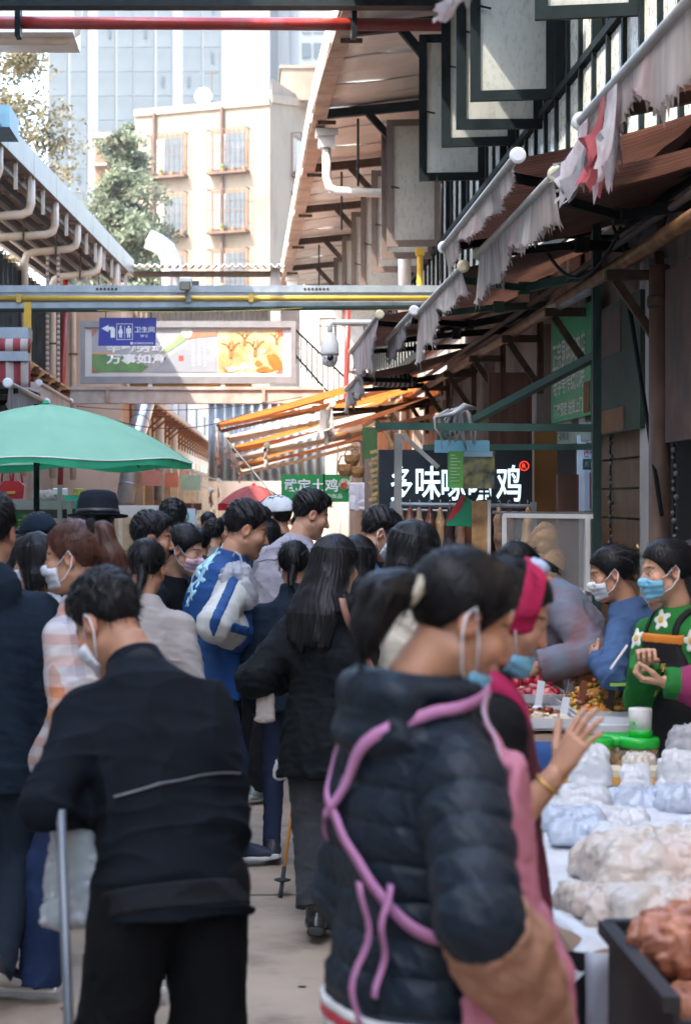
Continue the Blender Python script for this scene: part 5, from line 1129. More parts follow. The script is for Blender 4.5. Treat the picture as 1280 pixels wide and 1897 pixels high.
awning('pale brown striped awning just behind the largest orange one', 31.7, 34.0, -.22, 2.86, 2.62, 3.72, PALECLOTH, CAPY, .3, FRINGE, seed=21, barm=STEELB, armm=ARMT, group=GB)
awning('second orange striped awning behind the pale brown one', 34.3, 37.0, -.14, 2.76, 2.62, 3.62, ORANGECLOTH, CAPY, .3, FM, seed=9, barm=STEELB, armm=ARMT, group=GB)
awning('low pale awning behind the second orange one', 37.3, 39.6, -.05, 2.66, 2.62, 3.50, PALECLOTH, CAPY, .25, FRINGE, seed=10, barm=STEELB, armm=ARMT, group=GB)
awning('third orange striped awning deep under the others', 39.9, 42.6, .0, 2.56, 2.62, 3.40, ORANGECLOTH, CAPY, .25, FRINGE, seed=22, barm=STEELB, armm=ARMT, group=GB)
awning('farthest low pale awning behind the red umbrella', 43, 46, .0, 2.46, 2.62, 3.3, PALECLOTH, CAPY, .2, FRINGE, seed=11, barm=STEELB, armm=ARMT, group=GB)
awning('narrow pale awning hung above the green chicken sign', 25.4, 27.6, .35, 2.52, 2.62, 3.22, PALECLOTH, CAPY, .25, FRINGE, seed=23, barm=STEELB, armm=ARMT, group=GB)
aw = awning('small orange awning with white and grey tassel left of the zebra roll', 25.2, 27.6, 1.2, 3.05, 2.62, 3.42, ORANGECLOTH, CAPY, .0, group=GB, armm=STEELD)
valance((1.2, 25.3, 3.02), (1.2, 26.0, 3.02), .40, FRINGE2, aw, 3); valance((1.05, 25.6, 3.0), (1.2, 25.9, 3.02), .42, CAPW, aw, 5)
CR = mat('cloth_red', (.46, .10, .11), .9, var=.3, trans=.25); CW = mat('cloth_pale', (.56, .53, .54), .9, var=.25, scale=9, trans=.25, dirt=((.46, .14, .15), .6, 6))
valance((1.60, 8.95, 3.58), (1.60, 9.2, 3.58), .34, CW, n1, 31, nc=20, sway=(-.10, .16)); valance((1.585, 8.45, 3.58), (1.585, 8.56, 3.58), .36, CR, n1, 33, nc=10, sway=(-.05, .10)); valance((1.59, 8.2, 3.58), (1.59, 8.42, 3.58), .40, CW, n1, 35, nc=16, sway=(-.03, .05))
tc = thing('torn_fringe', 'blurred torn pink and white cloth hanging into the top edge', 'cloth', (.57, 4.9, 3.2)); mb = MB(); mb.tube([(.60, 3.9, 3.32), (.60, 5.3, 3.28)], .018, 8); mb.build('rod', STEELD, tc); valance((.60, 4.75, 3.28), (.60, 5.15, 3.28), .16, CW, tc, 41, nc=30, sway=(-.05, .12)); valance((.605, 4.7, 3.28), (.605, 4.85, 3.28), .13, CR, tc, 43, nc=12, sway=(-.04, .1))
zr = thing('rolled_awning', 'zebra striped rolled up awning cloth under the fringes', 'awning roll', at(725, 703, 23)); mb = MB()
mb.tube([at(688, 705, 24), at(700, 700, 23.6), at(722, 699, 23.2), at(745, 701, 22.8), at(765, 708, 22.4)], [.05, .10, .12, .10, .05], 12); mb.build('roll', stripes('zebra', ((.5, .45, .42), (.05, .035, .035)), 0, 22, trans=0), zr, True)
GL = 'pale awnings along the left row'
awning('pale striped awning of the far left shops behind the silver duct', 40, 43.5, -.62, 2.02, -2.3, 2.80, PALECLOTH, CAPW, .3, FRINGE, arms=False, seed=12, group=GL)
awning('pale awning farther down the left row with white fringe', 46, 50, -.52, 2.28, -2.2, 2.95, PALECLOTH, CAPW, .45, WHITEP, arms=False, seed=13, group=GL)
awning('short cream awning under the timber lean to roof', 24.2, 28.6, -2.50, 3.27, -3.3, 3.55, PALECLOTH, CAPW, .30, mat('fringe_cream', (.55, .48, .42), .9, trans=.3), arms=False, seed=14, group=GL)
awning('dark grey frayed awning at the left edge above the green umbrella', 17.2, 20.5, -2.05, 2.85, -3.2, 3.15, mat('awning_dark', (.09, .08, .08), .9, var=.3), CAPW, .30, FRINGE2, arms=True, seed=15, group=GL)
REDST = stripes('red_white', ((.36, .06, .07), (.55, .47, .42)), 0, 6.5, trans=.2, wear=.5)
st = thing('striped_awning', 'rolled red and white striped awning at the left edge', 'awning', at(25, 640, 20)); mb = MB(); mb.tube([at(-40, 640, 20), at(56, 640, 20)], .075, 12); mb.build('roll', REDST, st, True)
mb = MB(); mb.span(at(-40, 626, 20.1), at(60, 612, 20.5)); mb.build('cover', GALV, st); mb = MB(); mb.span(at(-40, 668, 19.95), at(58, 655, 20.3)); mb.build('rail', GALV, st)
mb = MB(); a, b = at(-40, 668, 20), at(56, 668, 20); mb.grid(lambda u, v: a + (b - a) * u + Vector((0, .02 * math.sin(u * 20), -.27 * v)), 30, 4, .004); mb.build('valance', REDST, st, True)

# ---------------------------------------------------------------- umbrellas
def umbrella(name, label, c, rad, rise, flap, n, m, m2, pole_z, trim, px=0):
    t = thing(name, label, 'umbrella', (c[0] + px, c[1], 0)); c = Vector(c); mb = MB()
    K = n * 6
    def pt(u, v): # v 0 top .. 1 rim
        a = u * 2 * math.pi + .15; q = (u * n) % 1; sc = 1 - .045 * math.sin(math.pi * q) * v; return (c.x + rad * v * sc * math.cos(a), c.y + rad * v * sc * math.sin(a), c.z - rise * (.25 * v + .75 * v ** 2.1) - .085 * math.sin(math.pi * q) * v * (1 - v) * 2 + (.012 * math.sin(u * 37) * v))
    mb.grid(lambda u, v: pt(u, max(.01, v)), K, 10); mb.build('canopy', m, t, True)
    mb = MB(); mb.grid(lambda u, v: (lambda p: (c.x + (p[0] - c.x) * (1.003 + .0 * v), c.y + (p[1] - c.y) * 1.003, p[2] - flap * v * (.8 + .2 * math.sin(u * 2 * math.pi * n))))(pt(u, 1)), K, 2); mb.build('flap', m2, t, True)
    mb = MB(); mb.tube([(lambda p: (c.x + (p[0] - c.x) * 1.006, c.y + (p[1] - c.y) * 1.006, p[2]))(pt(i / K, 1)) for i in range(K + 1)], .006, 4); mb.build('trim', trim, t)
    for i in range(n):
        mb = MB(); p = [Vector(pt(i / n + 1e-4, v)) - Vector((0, 0, .015)) for v in (.02, .4, .75, 1)]; mb.tube(p, .007, 4); mb.build('rib', STEELD, t)
    mb = MB(); mb.tube([(c.x + px, c.y, 0), (c.x + px, c.y, c.z)], .021, 8); mb.build('pole', STEELD, t)
    mb = MB(); mb.lathe([(.02, -.01), (.03, .005), (.012, .025)], c, 10); mb.build('finial', m2, t); return t
umbrella('market_umbrella', 'large sea green market umbrella at the left', (at(85, 748, 13.5).x, 13.5, at(85, 748, 13.5).z), 1.02, .40, .06, 8, mat('umbrella_green', (.36, .70, .48), .7, var=.10, scale=2, bump=.2, bscale=9, trans=.45), mat('umbrella_flap', (.05, .46, .24), .7, trans=.35), 0, mat('trim_pale', (.55, .62, .52), .6), px=-.065)
umbrella('red_umbrella', 'dark red umbrella under the sunlit awnings', (at(470, 898, 27).x, 27, at(470, 898, 27).z), .50, .27, .10, 6, mat('umbrella_maroon', (.20, .035, .035), .7, trans=.2), mat('umbrella_red', (.42, .02, .03), .7, trans=.3), 0, mat('umbrella_red', (.42, .02, .03)))

# ---------------------------------------------------------------- signs
def board(name, label, px0, py0, px1, py1, d, m, th=.05, frame=None, cat='sign'):
    c = at((px0 + px1) / 2, py1, d); t = thing(name, label, cat, c); mb = MB(); a, b = at(px0, py1, d), at(px1, py0, d); mb.span(a, b + Vector((0, th, 0))); mb.build('panel', m, t)
    if frame:
        mb = MB(); w = .02
        for p, q in ((a, Vector((b.x, d, a.z))), (Vector((a.x, d, b.z)), b), (a, Vector((a.x, d, b.z))), (Vector((b.x, d, a.z)), b)): mb.bar(p + Vector((0, th / 2, 0)), q + Vector((0, th / 2, 0)), w, th + .02, up=(0, 1, 0)) if False else mb.bar(p, q, w, w)
        mb.build('frame', frame, t)
    return t
XU, ZU = (1, 0, 0), (0, 0, 1)
def ptext(body, px, py, w, h, d, m, t, **k): return text(body, w * d / F, h * d / F, at(px, py, d), XU, ZU, m, t, **k)
bs = board('glowing_sign', 'black shop sign with glowing white characters behind the hams', 702, 833, 986, 990, 14.3, mat('sign_black', (.010, .016, .022), .35, var=.2), .10)
GLOW = mat('neon_white', (.62, .88, 1.0), .4, var=0, emit=.22); NEONR = mat('neon_red', (1, .06, .03), .4, var=0, emit=.16)
for ch, px, py, w, h in (('多', 744, 896, 40, 66), ('味', 793, 894, 46, 62), ('啄', 840, 898, 44, 58), ('嘴', 890, 898, 44, 58), ('鸡', 942, 895, 46, 68)): ptext(ch, px, py, w, h, 14.29, GLOW, bs, bold=.012)
mb = MB(); c = at(971, 863, 14.285); n = 24; r1, r0 = .037, .029
mb.add([(c.x + r * math.cos(6.2832 * i / n), c.y, c.z + r * math.sin(6.2832 * i / n)) for r in (r0, r1) for i in range(n)], [(i, (i + 1) % n, n + (i + 1) % n, n + i)[::-1] for i in range(n)]); mb.build('mark_ring', NEONR, bs); ptext('R', 971, 863, 8, 9, 14.285, NEONR, bs, bold=.02)
gs2 = board('green_sign', 'green hanging sign for free range chicken with white lettering', 521, 879, 648, 930, 19, mat('sign_green', (.012, .26, .055), .4, var=.06), .03)
ptext('武定土鸡', 576, 899, 100, 25, 18.995, SW, gs2, bold=.018); ptext('原味云南  山中尚品', 590, 919, 88, 8.5, 18.995, SW, gs2, bold=.006)
mb = MB(); mb.lathe([(.058, 0), (.058, .004)], at(638, 897, 18.99), 16, Matrix.Rotation(R(90), 3, 'X')); mb.build('photo_roundel', mat('roundel', (.5, .42, .32), .5, var=.6, scale=30), gs2); mb = MB(); mb.lathe([(.034, 0), (.034, .004)], at(637, 900, 18.982), 12, Matrix.Rotation(R(90), 3, 'X')); mb.build('photo_bird', mat('roundel_red', (.35, .08, .03), .5, var=.5, scale=30), gs2)
for px in (560, 586, 624): mb = MB(); mb.tube([at(px, 880, 19), at(px + 2, 826, 19)], .006, 4); mb.build('cord', WOOD, gs2)
# signs flat on the right wall
YU = (0, -1, 0)
def wallsign(name, label, y0, y1, z0, z1, m, x=WALLX - .13):
    t = thing(name, label, 'sign', (x, (y0 + y1) / 2, z0)); mb = MB(); mb.span((x, y0, z0), (x + .04, y1, z1)); mb.build('panel', m, t); return t
def wtext(body, t, yc, zc, w, h, m, x=WALLX - .13, **k): return text(body, w, h, (x, yc, zc), YU, ZU, m, t, depth=.004, **k)
def wpatch(name, t, y0, y1, z0, z1, m, x=WALLX - .13): mb = MB(); mb.span((x - .006, y0, z0), (x + .001, y1, z1)); return mb.build(name, m, t)
g1 = wallsign('shop_sign', 'bright green shop sign with white characters behind the steel post', 13.7, 15.4, 2.42, 3.22, mat('wall_green', (.02, .42, .18), .4, var=.12))
wtext('正宗昆明卤肉店', g1, 14.62, 2.93, 1.45, .23, SW, bold=.02); wtext('老字号传统风味', g1, 14.62, 2.70, 1.4, .15, SW, bold=.02); wtext('酒席预定 送货上门', g1, 14.65, 2.51, 1.3, .11, SW, bold=.02)
wpatch('rust_patch', g1, 13.72, 13.95, 2.44, 2.66, mat('rust_patch', (.24, .09, .04), .8, var=.3))
g1b = wallsign('shop_sign', 'pale strip sign with small numbers under the bright green sign', 13.7, 15.4, 2.24, 2.37, mat('strip_pale', (.40, .52, .46), .5, var=.15)); wtext('订餐电话', g1b, 14.9, 2.305, .6, .07, mat('ink_dark', (.04, .12, .08), .6), bold=.01)
g2 = wallsign('shop_sign', 'faded dark green notice panel left of the brown column', 12.0, 13.6, 2.26, 3.12, mat('sign_darkgreen', (.030, .065, .045), .6, var=.3, dirt=((.05, .04, .03), .6, 3)))
wpatch('faded_panel', g2, 12.6, 13.5, 2.78, 3.08, mat('faded_brown', (.12, .075, .065), .7, var=.25)); wpatch('orange_strip', g2, 12.5, 13.59, 2.27, 2.42, mat('strip_rust', (.27, .12, .05), .7, var=.2))
g3 = wallsign('shop_sign', 'brown weathered sign at the right edge beside the column', 9.7, 11.3, 2.15, 3.15, mat('sign_brown', (.115, .062, .048), .7, var=.3, dirt=((.04, .03, .03), .6, 3)))
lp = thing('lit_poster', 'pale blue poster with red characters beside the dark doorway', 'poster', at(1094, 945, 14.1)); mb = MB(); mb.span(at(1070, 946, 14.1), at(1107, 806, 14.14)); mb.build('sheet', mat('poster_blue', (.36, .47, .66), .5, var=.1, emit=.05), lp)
PK = mat('poster_pink', (.58, .30, .36), .5); RDI = mat('ink_red', (.50, .03, .07), .6); mb = MB(); mb.span(at(1092, 942, 14.095), at(1106, 875, 14.1)); mb.build('pink_panel', PK, lp); mb = MB(); mb.span(at(1079.5, 870, 14.095), at(1106.5, 850, 14.1)); mb.build('teal_band', mat('poster_teal', (.05, .36, .34), .5), lp)
ptext('卤味', 1093, 832, 22, 30, 14.093, RDI, lp, bold=.02); ptext('新鲜', 1093, 860, 20, 12, 14.09, SW, lp, bold=.02)
for (px0, px1, d, nm, lbl) in ((905, 1000, 16.8, 'board_red', 'reddish brown boards above the glowing sign'),):
    pb = thing('timber_hoarding', lbl, 'hoarding', at(px0, 830, d)); q = 0
    for px in range(px0, px1, 24): mb = MB(); mb.span(at(px, 835, d + .02 * (q % 2)), at(px + 22, 690, d + .05)); mb.build('board', mat(nm, (.20, .095, .070), .75, var=.35, scale=3, stretch=(3, 3, .5)), pb); q += 1

# ---------------------------------------------------------------- ham stall under the glowing sign
hr = thing('meat_rail', 'steel hanging rail with cured hams in front of the glowing sign', 'rail', at(855, 935, 13.9)); mb = MB(); mb.tube([at(726, 934, 13.9), at(990, 938, 13.9)], .016, 8); mb.tube([at(726, 944, 14.0), at(990, 950, 14.0)], .010, 6); mb.build('rail', GALV, hr)
for px in (728, 988): mb = MB(); mb.bar(at(px, 930, 13.9), Vector((at(px, 930, 13.9).x, 13.9, 0)), .04); mb.build('post', GALV, hr)
def ham_f(sd):
    return lambda P: smin(smin(s_cap(P, (0, 0, -.02), (0, .0, -.12), .016, .030), s_cap(P, (0, 0, -.12), (.012, 0, -.28), .034, .046), .03), s_cap(P, (.012, 0, -.28), (0, 0, -.38), .044, .022), .03) + .007 * creases(P * V3(1.4, 1.4, .5), 40, sd)
HAM = [np_mesh('flesh', *polygonize(ham_f(sd), (-.09, -.09, -.45), (.09, .09, .03), .011)) for sd in (1, 4, 7)]
HM = [mat('ham_ochre', (.40, .20, .07), .45, var=.5, scale=9, tint=(.50, .30, .14), stretch=(1, 1, .4)), mat('ham_brown', (.16, .055, .025), .4, var=.6, scale=9), mat('ham_pale', (.46, .28, .18), .5, var=.4, scale=8), mat('ham_black', (.035, .018, .014), .5, var=.5)]
HAML = ['leftmost ochre ham on the rail', 'dark ham second from the left on the rail', 'pale streaked ham right of the dark pair', 'brown ham under the first white character', 'ochre ham with long shank under the second character', 'blackened ham left of the green pennant', 'pale ham touching the green pennant', 'brown ham hidden beside the pennant', 'ochre ham left of the brown poster strip', 'dark ham right of the brown poster strip', 'pale long ham left of the glass case', 'brown ham seen through the glass case', 'blackened ham seen through the glass case', 'rightmost ochre ham on the rail']
for i in range(14):
    px = 742 + i * 18.2 + random.uniform(-3, 3); d = 13.9 + random.uniform(-.03, .06); p = at(px, 938, d); sc = random.uniform(.82, 1.15)
    h = thing('cured_ham', HAML[i] + ' of cured meat', 'ham', p, R(random.uniform(0, 360)), 'cured hams on the rail'); ORG.pop(h.name)
    me = HAM[i % 3]; mi = (0, 1, 2, 1, 0, 3, 2, 1, 0, 3, 2, 1, 3, 0)[i]; key = (i % 3, mi)
    if key not in MC: c = me.copy(); c.materials.append(HM[mi]); MC[key] = c
    o = link_mesh('flesh', MC[key], None, h); o.scale = (1, 1, sc); 
    if 'hook' not in MC: mb = MB(); mb.tube([(0, 0, -.05), (0, 0, .01), (.01, 0, .03), (0, 0, .045), (-.012, 0, .03)], .004, 5); MC['hook'] = raw_mesh('hook', mb.v, mb.f)
    link_mesh('hook', MC['hook'], GALV, h)
pn = thing('gift_bag', 'green and red plastic gift bag hanging before the hams', 'bag', at(850, 975, 13.5)); mb = MB(); q = [(827, 974), (838, 948), (860, 916), (874, 930), (874, 976)]
mb.prism([((x - 850) * 13.5 / F, -(y - 975) * 13.5 / F) for x, y in q], at(850, 975, 13.5), XU, ZU, (0, .06, 0)); mb.build('sack', mat('bag_green', (.01, .28, .13), .25, var=.2), pn); mb = MB(); mb.prism([((x - 850) * 13.5 / F, -(y - 975) * 13.5 / F) for x, y in [(828, 966), (840, 940), (858, 914), (862, 922), (852, 945), (836, 962)]], at(850, 975, 13.494), XU, ZU, (0, .004, 0)); mb.build('red_flash', mat('bag_red', (.45, .02, .03), .3), pn)
bp = board('poster_strip', 'narrow orange brown poster with white edge hanging by the hams', 874, 928, 903, 1030, 13.45, mat('poster_rust', (.34, .13, .05), .4, var=.6, scale=6, tint=(.5, .3, .12)), .02, cat='poster'); mb = MB(); mb.span(at(903, 1030, 13.44), at(908, 926, 13.47)); mb.build('edge', WHITEP, bp)
lf = thing('leaflet_box', 'green leaflets with a tree picture hanging in front of the glowing sign', 'leaflets', at(872, 905, 13.3)); mb = MB(); mb.span(at(830, 903, 13.32), at(846, 838, 13.36)); mb.build('side_leaflet', mat('leaf_green2', (.03, .17, .04), .5), lf)
mb = MB(); mb.span(at(832, 904, 13.3), at(858, 836, 13.34)); mb.build('text_leaflet', mat('leaf_green1', (.10, .34, .06), .5, var=.1), lf); mb = MB(); mb.span(at(858, 905, 13.29), at(914, 836, 13.36)); mb.build('picture', mat('tree_print', (.045, .075, .02), .45, var=.9, scale=14, tint=(.16, .15, .06), dirt=((.02, .03, .12), .8, 9)), lf); mb = MB(); mb.span(at(860, 846, 13.28), at(912, 836, 13.292)); mb.build('sky_strip', mat('print_sky', (.22, .36, .48), .5, var=.2), lf)
mb = MB()
for q in range(9): mb.bar(at(835, 843 + q * 6, 13.295), at(843 + (q * 5) % 11, 843 + q * 6, 13.295), .006, .004, up=(0, 1, 0))
mb.build('print_rows', mat('print_pale', (.42, .58, .36), .5), lf)['kind'] = 'stuff'
mb = MB(); mb.span(at(806, 838, 13.4), at(905, 816, 13.45)); mb.build('blue_card', mat('card_blue', (.16, .42, .58), .5, var=.15), lf)
# white straps and bags hanging from the green rail
hg = thing('strap_bundle', 'bundle of white plastic straps hanging from the green rail', 'straps', at(855, 760, 13.2)); rs = random.Random(4)
for q in range(11):
    px = 812 + q * 6.4; mb = MB(); p = [at(855 + (px - 855) * .5 + rs.uniform(-4, 4), 752 + .12 * abs(px - 860), 13.2 + .02 * q), at(px + rs.uniform(-9, 9) , 775 + rs.uniform(-8, 8), 13.2 + .02 * q), at(px + rs.uniform(-9, 9), 800 + rs.uniform(-8, 8), 13.2 + .02 * q), at(px + rs.uniform(-12, 12) + (855 - px) * .3, 838 - rs.uniform(0, 22), 13.2 + .02 * q)]
    mb.tube(p, [.009, rs.uniform(.006, .014), .007, .003], 6); mb.build('strap', mat('strap_white', (.36, .37, .37), .4, var=.2), hg, True)
mb = MB(); mb.tube([at(808, 772, 13.2), at(840, 766, 13.2), at(860, 752, 13.2), at(880, 756, 13.3)], [.012, .016, .024, .012], 8); mb.build('knot', mat('strap_white', (.36, .37, .37)), hg, True)
stf = thing('metal_stand', 'grey slotted steel stand with a brace before the glowing sign', 'stand', (at(737, 930, 13.6).x, 13.6, 0)); mb = MB(); mb.bar(at(738, 803, 13.6), Vector((at(733, 930, 13.6).x, 13.6, 0)), .065, .05); mb.build('post', mat('slotted_grey', (.27, .27, .25), .5, var=.2, dirt=((.12, .10, .09), .5, 5)), stf); mb = MB(); mb.bar(at(746, 806, 13.62), at(812, 866, 13.62), .04, .03); mb.build('brace', mat('slotted_grey', (.27, .27, .25)), stf)
# glass show case and tan bundles behind it
gc = thing('glass_case', 'white framed glass display case at the ham stall', 'display case', at(1010, 1095, 11)); WF = mat('case_white', (.55, .55, .53), .4, var=.12)
dp = .45
for (a, b, w) in (((932, 955), (1098, 957), .02), ((934, 955), (934, 1095), .014), ((1087, 960), (1087, 1095), .07)): mb = MB(); mb.bar(at(*a, 11), at(*b, 11), w, .025); mb.build('frame_bar', WF, gc)
mb = MB(); mb.span(at(930, 953, 11) , at(1100, 949, 11) + Vector((0, dp, 0))); mb.build('top', mat('case_top', (.10, .10, .10), .3), gc); mb = MB(); mb.span(at(936, 1095, 11), at(1080, 958, 11.006)); mb.build('glass', mat('case_glass', (.55, .6, .6), .05, var=.02, alpha=.12), gc); mb = MB(); mb.span(at(932, 1100, 11), at(1098, 1095, 11) + Vector((0, dp, 0))); mb.build('shelf', WF, gc)
for lx in (936, 1090): mb = MB(); mb.bar(at(lx, 1100, 11.05), Vector((at(lx, 1100, 11.05).x, 11.05, 0)), .03); mb.build('leg', WF, gc)
SACK = mat('sack_ochre', (.40, .20, .055), .7, var=.3, scale=4, bump=.3, bscale=14)
for j, (px, py, r, lb) in enumerate(((1010, 1000, .10, 'upper ochre cloth bundle behind the glass case'), (1018, 1050, .12, 'lower ochre cloth bundle behind the glass case'))):
    V, Q = polygonize(lambda P: s_ell(P, (0, 0, 0), (r * .95, r * .8, r * 1.25)) + .02 * creases(P, 18, j), (-.2, -.2, -.25), (.2, .2, .25), .012); c = at(px, py, 13.2); o = tag(link_mesh('cloth_bundle', np_mesh('cloth_bundle', V, Q), SACK), lb, 'bundle'); o.location = c
mb = MB(); mb.span((at(1034, 1000, 14).x, 14, 0), (at(1072, 1000, 14).x, 14.1, 2.0)); solo('timber_post', mb, mat('post_timber', (.17, .085, .06), .7, var=.3, scale=3, stretch=(3, 3, .4)), 'wide reddish timber post right of the ochre bundles', 'post', (at(1053, 1000, 14).x, 14, 0))
mb = MB(); mb.span((at(990, 1000, 14.6).x, 14.6, 0), (at(1032, 1000, 14.6).x, 14.66, 2.33)); solo('orange_door', mb, mat('door_orange', (.34, .15, .035), .6, var=.2, scale=2), 'orange wooden door at the right of the glowing sign', 'door', (at(1010, 1000, 14.6).x, 14.6, 0))

# ---------------------------------------------------------------- cameras, lamp, baskets, wires
ca = thing('security_camera', 'white box camera on top of the galvanised beam', 'camera', at(345, 545, 23.7)); d = 23.7; mb = MB(); mb.box(at(344, 524, d - .05), (.15, .30, .12), bev=.015); mb.build('housing', WHITEP, ca); mb = MB(); mb.box(at(343, 529, d - .21), (.13, .03, .11), bev=.01); mb.build('lens', mat('lens_black', (.01, .01, .012), .1), ca); mb = MB(); mb.tube([at(346, 533, d), at(347, 549, d)], .03, 8); mb.build('mount', GALV, ca); mb = MB(); mb.box(at(362, 524, d + .03), (.09, .06, .05)); mb.build('junction_box', mat('jb', (.08, .09, .09), .5), ca)
dc = thing('dome_camera', 'white dome camera on a wall arm left of the fringes', 'camera', at(611, 640, 19.5)); c = at(611, 652, 19.5); mb = MB(); mb.lathe([(.02, .20), (.05, .18), (.085, .10), (.095, 0), (.095, -.03)], c, 18); mb.build('shade', WHITEP, dc, True); mb = MB(); mb.lathe([(.085, -.03), (.082, -.08), (.06, -.13), (.02, -.15)], c, 18); mb.build('ball', WHITEP, dc, True)
mb = MB(); mb.ball(c + Vector((0, -.085, -.06)), .034, 10, 8); mb.build('lens', mat('lens_black', (.01, .01, .012)), dc, True); mb = MB()
for q in range(6): mb.ball(c + Vector((.055 * math.cos(q * 1.05), -.078, -.06 + .055 * math.sin(q * 1.05))), .009, 6, 5)
mb.build('infrared_led', mat('led_grey', (.2, .2, .22), .3), dc)['kind'] = 'stuff'; mb = MB(); mb.tube([c + Vector((0, 0, .2)), c + Vector((0, 0, .27)), c + Vector((.03, 0, .30)), c + Vector((1.2, 0, .30)), Vector((WALLX, c.y, c.z + .30))], .028, 8); mb.build('arm', WHITEP, dc, True)
bl = thing('light_bulb', 'lit bulb hanging below the green chicken sign', 'bulb', at(600, 932, 18.5)); mb = MB(); mb.ball(at(600, 934, 18.5), .036, 12, 9); mb.build('glass', mat('bulb_lit', (1, .78, .45), .3, var=0, emit=.5), bl, True); mb = MB(); mb.tube([at(600, 928, 18.5), at(600, 878, 18.6)], .008, 5); mb.build('cord', STEELD, bl)
BASK = mat('basket_cane', (.38, .19, .07), .7, var=.4, scale=14, bump=.5)
for j, (px, py, r, lb) in enumerate(((640, 868, .075, 'lowest woven basket hanging left of the glowing sign'), (652, 850, .07, 'upper woven basket hanging near the green cupboard'), (662, 872, .065, 'small woven basket hanging beside the bamboo'))):
    c = at(px, py, 18.2); t = thing('basket', lb, 'basket', c); mb = MB(); mb.lathe([(r * .6, -r), (r, -.3 * r), (r * 1.05, .5 * r), (r * .9, .55 * r), (r * .85, -.2 * r)], c, 12); mb.build('bowl', BASK, t); mb = MB(); mb.tube([c + Vector((-r, 0, .5 * r)), c + Vector((-r * .5, 0, 1.6 * r)), c + Vector((r * .5, 0, 1.6 * r)), c + Vector((r, 0, .5 * r))], .007, 5); mb.build('handle', BASK, t)
mb = MB(); mb.span(at(672, 960, 19), at(698, 792, 19.1)); t = solo('green_cupboard', mb, mat('cupboard_green', (.05, .12, .03), .6, var=.25), 'dark green cupboard door left of the glowing sign', 'cupboard', at(685, 960, 19))
sh = thing('bamboo_string', 'string of bamboo pieces and shells left of the glowing sign', 'string', at(693, 832, 15)); 
for q in range(13): mb = MB(); p = at(693 + 3 * math.sin(q * 2.1), 838 + q * 11, 15); mb.bar(p - Vector((.03, 0, .01 * (q % 2))), p + Vector((.03, 0, .012)), .03, .025); mb.build('piece', mat('bamboo', (.42, .25, .10), .6, var=.4, scale=20), sh)
mb = MB(); V, Q = polygonize(lambda P: s_box(P, (0, 0, -.1), (.075, .02, .13), rd=.015) + .012 * creases(P, 26, 3), (-.12, -.06, -.27), (.12, .06, .06), .01); o = tag(link_mesh('white_towel', np_mesh('white_towel', V, Q), mat('towel_white', (.62, .58, .62), .8)), 'white cloth hanging at the right of the green chicken sign', 'towel'); o.location = at(662, 900, 18)
mb = MB(); mb.span(at(676, 985, 17), at(690, 850, 17.05)); solo('old_plank', mb, mat('plank_grey', (.22, .15, .12), .8, var=.35, scale=4, stretch=(4, 4, .4)), 'old grey brown plank beside the white cloth', 'plank', at(683, 985, 17))
rw = random.Random(8); WIRE = mat('wire_black', (.02, .02, .02), .6)
def wire(label, a, b, sag, r=.006, m=None, name='cable'):
    a, b = Vector(a), Vector(b); mb = MB(); mb.tube([a.lerp(b, t / 14) - Vector((0, 0, sag * 4 * (t / 14) * (1 - t / 14))) for t in range(15)], r, 5); solo(name, mb, m or WIRE, label, 'cable', a, smooth=True)
wire('black wire sagging across the lane below the billboard beam', at(140, 752, 28.5), at(560, 735, 28.5), .12)
wire('thin wire sagging between the awnings and the left ledge', at(185, 770, 24), at(470, 760, 26), .2)
wire('black wire crossing in front of the white stairway', at(560, 600, 27), at(800, 560, 22), .12)
wire('pale rope stretched down to the green chicken sign', at(418, 812, 22), at(525, 940, 20), .0, .009, mat('rope_pale', (.5, .45, .38), .8), 'rope')
wire('thin wire hanging down the open casements', at(818, 340, 18), at(815, 520, 18.4), .02)
wire('yellowish cord strung under the galvanised beam', at(180, 575, 23.6), at(560, 570, 23.6), .03, .005, YEL)
wire('black cable looping along the right wall by the awning arms', at(1010, 460, 13), at(1150, 420, 12), .25, .012)
wire('dark cable looping over the service pipe at right', at(1130, 400, 12.5), at(1240, 380, 11.5), .3, .010)
# odd bits on the shabby right wall between awnings and signs
for j, (px, py, w, h, d, m, nm, lb) in enumerate(((1135, 395, 30, 60, 13.2, CREAMP, 'meter_box', 'cream meter box on the wall under the brown awning'), (1060, 480, 36, 60, 15, PLAST2, 'wall_patch', 'whitewashed wall patch left of the meter box'), (1000, 520, 60, 70, 16.5, mat('louver_dark', (.06, .055, .05), .7), 'louver', 'dark louvred opening beneath the awning arms'), (1180, 440, 22, 50, 12.3, GALV, 'pipe_sleeve', 'grey metal pipe sleeve on the right wall'), (760, 720, 34, 40, 24, PLAST2, 'wall_patch', 'pale sunlit wall patch beyond the awnings'))):
    c = Vector((WALLX - .06, d, EYE - (py - VPY) * d / F)); hh = h * d / F; t = thing(nm, lb, nm.replace('_', ' '), c); mb = MB(); mb.box(c, (.10, .5, hh), bev=.01); mb.build('casing', m, t); mb = MB(); mb.box(c + Vector((-.06, 0, 0)), (.02, .34, hh * .6)); mb.build('cover', m if j % 2 else STEELD, t)
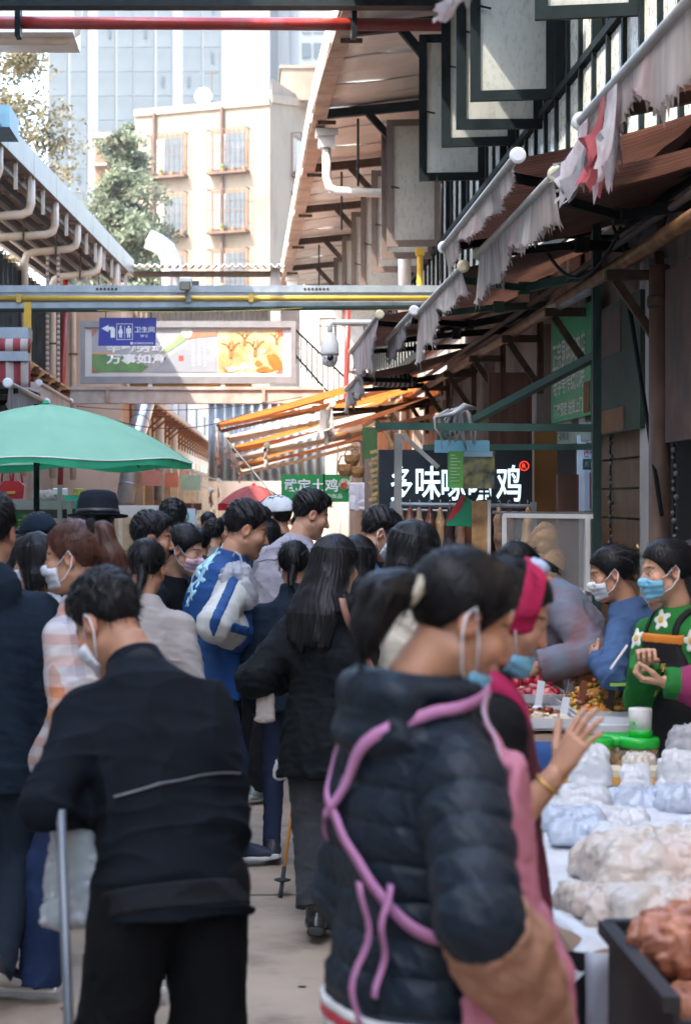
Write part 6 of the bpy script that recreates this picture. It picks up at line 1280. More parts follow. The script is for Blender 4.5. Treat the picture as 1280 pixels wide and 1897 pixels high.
# ---------------------------------------------------------------- people
def cloth(name, col, rough=.85, var=.2, scale=4, bump=.25, bscale=45, spec=.2, **k): return mat(name, col, rough, var=var, scale=scale, bump=bump, bscale=bscale, spec=spec, **k)
def LW(X, Y, face, w):
    a = R(face); c, s = math.cos(a), math.sin(a); x, y = w[0] - X, w[1] - Y; return V3(x * c - y * s, x * s + y * c, w[2])
def PX(px, d): return (px - VPX) * d / F
NAVY = cloth('cloth_navy', (.007, .015, .026)); BLK = cloth('cloth_black', (.0045, .005, .006)); JEAN = cloth('jeans_blue', (.016, .032, .085), var=.3); GREYJ = cloth('jeans_grey', (.050, .053, .060), var=.4)
MBLUE = mat('mask_blue', (.16, .42, .58), .7, var=.08); MWHITE = mat('mask_white', (.60, .64, .68), .7, var=.06); MPINK = mat('mask_pink', (.62, .42, .46), .7, var=.06)
WSHOE = mat('shoe_white', (.60, .60, .58), .5); DSOLE = mat('sole_dark', (.02, .02, .02), .7); GSHOE = mat('shoe_grey', (.22, .25, .24), .7)

# man in the near left, seen from behind, leaning over his stick
X, Y, fc = PX(322, 4.75), 4.75, -23
CHAR = cloth('jacket_charcoal', (.006, .0085, .0125), .85, var=.3, bump=.25, bscale=160, spec=.12)
w1 = LW(X, Y, fc, at(165, 1500, 4.9))
p1 = person('man in black zip jacket seen from behind, bowing his head over a grey stick', X, Y, fc, dict(H=1.70, lean=19, bend=20, side=0, head=(36, -24, 0), hl=w1, el=(-.66, -.72, -.2), hr=(.11, .30, .98), er=(.15, -1, -.3), fl=(-.14, .05, .08), fr=(.13, -.02, .08), wide=1.0),
            dict(pad=.010, hem=.11, sl=(.060, .056, .048), fold=.013, ff=8.5, collar='rib', flare=1.04, seed=2), CHAR, BLK, 'short', hands=('grip', 'relax'), palm=((.3, .9, 0), (-.6, 0, -.2)), mask='on', maskm=MWHITE, bot=dict(pad=.014, leg=(.10, .078, .066), fold=.008), seed=1)
k = p1.k
ribbon_on(p1, 'zip_seam', [k.sp[1] - k.fw[1] * .14 - k.rt[1] * .17 + V3(0, 0, .02), k.sp[1] - k.fw[1] * .15 - k.rt[1] * .05 + V3(0, 0, .035), k.sp[1] - k.fw[1] * .15 + k.rt[1] * .08 + V3(0, 0, .055), k.sp[1] - k.fw[1] * .05 + k.rt[1] * .19 + V3(0, 0, .07)], .006, mat('zip_grey', (.12, .13, .14), .4, metal=.3), off=.003)
c0 = k.sp[0] - unit(k.up[0] * .4 + V3(0, 0, .6)) * .075; shell(p1, 'hem_band', lambda P: np.abs((P - c0) @ k.up[0]) - .032, cloth('rib_black', (.013, .015, .018)), off=.004)
ribbon_on(p1, 'collar_band', [k.nb + k.fw[4] * .08 - k.rt[4] * .01, k.nb - k.rt[4] * .085, k.nb - k.fw[4] * .085, k.nb + k.rt[4] * .085, k.nb + k.fw[4] * .08 + k.rt[4] * .01], .05, cloth('rib_black', (.013, .015, .018)), off=.001)
hw = to_world(p1, k.wL + unit(k.wL - k.eL) * .085)
st1 = thing('walking_stick', 'long grey metal stick held by the man in the black zip jacket', 'stick', (at(141, 1897, 4.7).x, 4.7, 0)); mb = MB(); b0 = Vector((at(146, 1990, 4.5).x, 4.5, 0)); hw = at(112, 1500, 4.62); mb.tube([b0, hw], .0125, 10); mb.build('shaft', mat('stick_grey', (.16, .18, .20), .4, metal=.5), st1, True); mb = MB(); mb.tube([b0, b0 + Vector((0, 0, .05))], .018, 10); mb.build('ferrule', DSOLE, st1, True)
bgm = mat('bag_print', (.50, .50, .52), .5, var=.15, scale=4, trans=.2, dirt=((.25, .42, .40), .6, 5))
def soft_bag(name, label, c, size, m, sd=0, amp=.014, h=.012, handles=None, freq=22, cat='bag', group=None, taper=.25, rz=0):
    s = V3(*size)
    def f(P):
        q = P.copy(); sc = 1 - taper * np.clip(P[:, 2] / s[2], -1, 1); q[:, :2] /= sc[:, None]
        d = s_box(q, (0, 0, 0), s, rd=min(s) * .75) + amp * .5 * creases(P, freq * 2.7, sd + 4); top = np.exp(-((P[:, 2] - s[2] * .9) / .04) ** 2) * .006 * np.sin(np.arctan2(P[:, 1], P[:, 0]) * 11)
        return d + amp * creases(P, freq, sd) + top
    V, Q = polygonize(f, -s * 1.35 - .02, s * 1.35 + .02, h); t = thing(name, label, cat, c, rz, group, world=False); link_mesh('body', np_mesh('body', V, Q), m, t)
    for hx in (handles or ()): mb = MB(); mb.tube([(hx, -.01, s[2] * .85), (hx * .6, 0, s[2] * 1.35), (-hx * .2, 0, s[2] * 1.5), (-hx * .6, 0.01, s[2] * 1.3)], .006, 5); mb.build('handle', m, t, True, org=(0, 0, 0))
    return t
soft_bag('carrier_bag', 'pale printed carrier bag hanging from the arm of the man in the black zip jacket', at(140, 1580, 4.80), (.066, .04, .185), bgm, 3, .012, .009, (.03,))

# woman in the padded jacket and pink apron, near right
X, Y, fc = PX(766, 3.64), 3.64, 68
PUF = cloth('puffer_navy', (.006, .014, .024), .5, var=.25, scale=3, bump=.5, bscale=48, spec=.3)
p2 = person('woman in dark padded jacket with pink apron and tan sleeve covers', X, Y, fc, dict(H=1.71, lean=0, bend=4, head=(27, 6, 0), hr=LW(X, Y, fc, at(985, 1850, 3.45)), er=(.5, -.35, -.2), hl=(-.05, .16, .99), el=(-.25, -.1, -1), wide=1.02),
            dict(pad=.022, hem=.085, send=.74, sl=(.062, .058, .050), puff=(.066, .010), fold=.005, collar='hood', flare=1.0, seed=4), PUF, cloth('trousers_brown', (.045, .032, .026)), 'pony', fem=True, mask='chin', maskm=MBLUE, hands=('relax', 'relax'), shoes=('sneaker', None, None), bot=dict(pad=.012), seed=0, nb=900)
k = p2.k; PINKA = cloth('apron_pink', (.50, .19, .255), .7, var=.12, scale=3, bump=.3, bscale=18); PINKS = cloth('strap_pink', (.50, .22, .40), .7, var=.12); PIPE = cloth('piping_pale', (.58, .42, .56), .7)
c0 = k.sp[0] - unit(k.up[0] * .4 + V3(0, 0, .6)) * .070; ax0 = k.up[0]
for nm, z, t_, m in (('hem_stripe', .030, .009, WSHOE), ('hem_stripe', .012, .009, mat('stripe_red', (.40, .02, .035), .7)), ('hem_stripe', -.010, .012, WSHOE)): shell(p2, nm, lambda P, z=z, t_=t_: np.abs((P - c0) @ ax0 - z) - t_, m, off=.006, k=.004)
tan = cloth('sleeve_tan', (.37, .20, .13), .8, var=.2, bump=.5, bscale=40)
for e_, w_ in ((k.eR, k.wR), (k.eL, k.wL)):
    ax = unit(w_ - e_); L = np.linalg.norm(w_ - e_)
    def fs(P, e_=e_, w_=w_, ax=ax, L=L):
        t = (P - e_) @ ax; r = np.linalg.norm(P - e_ - t[:, None] * ax, axis=1); R0 = np.interp(t, [-.02, .02, .10, L - .05, L + .06], [.074, .084, .090, .078, .054]) + .003 * np.sin(t * 70 + 2 * np.sin(np.arctan2((P - e_)[:, 0], (P - e_)[:, 1]) * 2)) 
        return np.maximum.reduce([r - R0 + .009 * creases(P, 24, 1), -t + .015, t - L - .06]) * .8
    lo, hi = bbox([e_, w_], .19); link_mesh('sleeve_cover', np_mesh('sleeve_cover', *polygonize(fs, lo, hi, .007)), tan, p2.root)
f0, r0, u0 = k.fw[1], k.rt[1], k.up[1]
# apron body: front of trunk, wrapping round the right side, falling as a skirt
def f_skirt(P):
    C = [k.sp[2] + V3(0, 0, .10), k.sp[1] + f0 * .02, k.sp[0] + f0 * .05, k.sp[0] + f0 * .06 - V3(0, 0, .30), k.sp[0] + f0 * .06 - V3(0, 0, .52)]
    return s_loft(P, C, [r0] * 5, [f0] * 5, [.215, .22, .25, .26, .27], [.175, .19, .22, .235, .245], 2.2)[0] + .010 * np.sin(((P - k.sp[0]) @ r0) * 55 + 2) * np.clip((k.sp[0][2] + .1 - P[:, 2]) * 3, 0, 1) + .006 * creases(P, 20, 5)
def rg_apron(P):
    q = P - k.sp[1]; x, y, z = q @ r0, q @ f0, P[:, 2]; h = z - k.sp[1][2]
    edge = np.interp(h, [-.6, -.1, .05, .20, .34], [-.02, -.02, .00, .07, .12]); return np.maximum.reduce([edge - y, h - .34, np.minimum(-.62 - h, 0) * 0 - h - .62, np.abs(x) - np.interp(h, [-.6, .05, .2, .34], [.40, .40, .26, .15])])
lo, hi = bbox([k.sp[0] - V3(0, 0, .6), k.sp[3]], .36); link_mesh('apron', np_mesh('apron', *polygonize(lambda P: np.maximum(smax(smin(p2.ftt(P), f_skirt(P), .02) - .014, rg_apron(P), .012), -(smin(p2.ftt(P), f_skirt(P), .02) + .006)), lo, hi, .0075)), PINKA, p2.root)
B3 = lambda a, x, y, z: k.sp[a] + k.rt[a] * x + k.fw[a] * y + V3(0, 0, z)
ribbon_on(p2, 'apron_strap', [B3(4, .07, .12, .03), B3(3, .12, .02, .05), B3(3, .06, -.10, .02), B3(2, -.02, -.16, .02), B3(2, -.12, -.15, -.01), B3(2, -.19, -.06, -.06)], .022, PINKS, off=.014, n=50)
ribbon_on(p2, 'apron_strap', [B3(3, -.06, .12, .04), B3(3, -.13, 0, .03), B3(2, -.13, -.14, .05), B3(2, -.03, -.16, .01), B3(2, .06, -.15, -.07), B3(1, .15, -.10, .0), B3(1, .20, .0, -.04)], .022, PINKS, off=.014, n=50)
ribbon_on(p2, 'apron_edge', [B3(4, .09, .10, .02), B3(3, .14, .13, -.02), B3(2, .16, .16, .0), B3(1, .19, .12, .03), B3(1, .21, .02, -.02)], .022, PIPE, off=.014, n=44)
for dx, L in ((-.02, .26), (.02, .20)): # tie hanging at the back
    q = B3(1, .125 + dx, -.135 + dx * .6, .07); mb = MB(); mb.grid(lambda u, v: (q[0] + .012 * math.sin(v * 6) + .020 * (u - .5), q[1] - .005 - .012 * v + .010 * math.sin(v * 9 + dx * 90), q[2] - L * v), 2, 12, .003); mb.build('apron_tie', PINKS, p2.root, True, org=(0, 0, 0))
mb = MB(); mb.lathe([(.030, -.012), (.040, -.008), (.040, .008), (.030, .012)], n=16); tie = mb.build('hair_tie', mat('scrunchie_cream', (.56, .50, .38), .7, bump=.4), p2.root, True, org=(0, 0, 0)); place(tie, k.hc + k.hm @ V3(0, -.112, .01) * k.u, k.hm @ rot('x', 84), k.u)

# woman with the raspberry headband behind her
X, Y, fc = PX(878, 4.55), 4.55, 80
p3 = person('woman in short sleeved black top with raspberry headband, holding up her open hand', X, Y, fc, dict(H=1.66, lean=0, bend=2, head=(24, 8, 0), hr=LW(X, Y, fc, at(1030, 1435, 4.35)), er=(.1, .1, -1), hl=(-.22, .02, .84), el=(-.4, -.8, -.4)),
            dict(pad=.012, hem=.10, send=.45, sl=(.066, .072, .05), fold=.007, collar='crew', seed=6), BLK, BLK, 'bun', fem=True, mask='chin', maskm=MBLUE, hands=('open', 'open'), palm=((.3, 1, .2), (-.2, 1, .2)), arm_r=.040, seed=1, skin=(.47, .25, .155))
k = p3.k; MAR = cloth('apron_maroon', (.115, .018, .035), .75)
f0, r0 = k.fw[1], k.rt[1]
def f_sk3(P):
    C = [k.sp[2], k.sp[1], k.sp[0], k.sp[0] - V3(0, 0, .62)]; return smin(p3.ftt(P), s_loft(P, C, [r0] * 4, [f0] * 4, [.17, .18, .20, .22], [.14, .145, .165, .185], 2.2)[0] + .006 * creases(P, 18, 3), .02)
lo, hi = bbox([k.sp[0] - V3(0, 0, .65), k.sp[3]], .30)
link_mesh('apron', np_mesh('apron', *polygonize(lambda P: smax(f_sk3(P) - .008, np.maximum.reduce([-.03 - (P - k.sp[1]) @ f0, (P[:, 2] - k.sp[2][2] - .12), k.sp[0][2] - .62 - P[:, 2]]), .01), lo, hi, .010)), MAR, p3.root)
B3 = lambda a, x, y, z: k.sp[a] + k.rt[a] * x + k.fw[a] * y + V3(0, 0, z)
for sx in (-1, 1): ribbon_on(p3, 'apron_strap', [B3(2, .09 * sx, .14, .06), B3(3, .085 * sx, .10, .02), B3(4, .085 * sx, .0, .01), B3(3, .09 * sx, -.10, .0), B3(2, .03 * sx, -.14, .0)], .06, cloth('strap_raspberry', (.36, .02, .09)), off=.006)
RASP = cloth('headband_raspberry', (.42, .015, .075), .6, bump=.4, bscale=40)
def f_band(P): q = P - V3(0, -.01, .03); y, z = q[:, 1], q[:, 2]; return np.maximum(f_cran(P) - .022 - .003 * np.sin(q[:, 0] * 160 + z * 70), np.abs(y * .80 + z * .1 - .028) - .022) * .9
head_part('headband', 'headband', f_band, (-.12, -.1, -.1), (.12, .14, .16), .0045, RASP, k, p3.root)
sc_ = head_part('hair_clip', 'hairclip', lambda P: s_ell(P, (-.01, .02, .135), (.035, .03, .02)) + .004 * creases(P, 60), (-.06, -.03, .10), (.05, .07, .17), .005, mat('clip_blue', (.42, .50, .68), .5), k, p3.root)
mb = MB(); mb.lathe([(.031, -.004), (.034, 0), (.031, .004)], n=16); br = mb.build('bracelet', mat('bracelet_gold', (.55, .34, .10), .3, metal=.6), p3.root, True, org=(0, 0, 0)); e = unit(k.wR - k.eR); xx = unit(np.cross(e, V3(1, 0, .2))); place(br, k.wR - e * .03, np.stack([xx, np.cross(e, xx), e], 1), 1)

# left edge walker in navy coat
X, Y = PX(-22, 7.0), 7.0
p4 = person('walker in hooded navy coat seen from behind at the left edge, one heel raised', X, Y, 4, dict(H=1.80, wide=1.1, lean=4, bend=4, head=(6, 0, 0), hr=(.27, .02, .82), er=(.8, -.6, 0), fr=(.06, -.16, .17), fl=(-.10, .22, .08)), dict(pad=.022, hem=.20, sl=(.062, .056, .05), fold=.008, collar='hood', seed=8), NAVY, cloth('joggers_navy', (.014, .022, .034)), 'short', shoes=('sneaker', mat('trainer_black', (.02, .02, .022), .5), WSHOE), bot=dict(pad=.008, leg=(.092, .066, .052)), seed=2)
# woman with the brown ponytail and plaid shirt
PLAID = stripes('plaid_orange', ((.58, .50, .46), (.55, .20, .09), (.60, .54, .52), (.44, .42, .44), (.56, .28, .17)), 2, 5.5, trans=.0, wear=.3); 
n_ = PLAID.node_tree.nodes; L_ = PLAID.node_tree.links
def plaidify(m, axis, freq, cols):
    n = m.node_tree.nodes; L = m.node_tree.links; b = n['Principled BSDF']; old = b.inputs['Base Color'].links[0].from_socket
    tc = n.new('ShaderNodeTexCoord'); sp = n.new('ShaderNodeSeparateXYZ'); L.new(tc.outputs['Object'], sp.inputs[0]); ml = n.new('ShaderNodeMath'); ml.operation = 'MULTIPLY'; ml.inputs[1].default_value = freq; L.new(sp.outputs[axis], ml.inputs[0]); fr = n.new('ShaderNodeMath'); fr.operation = 'FRACT'; L.new(ml.outputs[0], fr.inputs[0])
    cr = n.new('ShaderNodeValToRGB'); cr.color_ramp.interpolation = 'CONSTANT'; el = cr.color_ramp.elements
    while len(el) < len(cols): el.new(.5)
    for i, c in enumerate(cols): el[i].position = i / len(cols); el[i].color = tuple(c) + (1,)
    L.new(fr.outputs[0], cr.inputs[0]); mx = n.new('ShaderNodeMix'); mx.data_type = 'RGBA'; mx.inputs['Factor'].default_value = .5; L.new(old, mx.inputs[6]); L.new(cr.outputs[0], mx.inputs[7]); L.new(mx.outputs[2], b.inputs['Base Color']); b.inputs['Roughness'].default_value = .85
plaidify(PLAID, 0, 6, ((.60, .54, .50), (.56, .22, .10), (.58, .55, .56), (.40, .38, .42)))
X, Y = PX(180, 7.0), 7.0
p5 = person('woman with brown ponytail, white mask and orange plaid shirt facing left', X, Y, -62, dict(H=1.71, lean=2, bend=4, head=(8, -14, 0), hl=(-.13, .16, .86), hr=(.16, .2, .88), fl=(-.08, .2, .08), fr=(.09, -.15, .08)), dict(pad=.018, hem=.16, fold=.008, collar='shirt', sl=(.060, .056, .046), seed=3), PLAID, JEAN, 'longtail', BROWNHAIR, fem=True, mask='on', maskm=MWHITE, shoes=('sneaker', WSHOE, WSHOE), bot=dict(pad=.006, leg=(.092, .07, .075)), seed=1, skin=(.46, .24, .145))
mb = MB(); mb.lathe([(.034, -.014), (.045, -.008), (.045, .008), (.034, .014)], n=14); tie = mb.build('hair_tie', BLK, p5.root, True, org=(0, 0, 0)); place(tie, p5.k.hc + p5.k.hm @ V3(0, -.095, .088) * p5.k.u, p5.k.hm @ rot('x', 75), p5.k.u)
# others in the lane, label and look each
def quick(label, px, d, face, H, top, topm, botm=BLK, hair='short', fem=False, head=(8, 0, 0), sk=None, **kw):
    s = dict(H=H, lean=3, bend=5, head=head); s.update(sk or {}); return person(label, PX(px, d), d, face, s, top, topm, botm, hair, fem=fem, **kw)
BEIGE = cloth('jacket_beige', (.36, .32, .29)); WHITET = cloth('top_white', (.52, .52, .52)); GREYB = cloth('coat_greybrown', (.22, .19, .17))
quick('person in pale beige jacket behind the brown ponytail', 262, 8.4, 10, 1.62, dict(pad=.025, fold=.01, collar='shirt', seed=4), BEIGE, hair='tied', fem=True, head=(15, 0, 0), seed=2)
quick('black haired woman in white top beside the left edge walker', 92, 8.6, -50, 1.64, dict(pad=.01, collar='crew', seed=1), WHITET, hair='bob', fem=True, mask='on', maskm=MWHITE)
quick('person in grey brown coat far left under the menu board', 52, 9.6, -20, 1.60, dict(pad=.02, collar='stand', seed=2), GREYB, hair='bob', fem=True, seed=2)
p7 = quick('man in black felt hat seen from behind', 178, 10.4, 2, 1.78, dict(pad=.02, collar='stand', seed=3), BLK, hair='short', head=(4, 0, 0))
k = p7.k; HATM = cloth('felt_black', (.010, .013, .018), .9, bump=.1); mb = MB(); mb.lathe([(.155, -.008), (.158, .0), (.115, .004), (.109, .03), (.104, .075), (.092, .115), (.06, .128), (.02, .122)], n=28); hb = mb.build('hat', HATM, p7.root, True, org=(0, 0, 0)); place(hb, k.hc + k.hm @ V3(0, -.01, .055) * k.u, k.hm, (k.u, k.u * 1.18, k.u)); mb = MB(); mb.lathe([(.1165, .005), (.112, .03), (.108, .03)], n=28); mb.build('hat_band', mat('hat_ribbon', (.02, .02, .022), .4), hb, True, org=(0, 0, 0))
# man in the blue and cream bomber jacket
X, Y, fc = PX(326, 9.6), 9.6, 66
BLUEJ = cloth('bomber_blue', (.014, .060, .19), .6, bump=.3, bscale=30); CREAMS = cloth('bomber_cream', (.50, .50, .46), .65, bump=.3, bscale=30)
p8 = person('man in blue bomber jacket with cream sleeves bending to look right', X, Y, fc, dict(H=1.80, lean=9, bend=11, head=(18, 14, 0), hr=LW(X, Y, fc, at(440, 1170, 9.55)), er=(.5, -.6, -.9), hl=(-.12, .42, 1.16), el=(-.5, -.5, -.9), fl=(-.1, .12, .08), fr=(.10, .28, .08), wide=1.05), dict(pad=.022, hem=.12, sl=(.056, .055, .050), fold=.012, ff=12, collar='rib', flare=1.08, seed=5), BLUEJ, cloth('trousers_navy', (.02, .03, .06)), 'short', hands=('grip', 'pinch'), shoes=('sneaker', mat('trainer_navy', (.02, .03, .05), .5), WSHOE), jaw=1.06, seed=0, skin=(.45, .23, .135))
k = p8.k
def arm_rg(s, e, w, r): return lambda P: np.minimum(np.minimum(s_cap(P, k.nb + (s - k.nb) * .55, s, r * .55, r * .85), s_cap(P, s, e, r, r)), s_cap(P, e, w, r, r))
for s_, e_, w_ in ((k.sR, k.eR, k.wR), (k.sL, k.eL, k.wL)):
    sl_ = shell(p8, 'sleeve', arm_rg(s_, e_, w_, .098), CREAMS, off=.010, h=.011)
    def stripe(P, s_=s_, e_=e_, w_=w_):
        best = np.full(len(P), 9.); res = np.full(len(P), 9.)
        for p_, q_ in ((s_ * .75 + k.nb * .25, e_), (e_, w_)):
            d_, t_ = s_cap(P, p_, q_, 0, 0, True); ax_ = unit(q_ - p_); o_ = unit(s_ - k.sp[3]) * .9 + V3(0, 0, .25) - k.fw[3] * .35; o_ = unit(o_ - ax_ * (o_ @ ax_)); v = P - p_ - t_[:, None] * (q_ - p_); val = np.maximum(np.abs(v @ np.cross(ax_, o_)) - .024, -(v @ o_) + .01); m = d_ < best; res = np.where(m, val, res); best = np.where(m, d_, best)
        return np.maximum(res, best - .135)
    shell(p8, 'sleeve_stripe', stripe, BLUEJ, off=.014, h=.010, parent=sl_, k=.004)
    shell(p8, 'cuff', lambda P, w_=w_, e_=e_: np.maximum(-((P - w_) @ unit(w_ - e_)) - .055, np.linalg.norm(P - w_, axis=1) - .11), BLUEJ, off=.013, h=.011)
EMB = mat('embroidery', (.36, .60, .68), .7, var=.3, scale=20)
for j, (x, z, r) in enumerate(((-.02, .05, .05), (-.04, -.02, .035), (.02, -.07, .04), (-.05, -.13, .03), (0, -.16, .03), (.03, .0, .028), (-.02, -.21, .022))):
    c = k.sp[3] + k.rt[3] * x + V3(0, 0, z) - k.fw[3] * .14; ph = j; shell(p8, 'embroidery', lambda P, c=c, r=r, ph=ph: np.maximum(np.linalg.norm(P - c, axis=1) - .075 - r * .6, np.linalg.norm((P - c) - ((P - c) @ k.fw[3])[:, None] * k.fw[3], axis=1) - r * (1 + .45 * np.sin(5 * np.arctan2((P - c)[:, 2], (P - c) @ k.rt[3]) + ph))), EMB, off=.004, h=.009, lo=c - .13, hi=c + .13, k=.004)
CLEAR = mat('bag_clear', (.62, .62, .66), .2, var=.1, alpha=.65, trans=.3)
soft_bag('carrier_bag', 'translucent plastic bag held up by the man in the blue bomber jacket', at(438, 1085, 9.5), (.085, .07, .11), CLEAR, 5, .022, .010, (.03,), 26)
# man in pale grey jacket
X, Y, fc = PX(515, 11.6), 11.6, 48
LAV = cloth('jacket_lavender', (.31, .29, .325), .85, bump=.2)
p9 = person('man in pale grey lavender jacket looking down to the right', X, Y, fc, dict(H=1.86, lean=7, bend=12, head=(18, 26, 0), hr=(.16, .38, 1.14), hl=(-.16, .36, 1.14), fl=(-.09, -.10, .08), fr=(.08, .22, .08), wide=1.1), dict(pad=.034, hem=.21, sl=(.066, .062, .054), fold=.012, collar='shirt', flare=1.08, seed=7), LAV, BLK, 'short', shoes=('sneaker', GSHOE, GSHOE), jaw=1.05, seed=2, bot=dict(pad=.012), skin=(.48, .255, .155), lod=10)
k = p9.k; ribbon_on(p9, 'yoke_seam', [k.sp[2] - k.rt[2] * .19 - k.fw[2] * .05 + V3(0, 0, .09), k.sp[2] - k.fw[2] * .15 + V3(0, 0, .10), k.sp[2] + k.rt[2] * .19 - k.fw[2] * .05 + V3(0, 0, .09)], .006, cloth('seam_grey', (.22, .2, .23)), off=.001)
# long haired woman in black hoodie and boots
X, Y, fc = PX(596, 8.0), 8.0, 16
p10 = person('long haired woman in black hoodie, grey jeans and black boots seen from behind', X, Y, fc, dict(H=1.64, wide=.92, lean=3, bend=5, head=(6, 22, 0), hl=LW(X, Y, fc, at(516, 1262, 8.2)), el=(-.35, -1, -.25), hr=(.10, .24, .98), er=(.1, -1, -.2), fl=(-.02, -.03, .09), fr=(.07, .08, .09)), dict(pad=.020, hem=.20, sl=(.060, .062, .05), fold=.011, collar='hood', flare=1.10, seed=9), cloth('hoodie_black', (.0045, .0065, .008)), GREYJ, 'long', fem=True, shoes=('boot', mat('boot_black', (.012, .013, .014), .18, coat=.4), DSOLE), bot=dict(pad=.016, leg=(.090, .076, .064), fold=.011, end=.07), seed=1, nb=900)
k = p10.k; ribbon_on(p10, 'bag_strap', [k.nb + k.rt[4] * .05 - k.fw[4] * .08, k.sp[3] + k.rt[3] * .10 - k.fw[3] * .13, k.sp[2] + k.rt[2] * .19 - k.fw[2] * .10, k.sp[1] + k.rt[1] * .21 - k.fw[1] * .02], .028, mat('strap_tan', (.30, .14, .10), .6), off=.006)
soft_bag('snack_bag', 'white paper bag in a clear bag held by the black hoodie woman', at(492, 1302, 8.05), (.036, .03, .085), mat('paper_bag', (.52, .45, .40), .7, var=.25, scale=9), 2, .008, .008)
soft_bag('carrier_bag', 'small white bag hanging beside the grey jeans', at(517, 1425, 8.3), (.022, .03, .045), WSHOE, 4, .006, .008)
# walker with trekking pole
p11 = quick('walker in dark navy clothes hidden behind the black hoodie woman', 548, 9.7, 8, 1.58, dict(pad=.015, collar='stand', seed=2), NAVY, cloth('trousers_navy', (.02, .03, .06)), 'tied', fem=True, sk=dict(fl=(-.12, -.02, .08), fr=(.06, .15, .08), hl=(-.20, .10, .78)), bot=dict(leg=(.08, .058, .045)))
tp = thing('trekking_pole', 'orange trekking pole with black basket by the grey jeans', 'trekking pole', at(520, 1664, 8.86)); a, b = at(519, 1664, 8.86), at(545, 1470, 9.3); mb = MB(); mb.tube([a.lerp(b, .28), b, b + (b - a) * .6], .008, 8); mb.build('shaft', mat('pole_orange', (.50, .20, .02), .4), tp, True); mb = MB(); mb.tube([a, a.lerp(b, .28)], .010, 8); mb.build('tip', DSOLE, tp, True); mb = MB(); mb.lathe([(.012, -.008), (.038, 0), (.040, .004), (.012, .012)], a.lerp(b, .16), 12); mb.build('basket', DSOLE, tp, True)
quick('woman in maroon trousers standing behind the grey jeans', 662, 8.9, 30, 1.62, dict(pad=.02, hem=.16, collar='crew', seed=4), BLK, cloth('trousers_maroon', (.09, .014, .024)), 'lob', fem=True, sk=dict(fl=(-.16, .0, .08), fr=(.0, .1, .08)), shoes=('sneaker', mat('shoe_dark', (.03, .03, .035)), WSHOE), seed=2)
p12 = quick('woman in cream hooded jacket with dark bob facing right', 728, 8.2, 58, 1.70, dict(pad=.03, hem=.12, collar='hood', fold=.008, seed=6), cloth('jacket_cream', (.58, .52, .42)), BLK, 'bob', fem=True, head=(14, 24, 0), sk=dict(hr=(.15, .34, 1.0)), shoes=('sneaker', WSHOE, WSHOE), seed=0, skin=(.52, .32, .24))
p13 = quick('old man in white baseball cap and navy jacket', 531, 13, -35, 1.80, dict(pad=.025, collar='stand', seed=3), NAVY, hair='short', head=(8, -20, 0), hairm=mat('hair_grey', (.22, .21, .20), .5, var=.4, scale=60), mask='on', maskm=MWHITE)
k = p13.k; CAPC = cloth('cap_cloth', (.58, .60, .62), .8); cp = head_part('cap', 'cap', lambda P: np.maximum(smin(f_cran(P) - .028, s_ell(P, (0, .10, .055), (.075, .085, .012)), .012), .035 - P[:, 2] + P[:, 1] * .05), (-.13, -.14, .0), (.13, .21, .17), .008, CAPC, k, p13.root)
quick('man in blue jacket with white mask hanging his head', 632, 10.6, 58, 1.78, dict(pad=.025, collar='rib', seed=2), cloth('jacket_blue', (.015, .07, .16)), hair='short', head=(30, 22, 0), sk=dict(lean=8, bend=14), mask='on', maskm=MWHITE, seed=1)
quick('young woman in black top with pink mask facing right', 306, 10.2, 112, 1.66, dict(pad=.004, collar='crew', seed=2, hem=.1), BLK, hair='tied', fem=True, head=(16, -6, 0), mask='on', maskm=MPINK, skin=(.49, .265, .165))
quick('man in dark navy jacket in profile beside the ponytail', 246, 9.9, 75, 1.72, dict(pad=.02, collar='stand', seed=5), NAVY, hair='short', head=(8, 8, 0), seed=2)
quick('short haired man seen from behind above the pink mask', 322, 12.6, -6, 1.78, dict(pad=.02, collar='shirt', seed=1), NAVY, hair='short', seed=1)
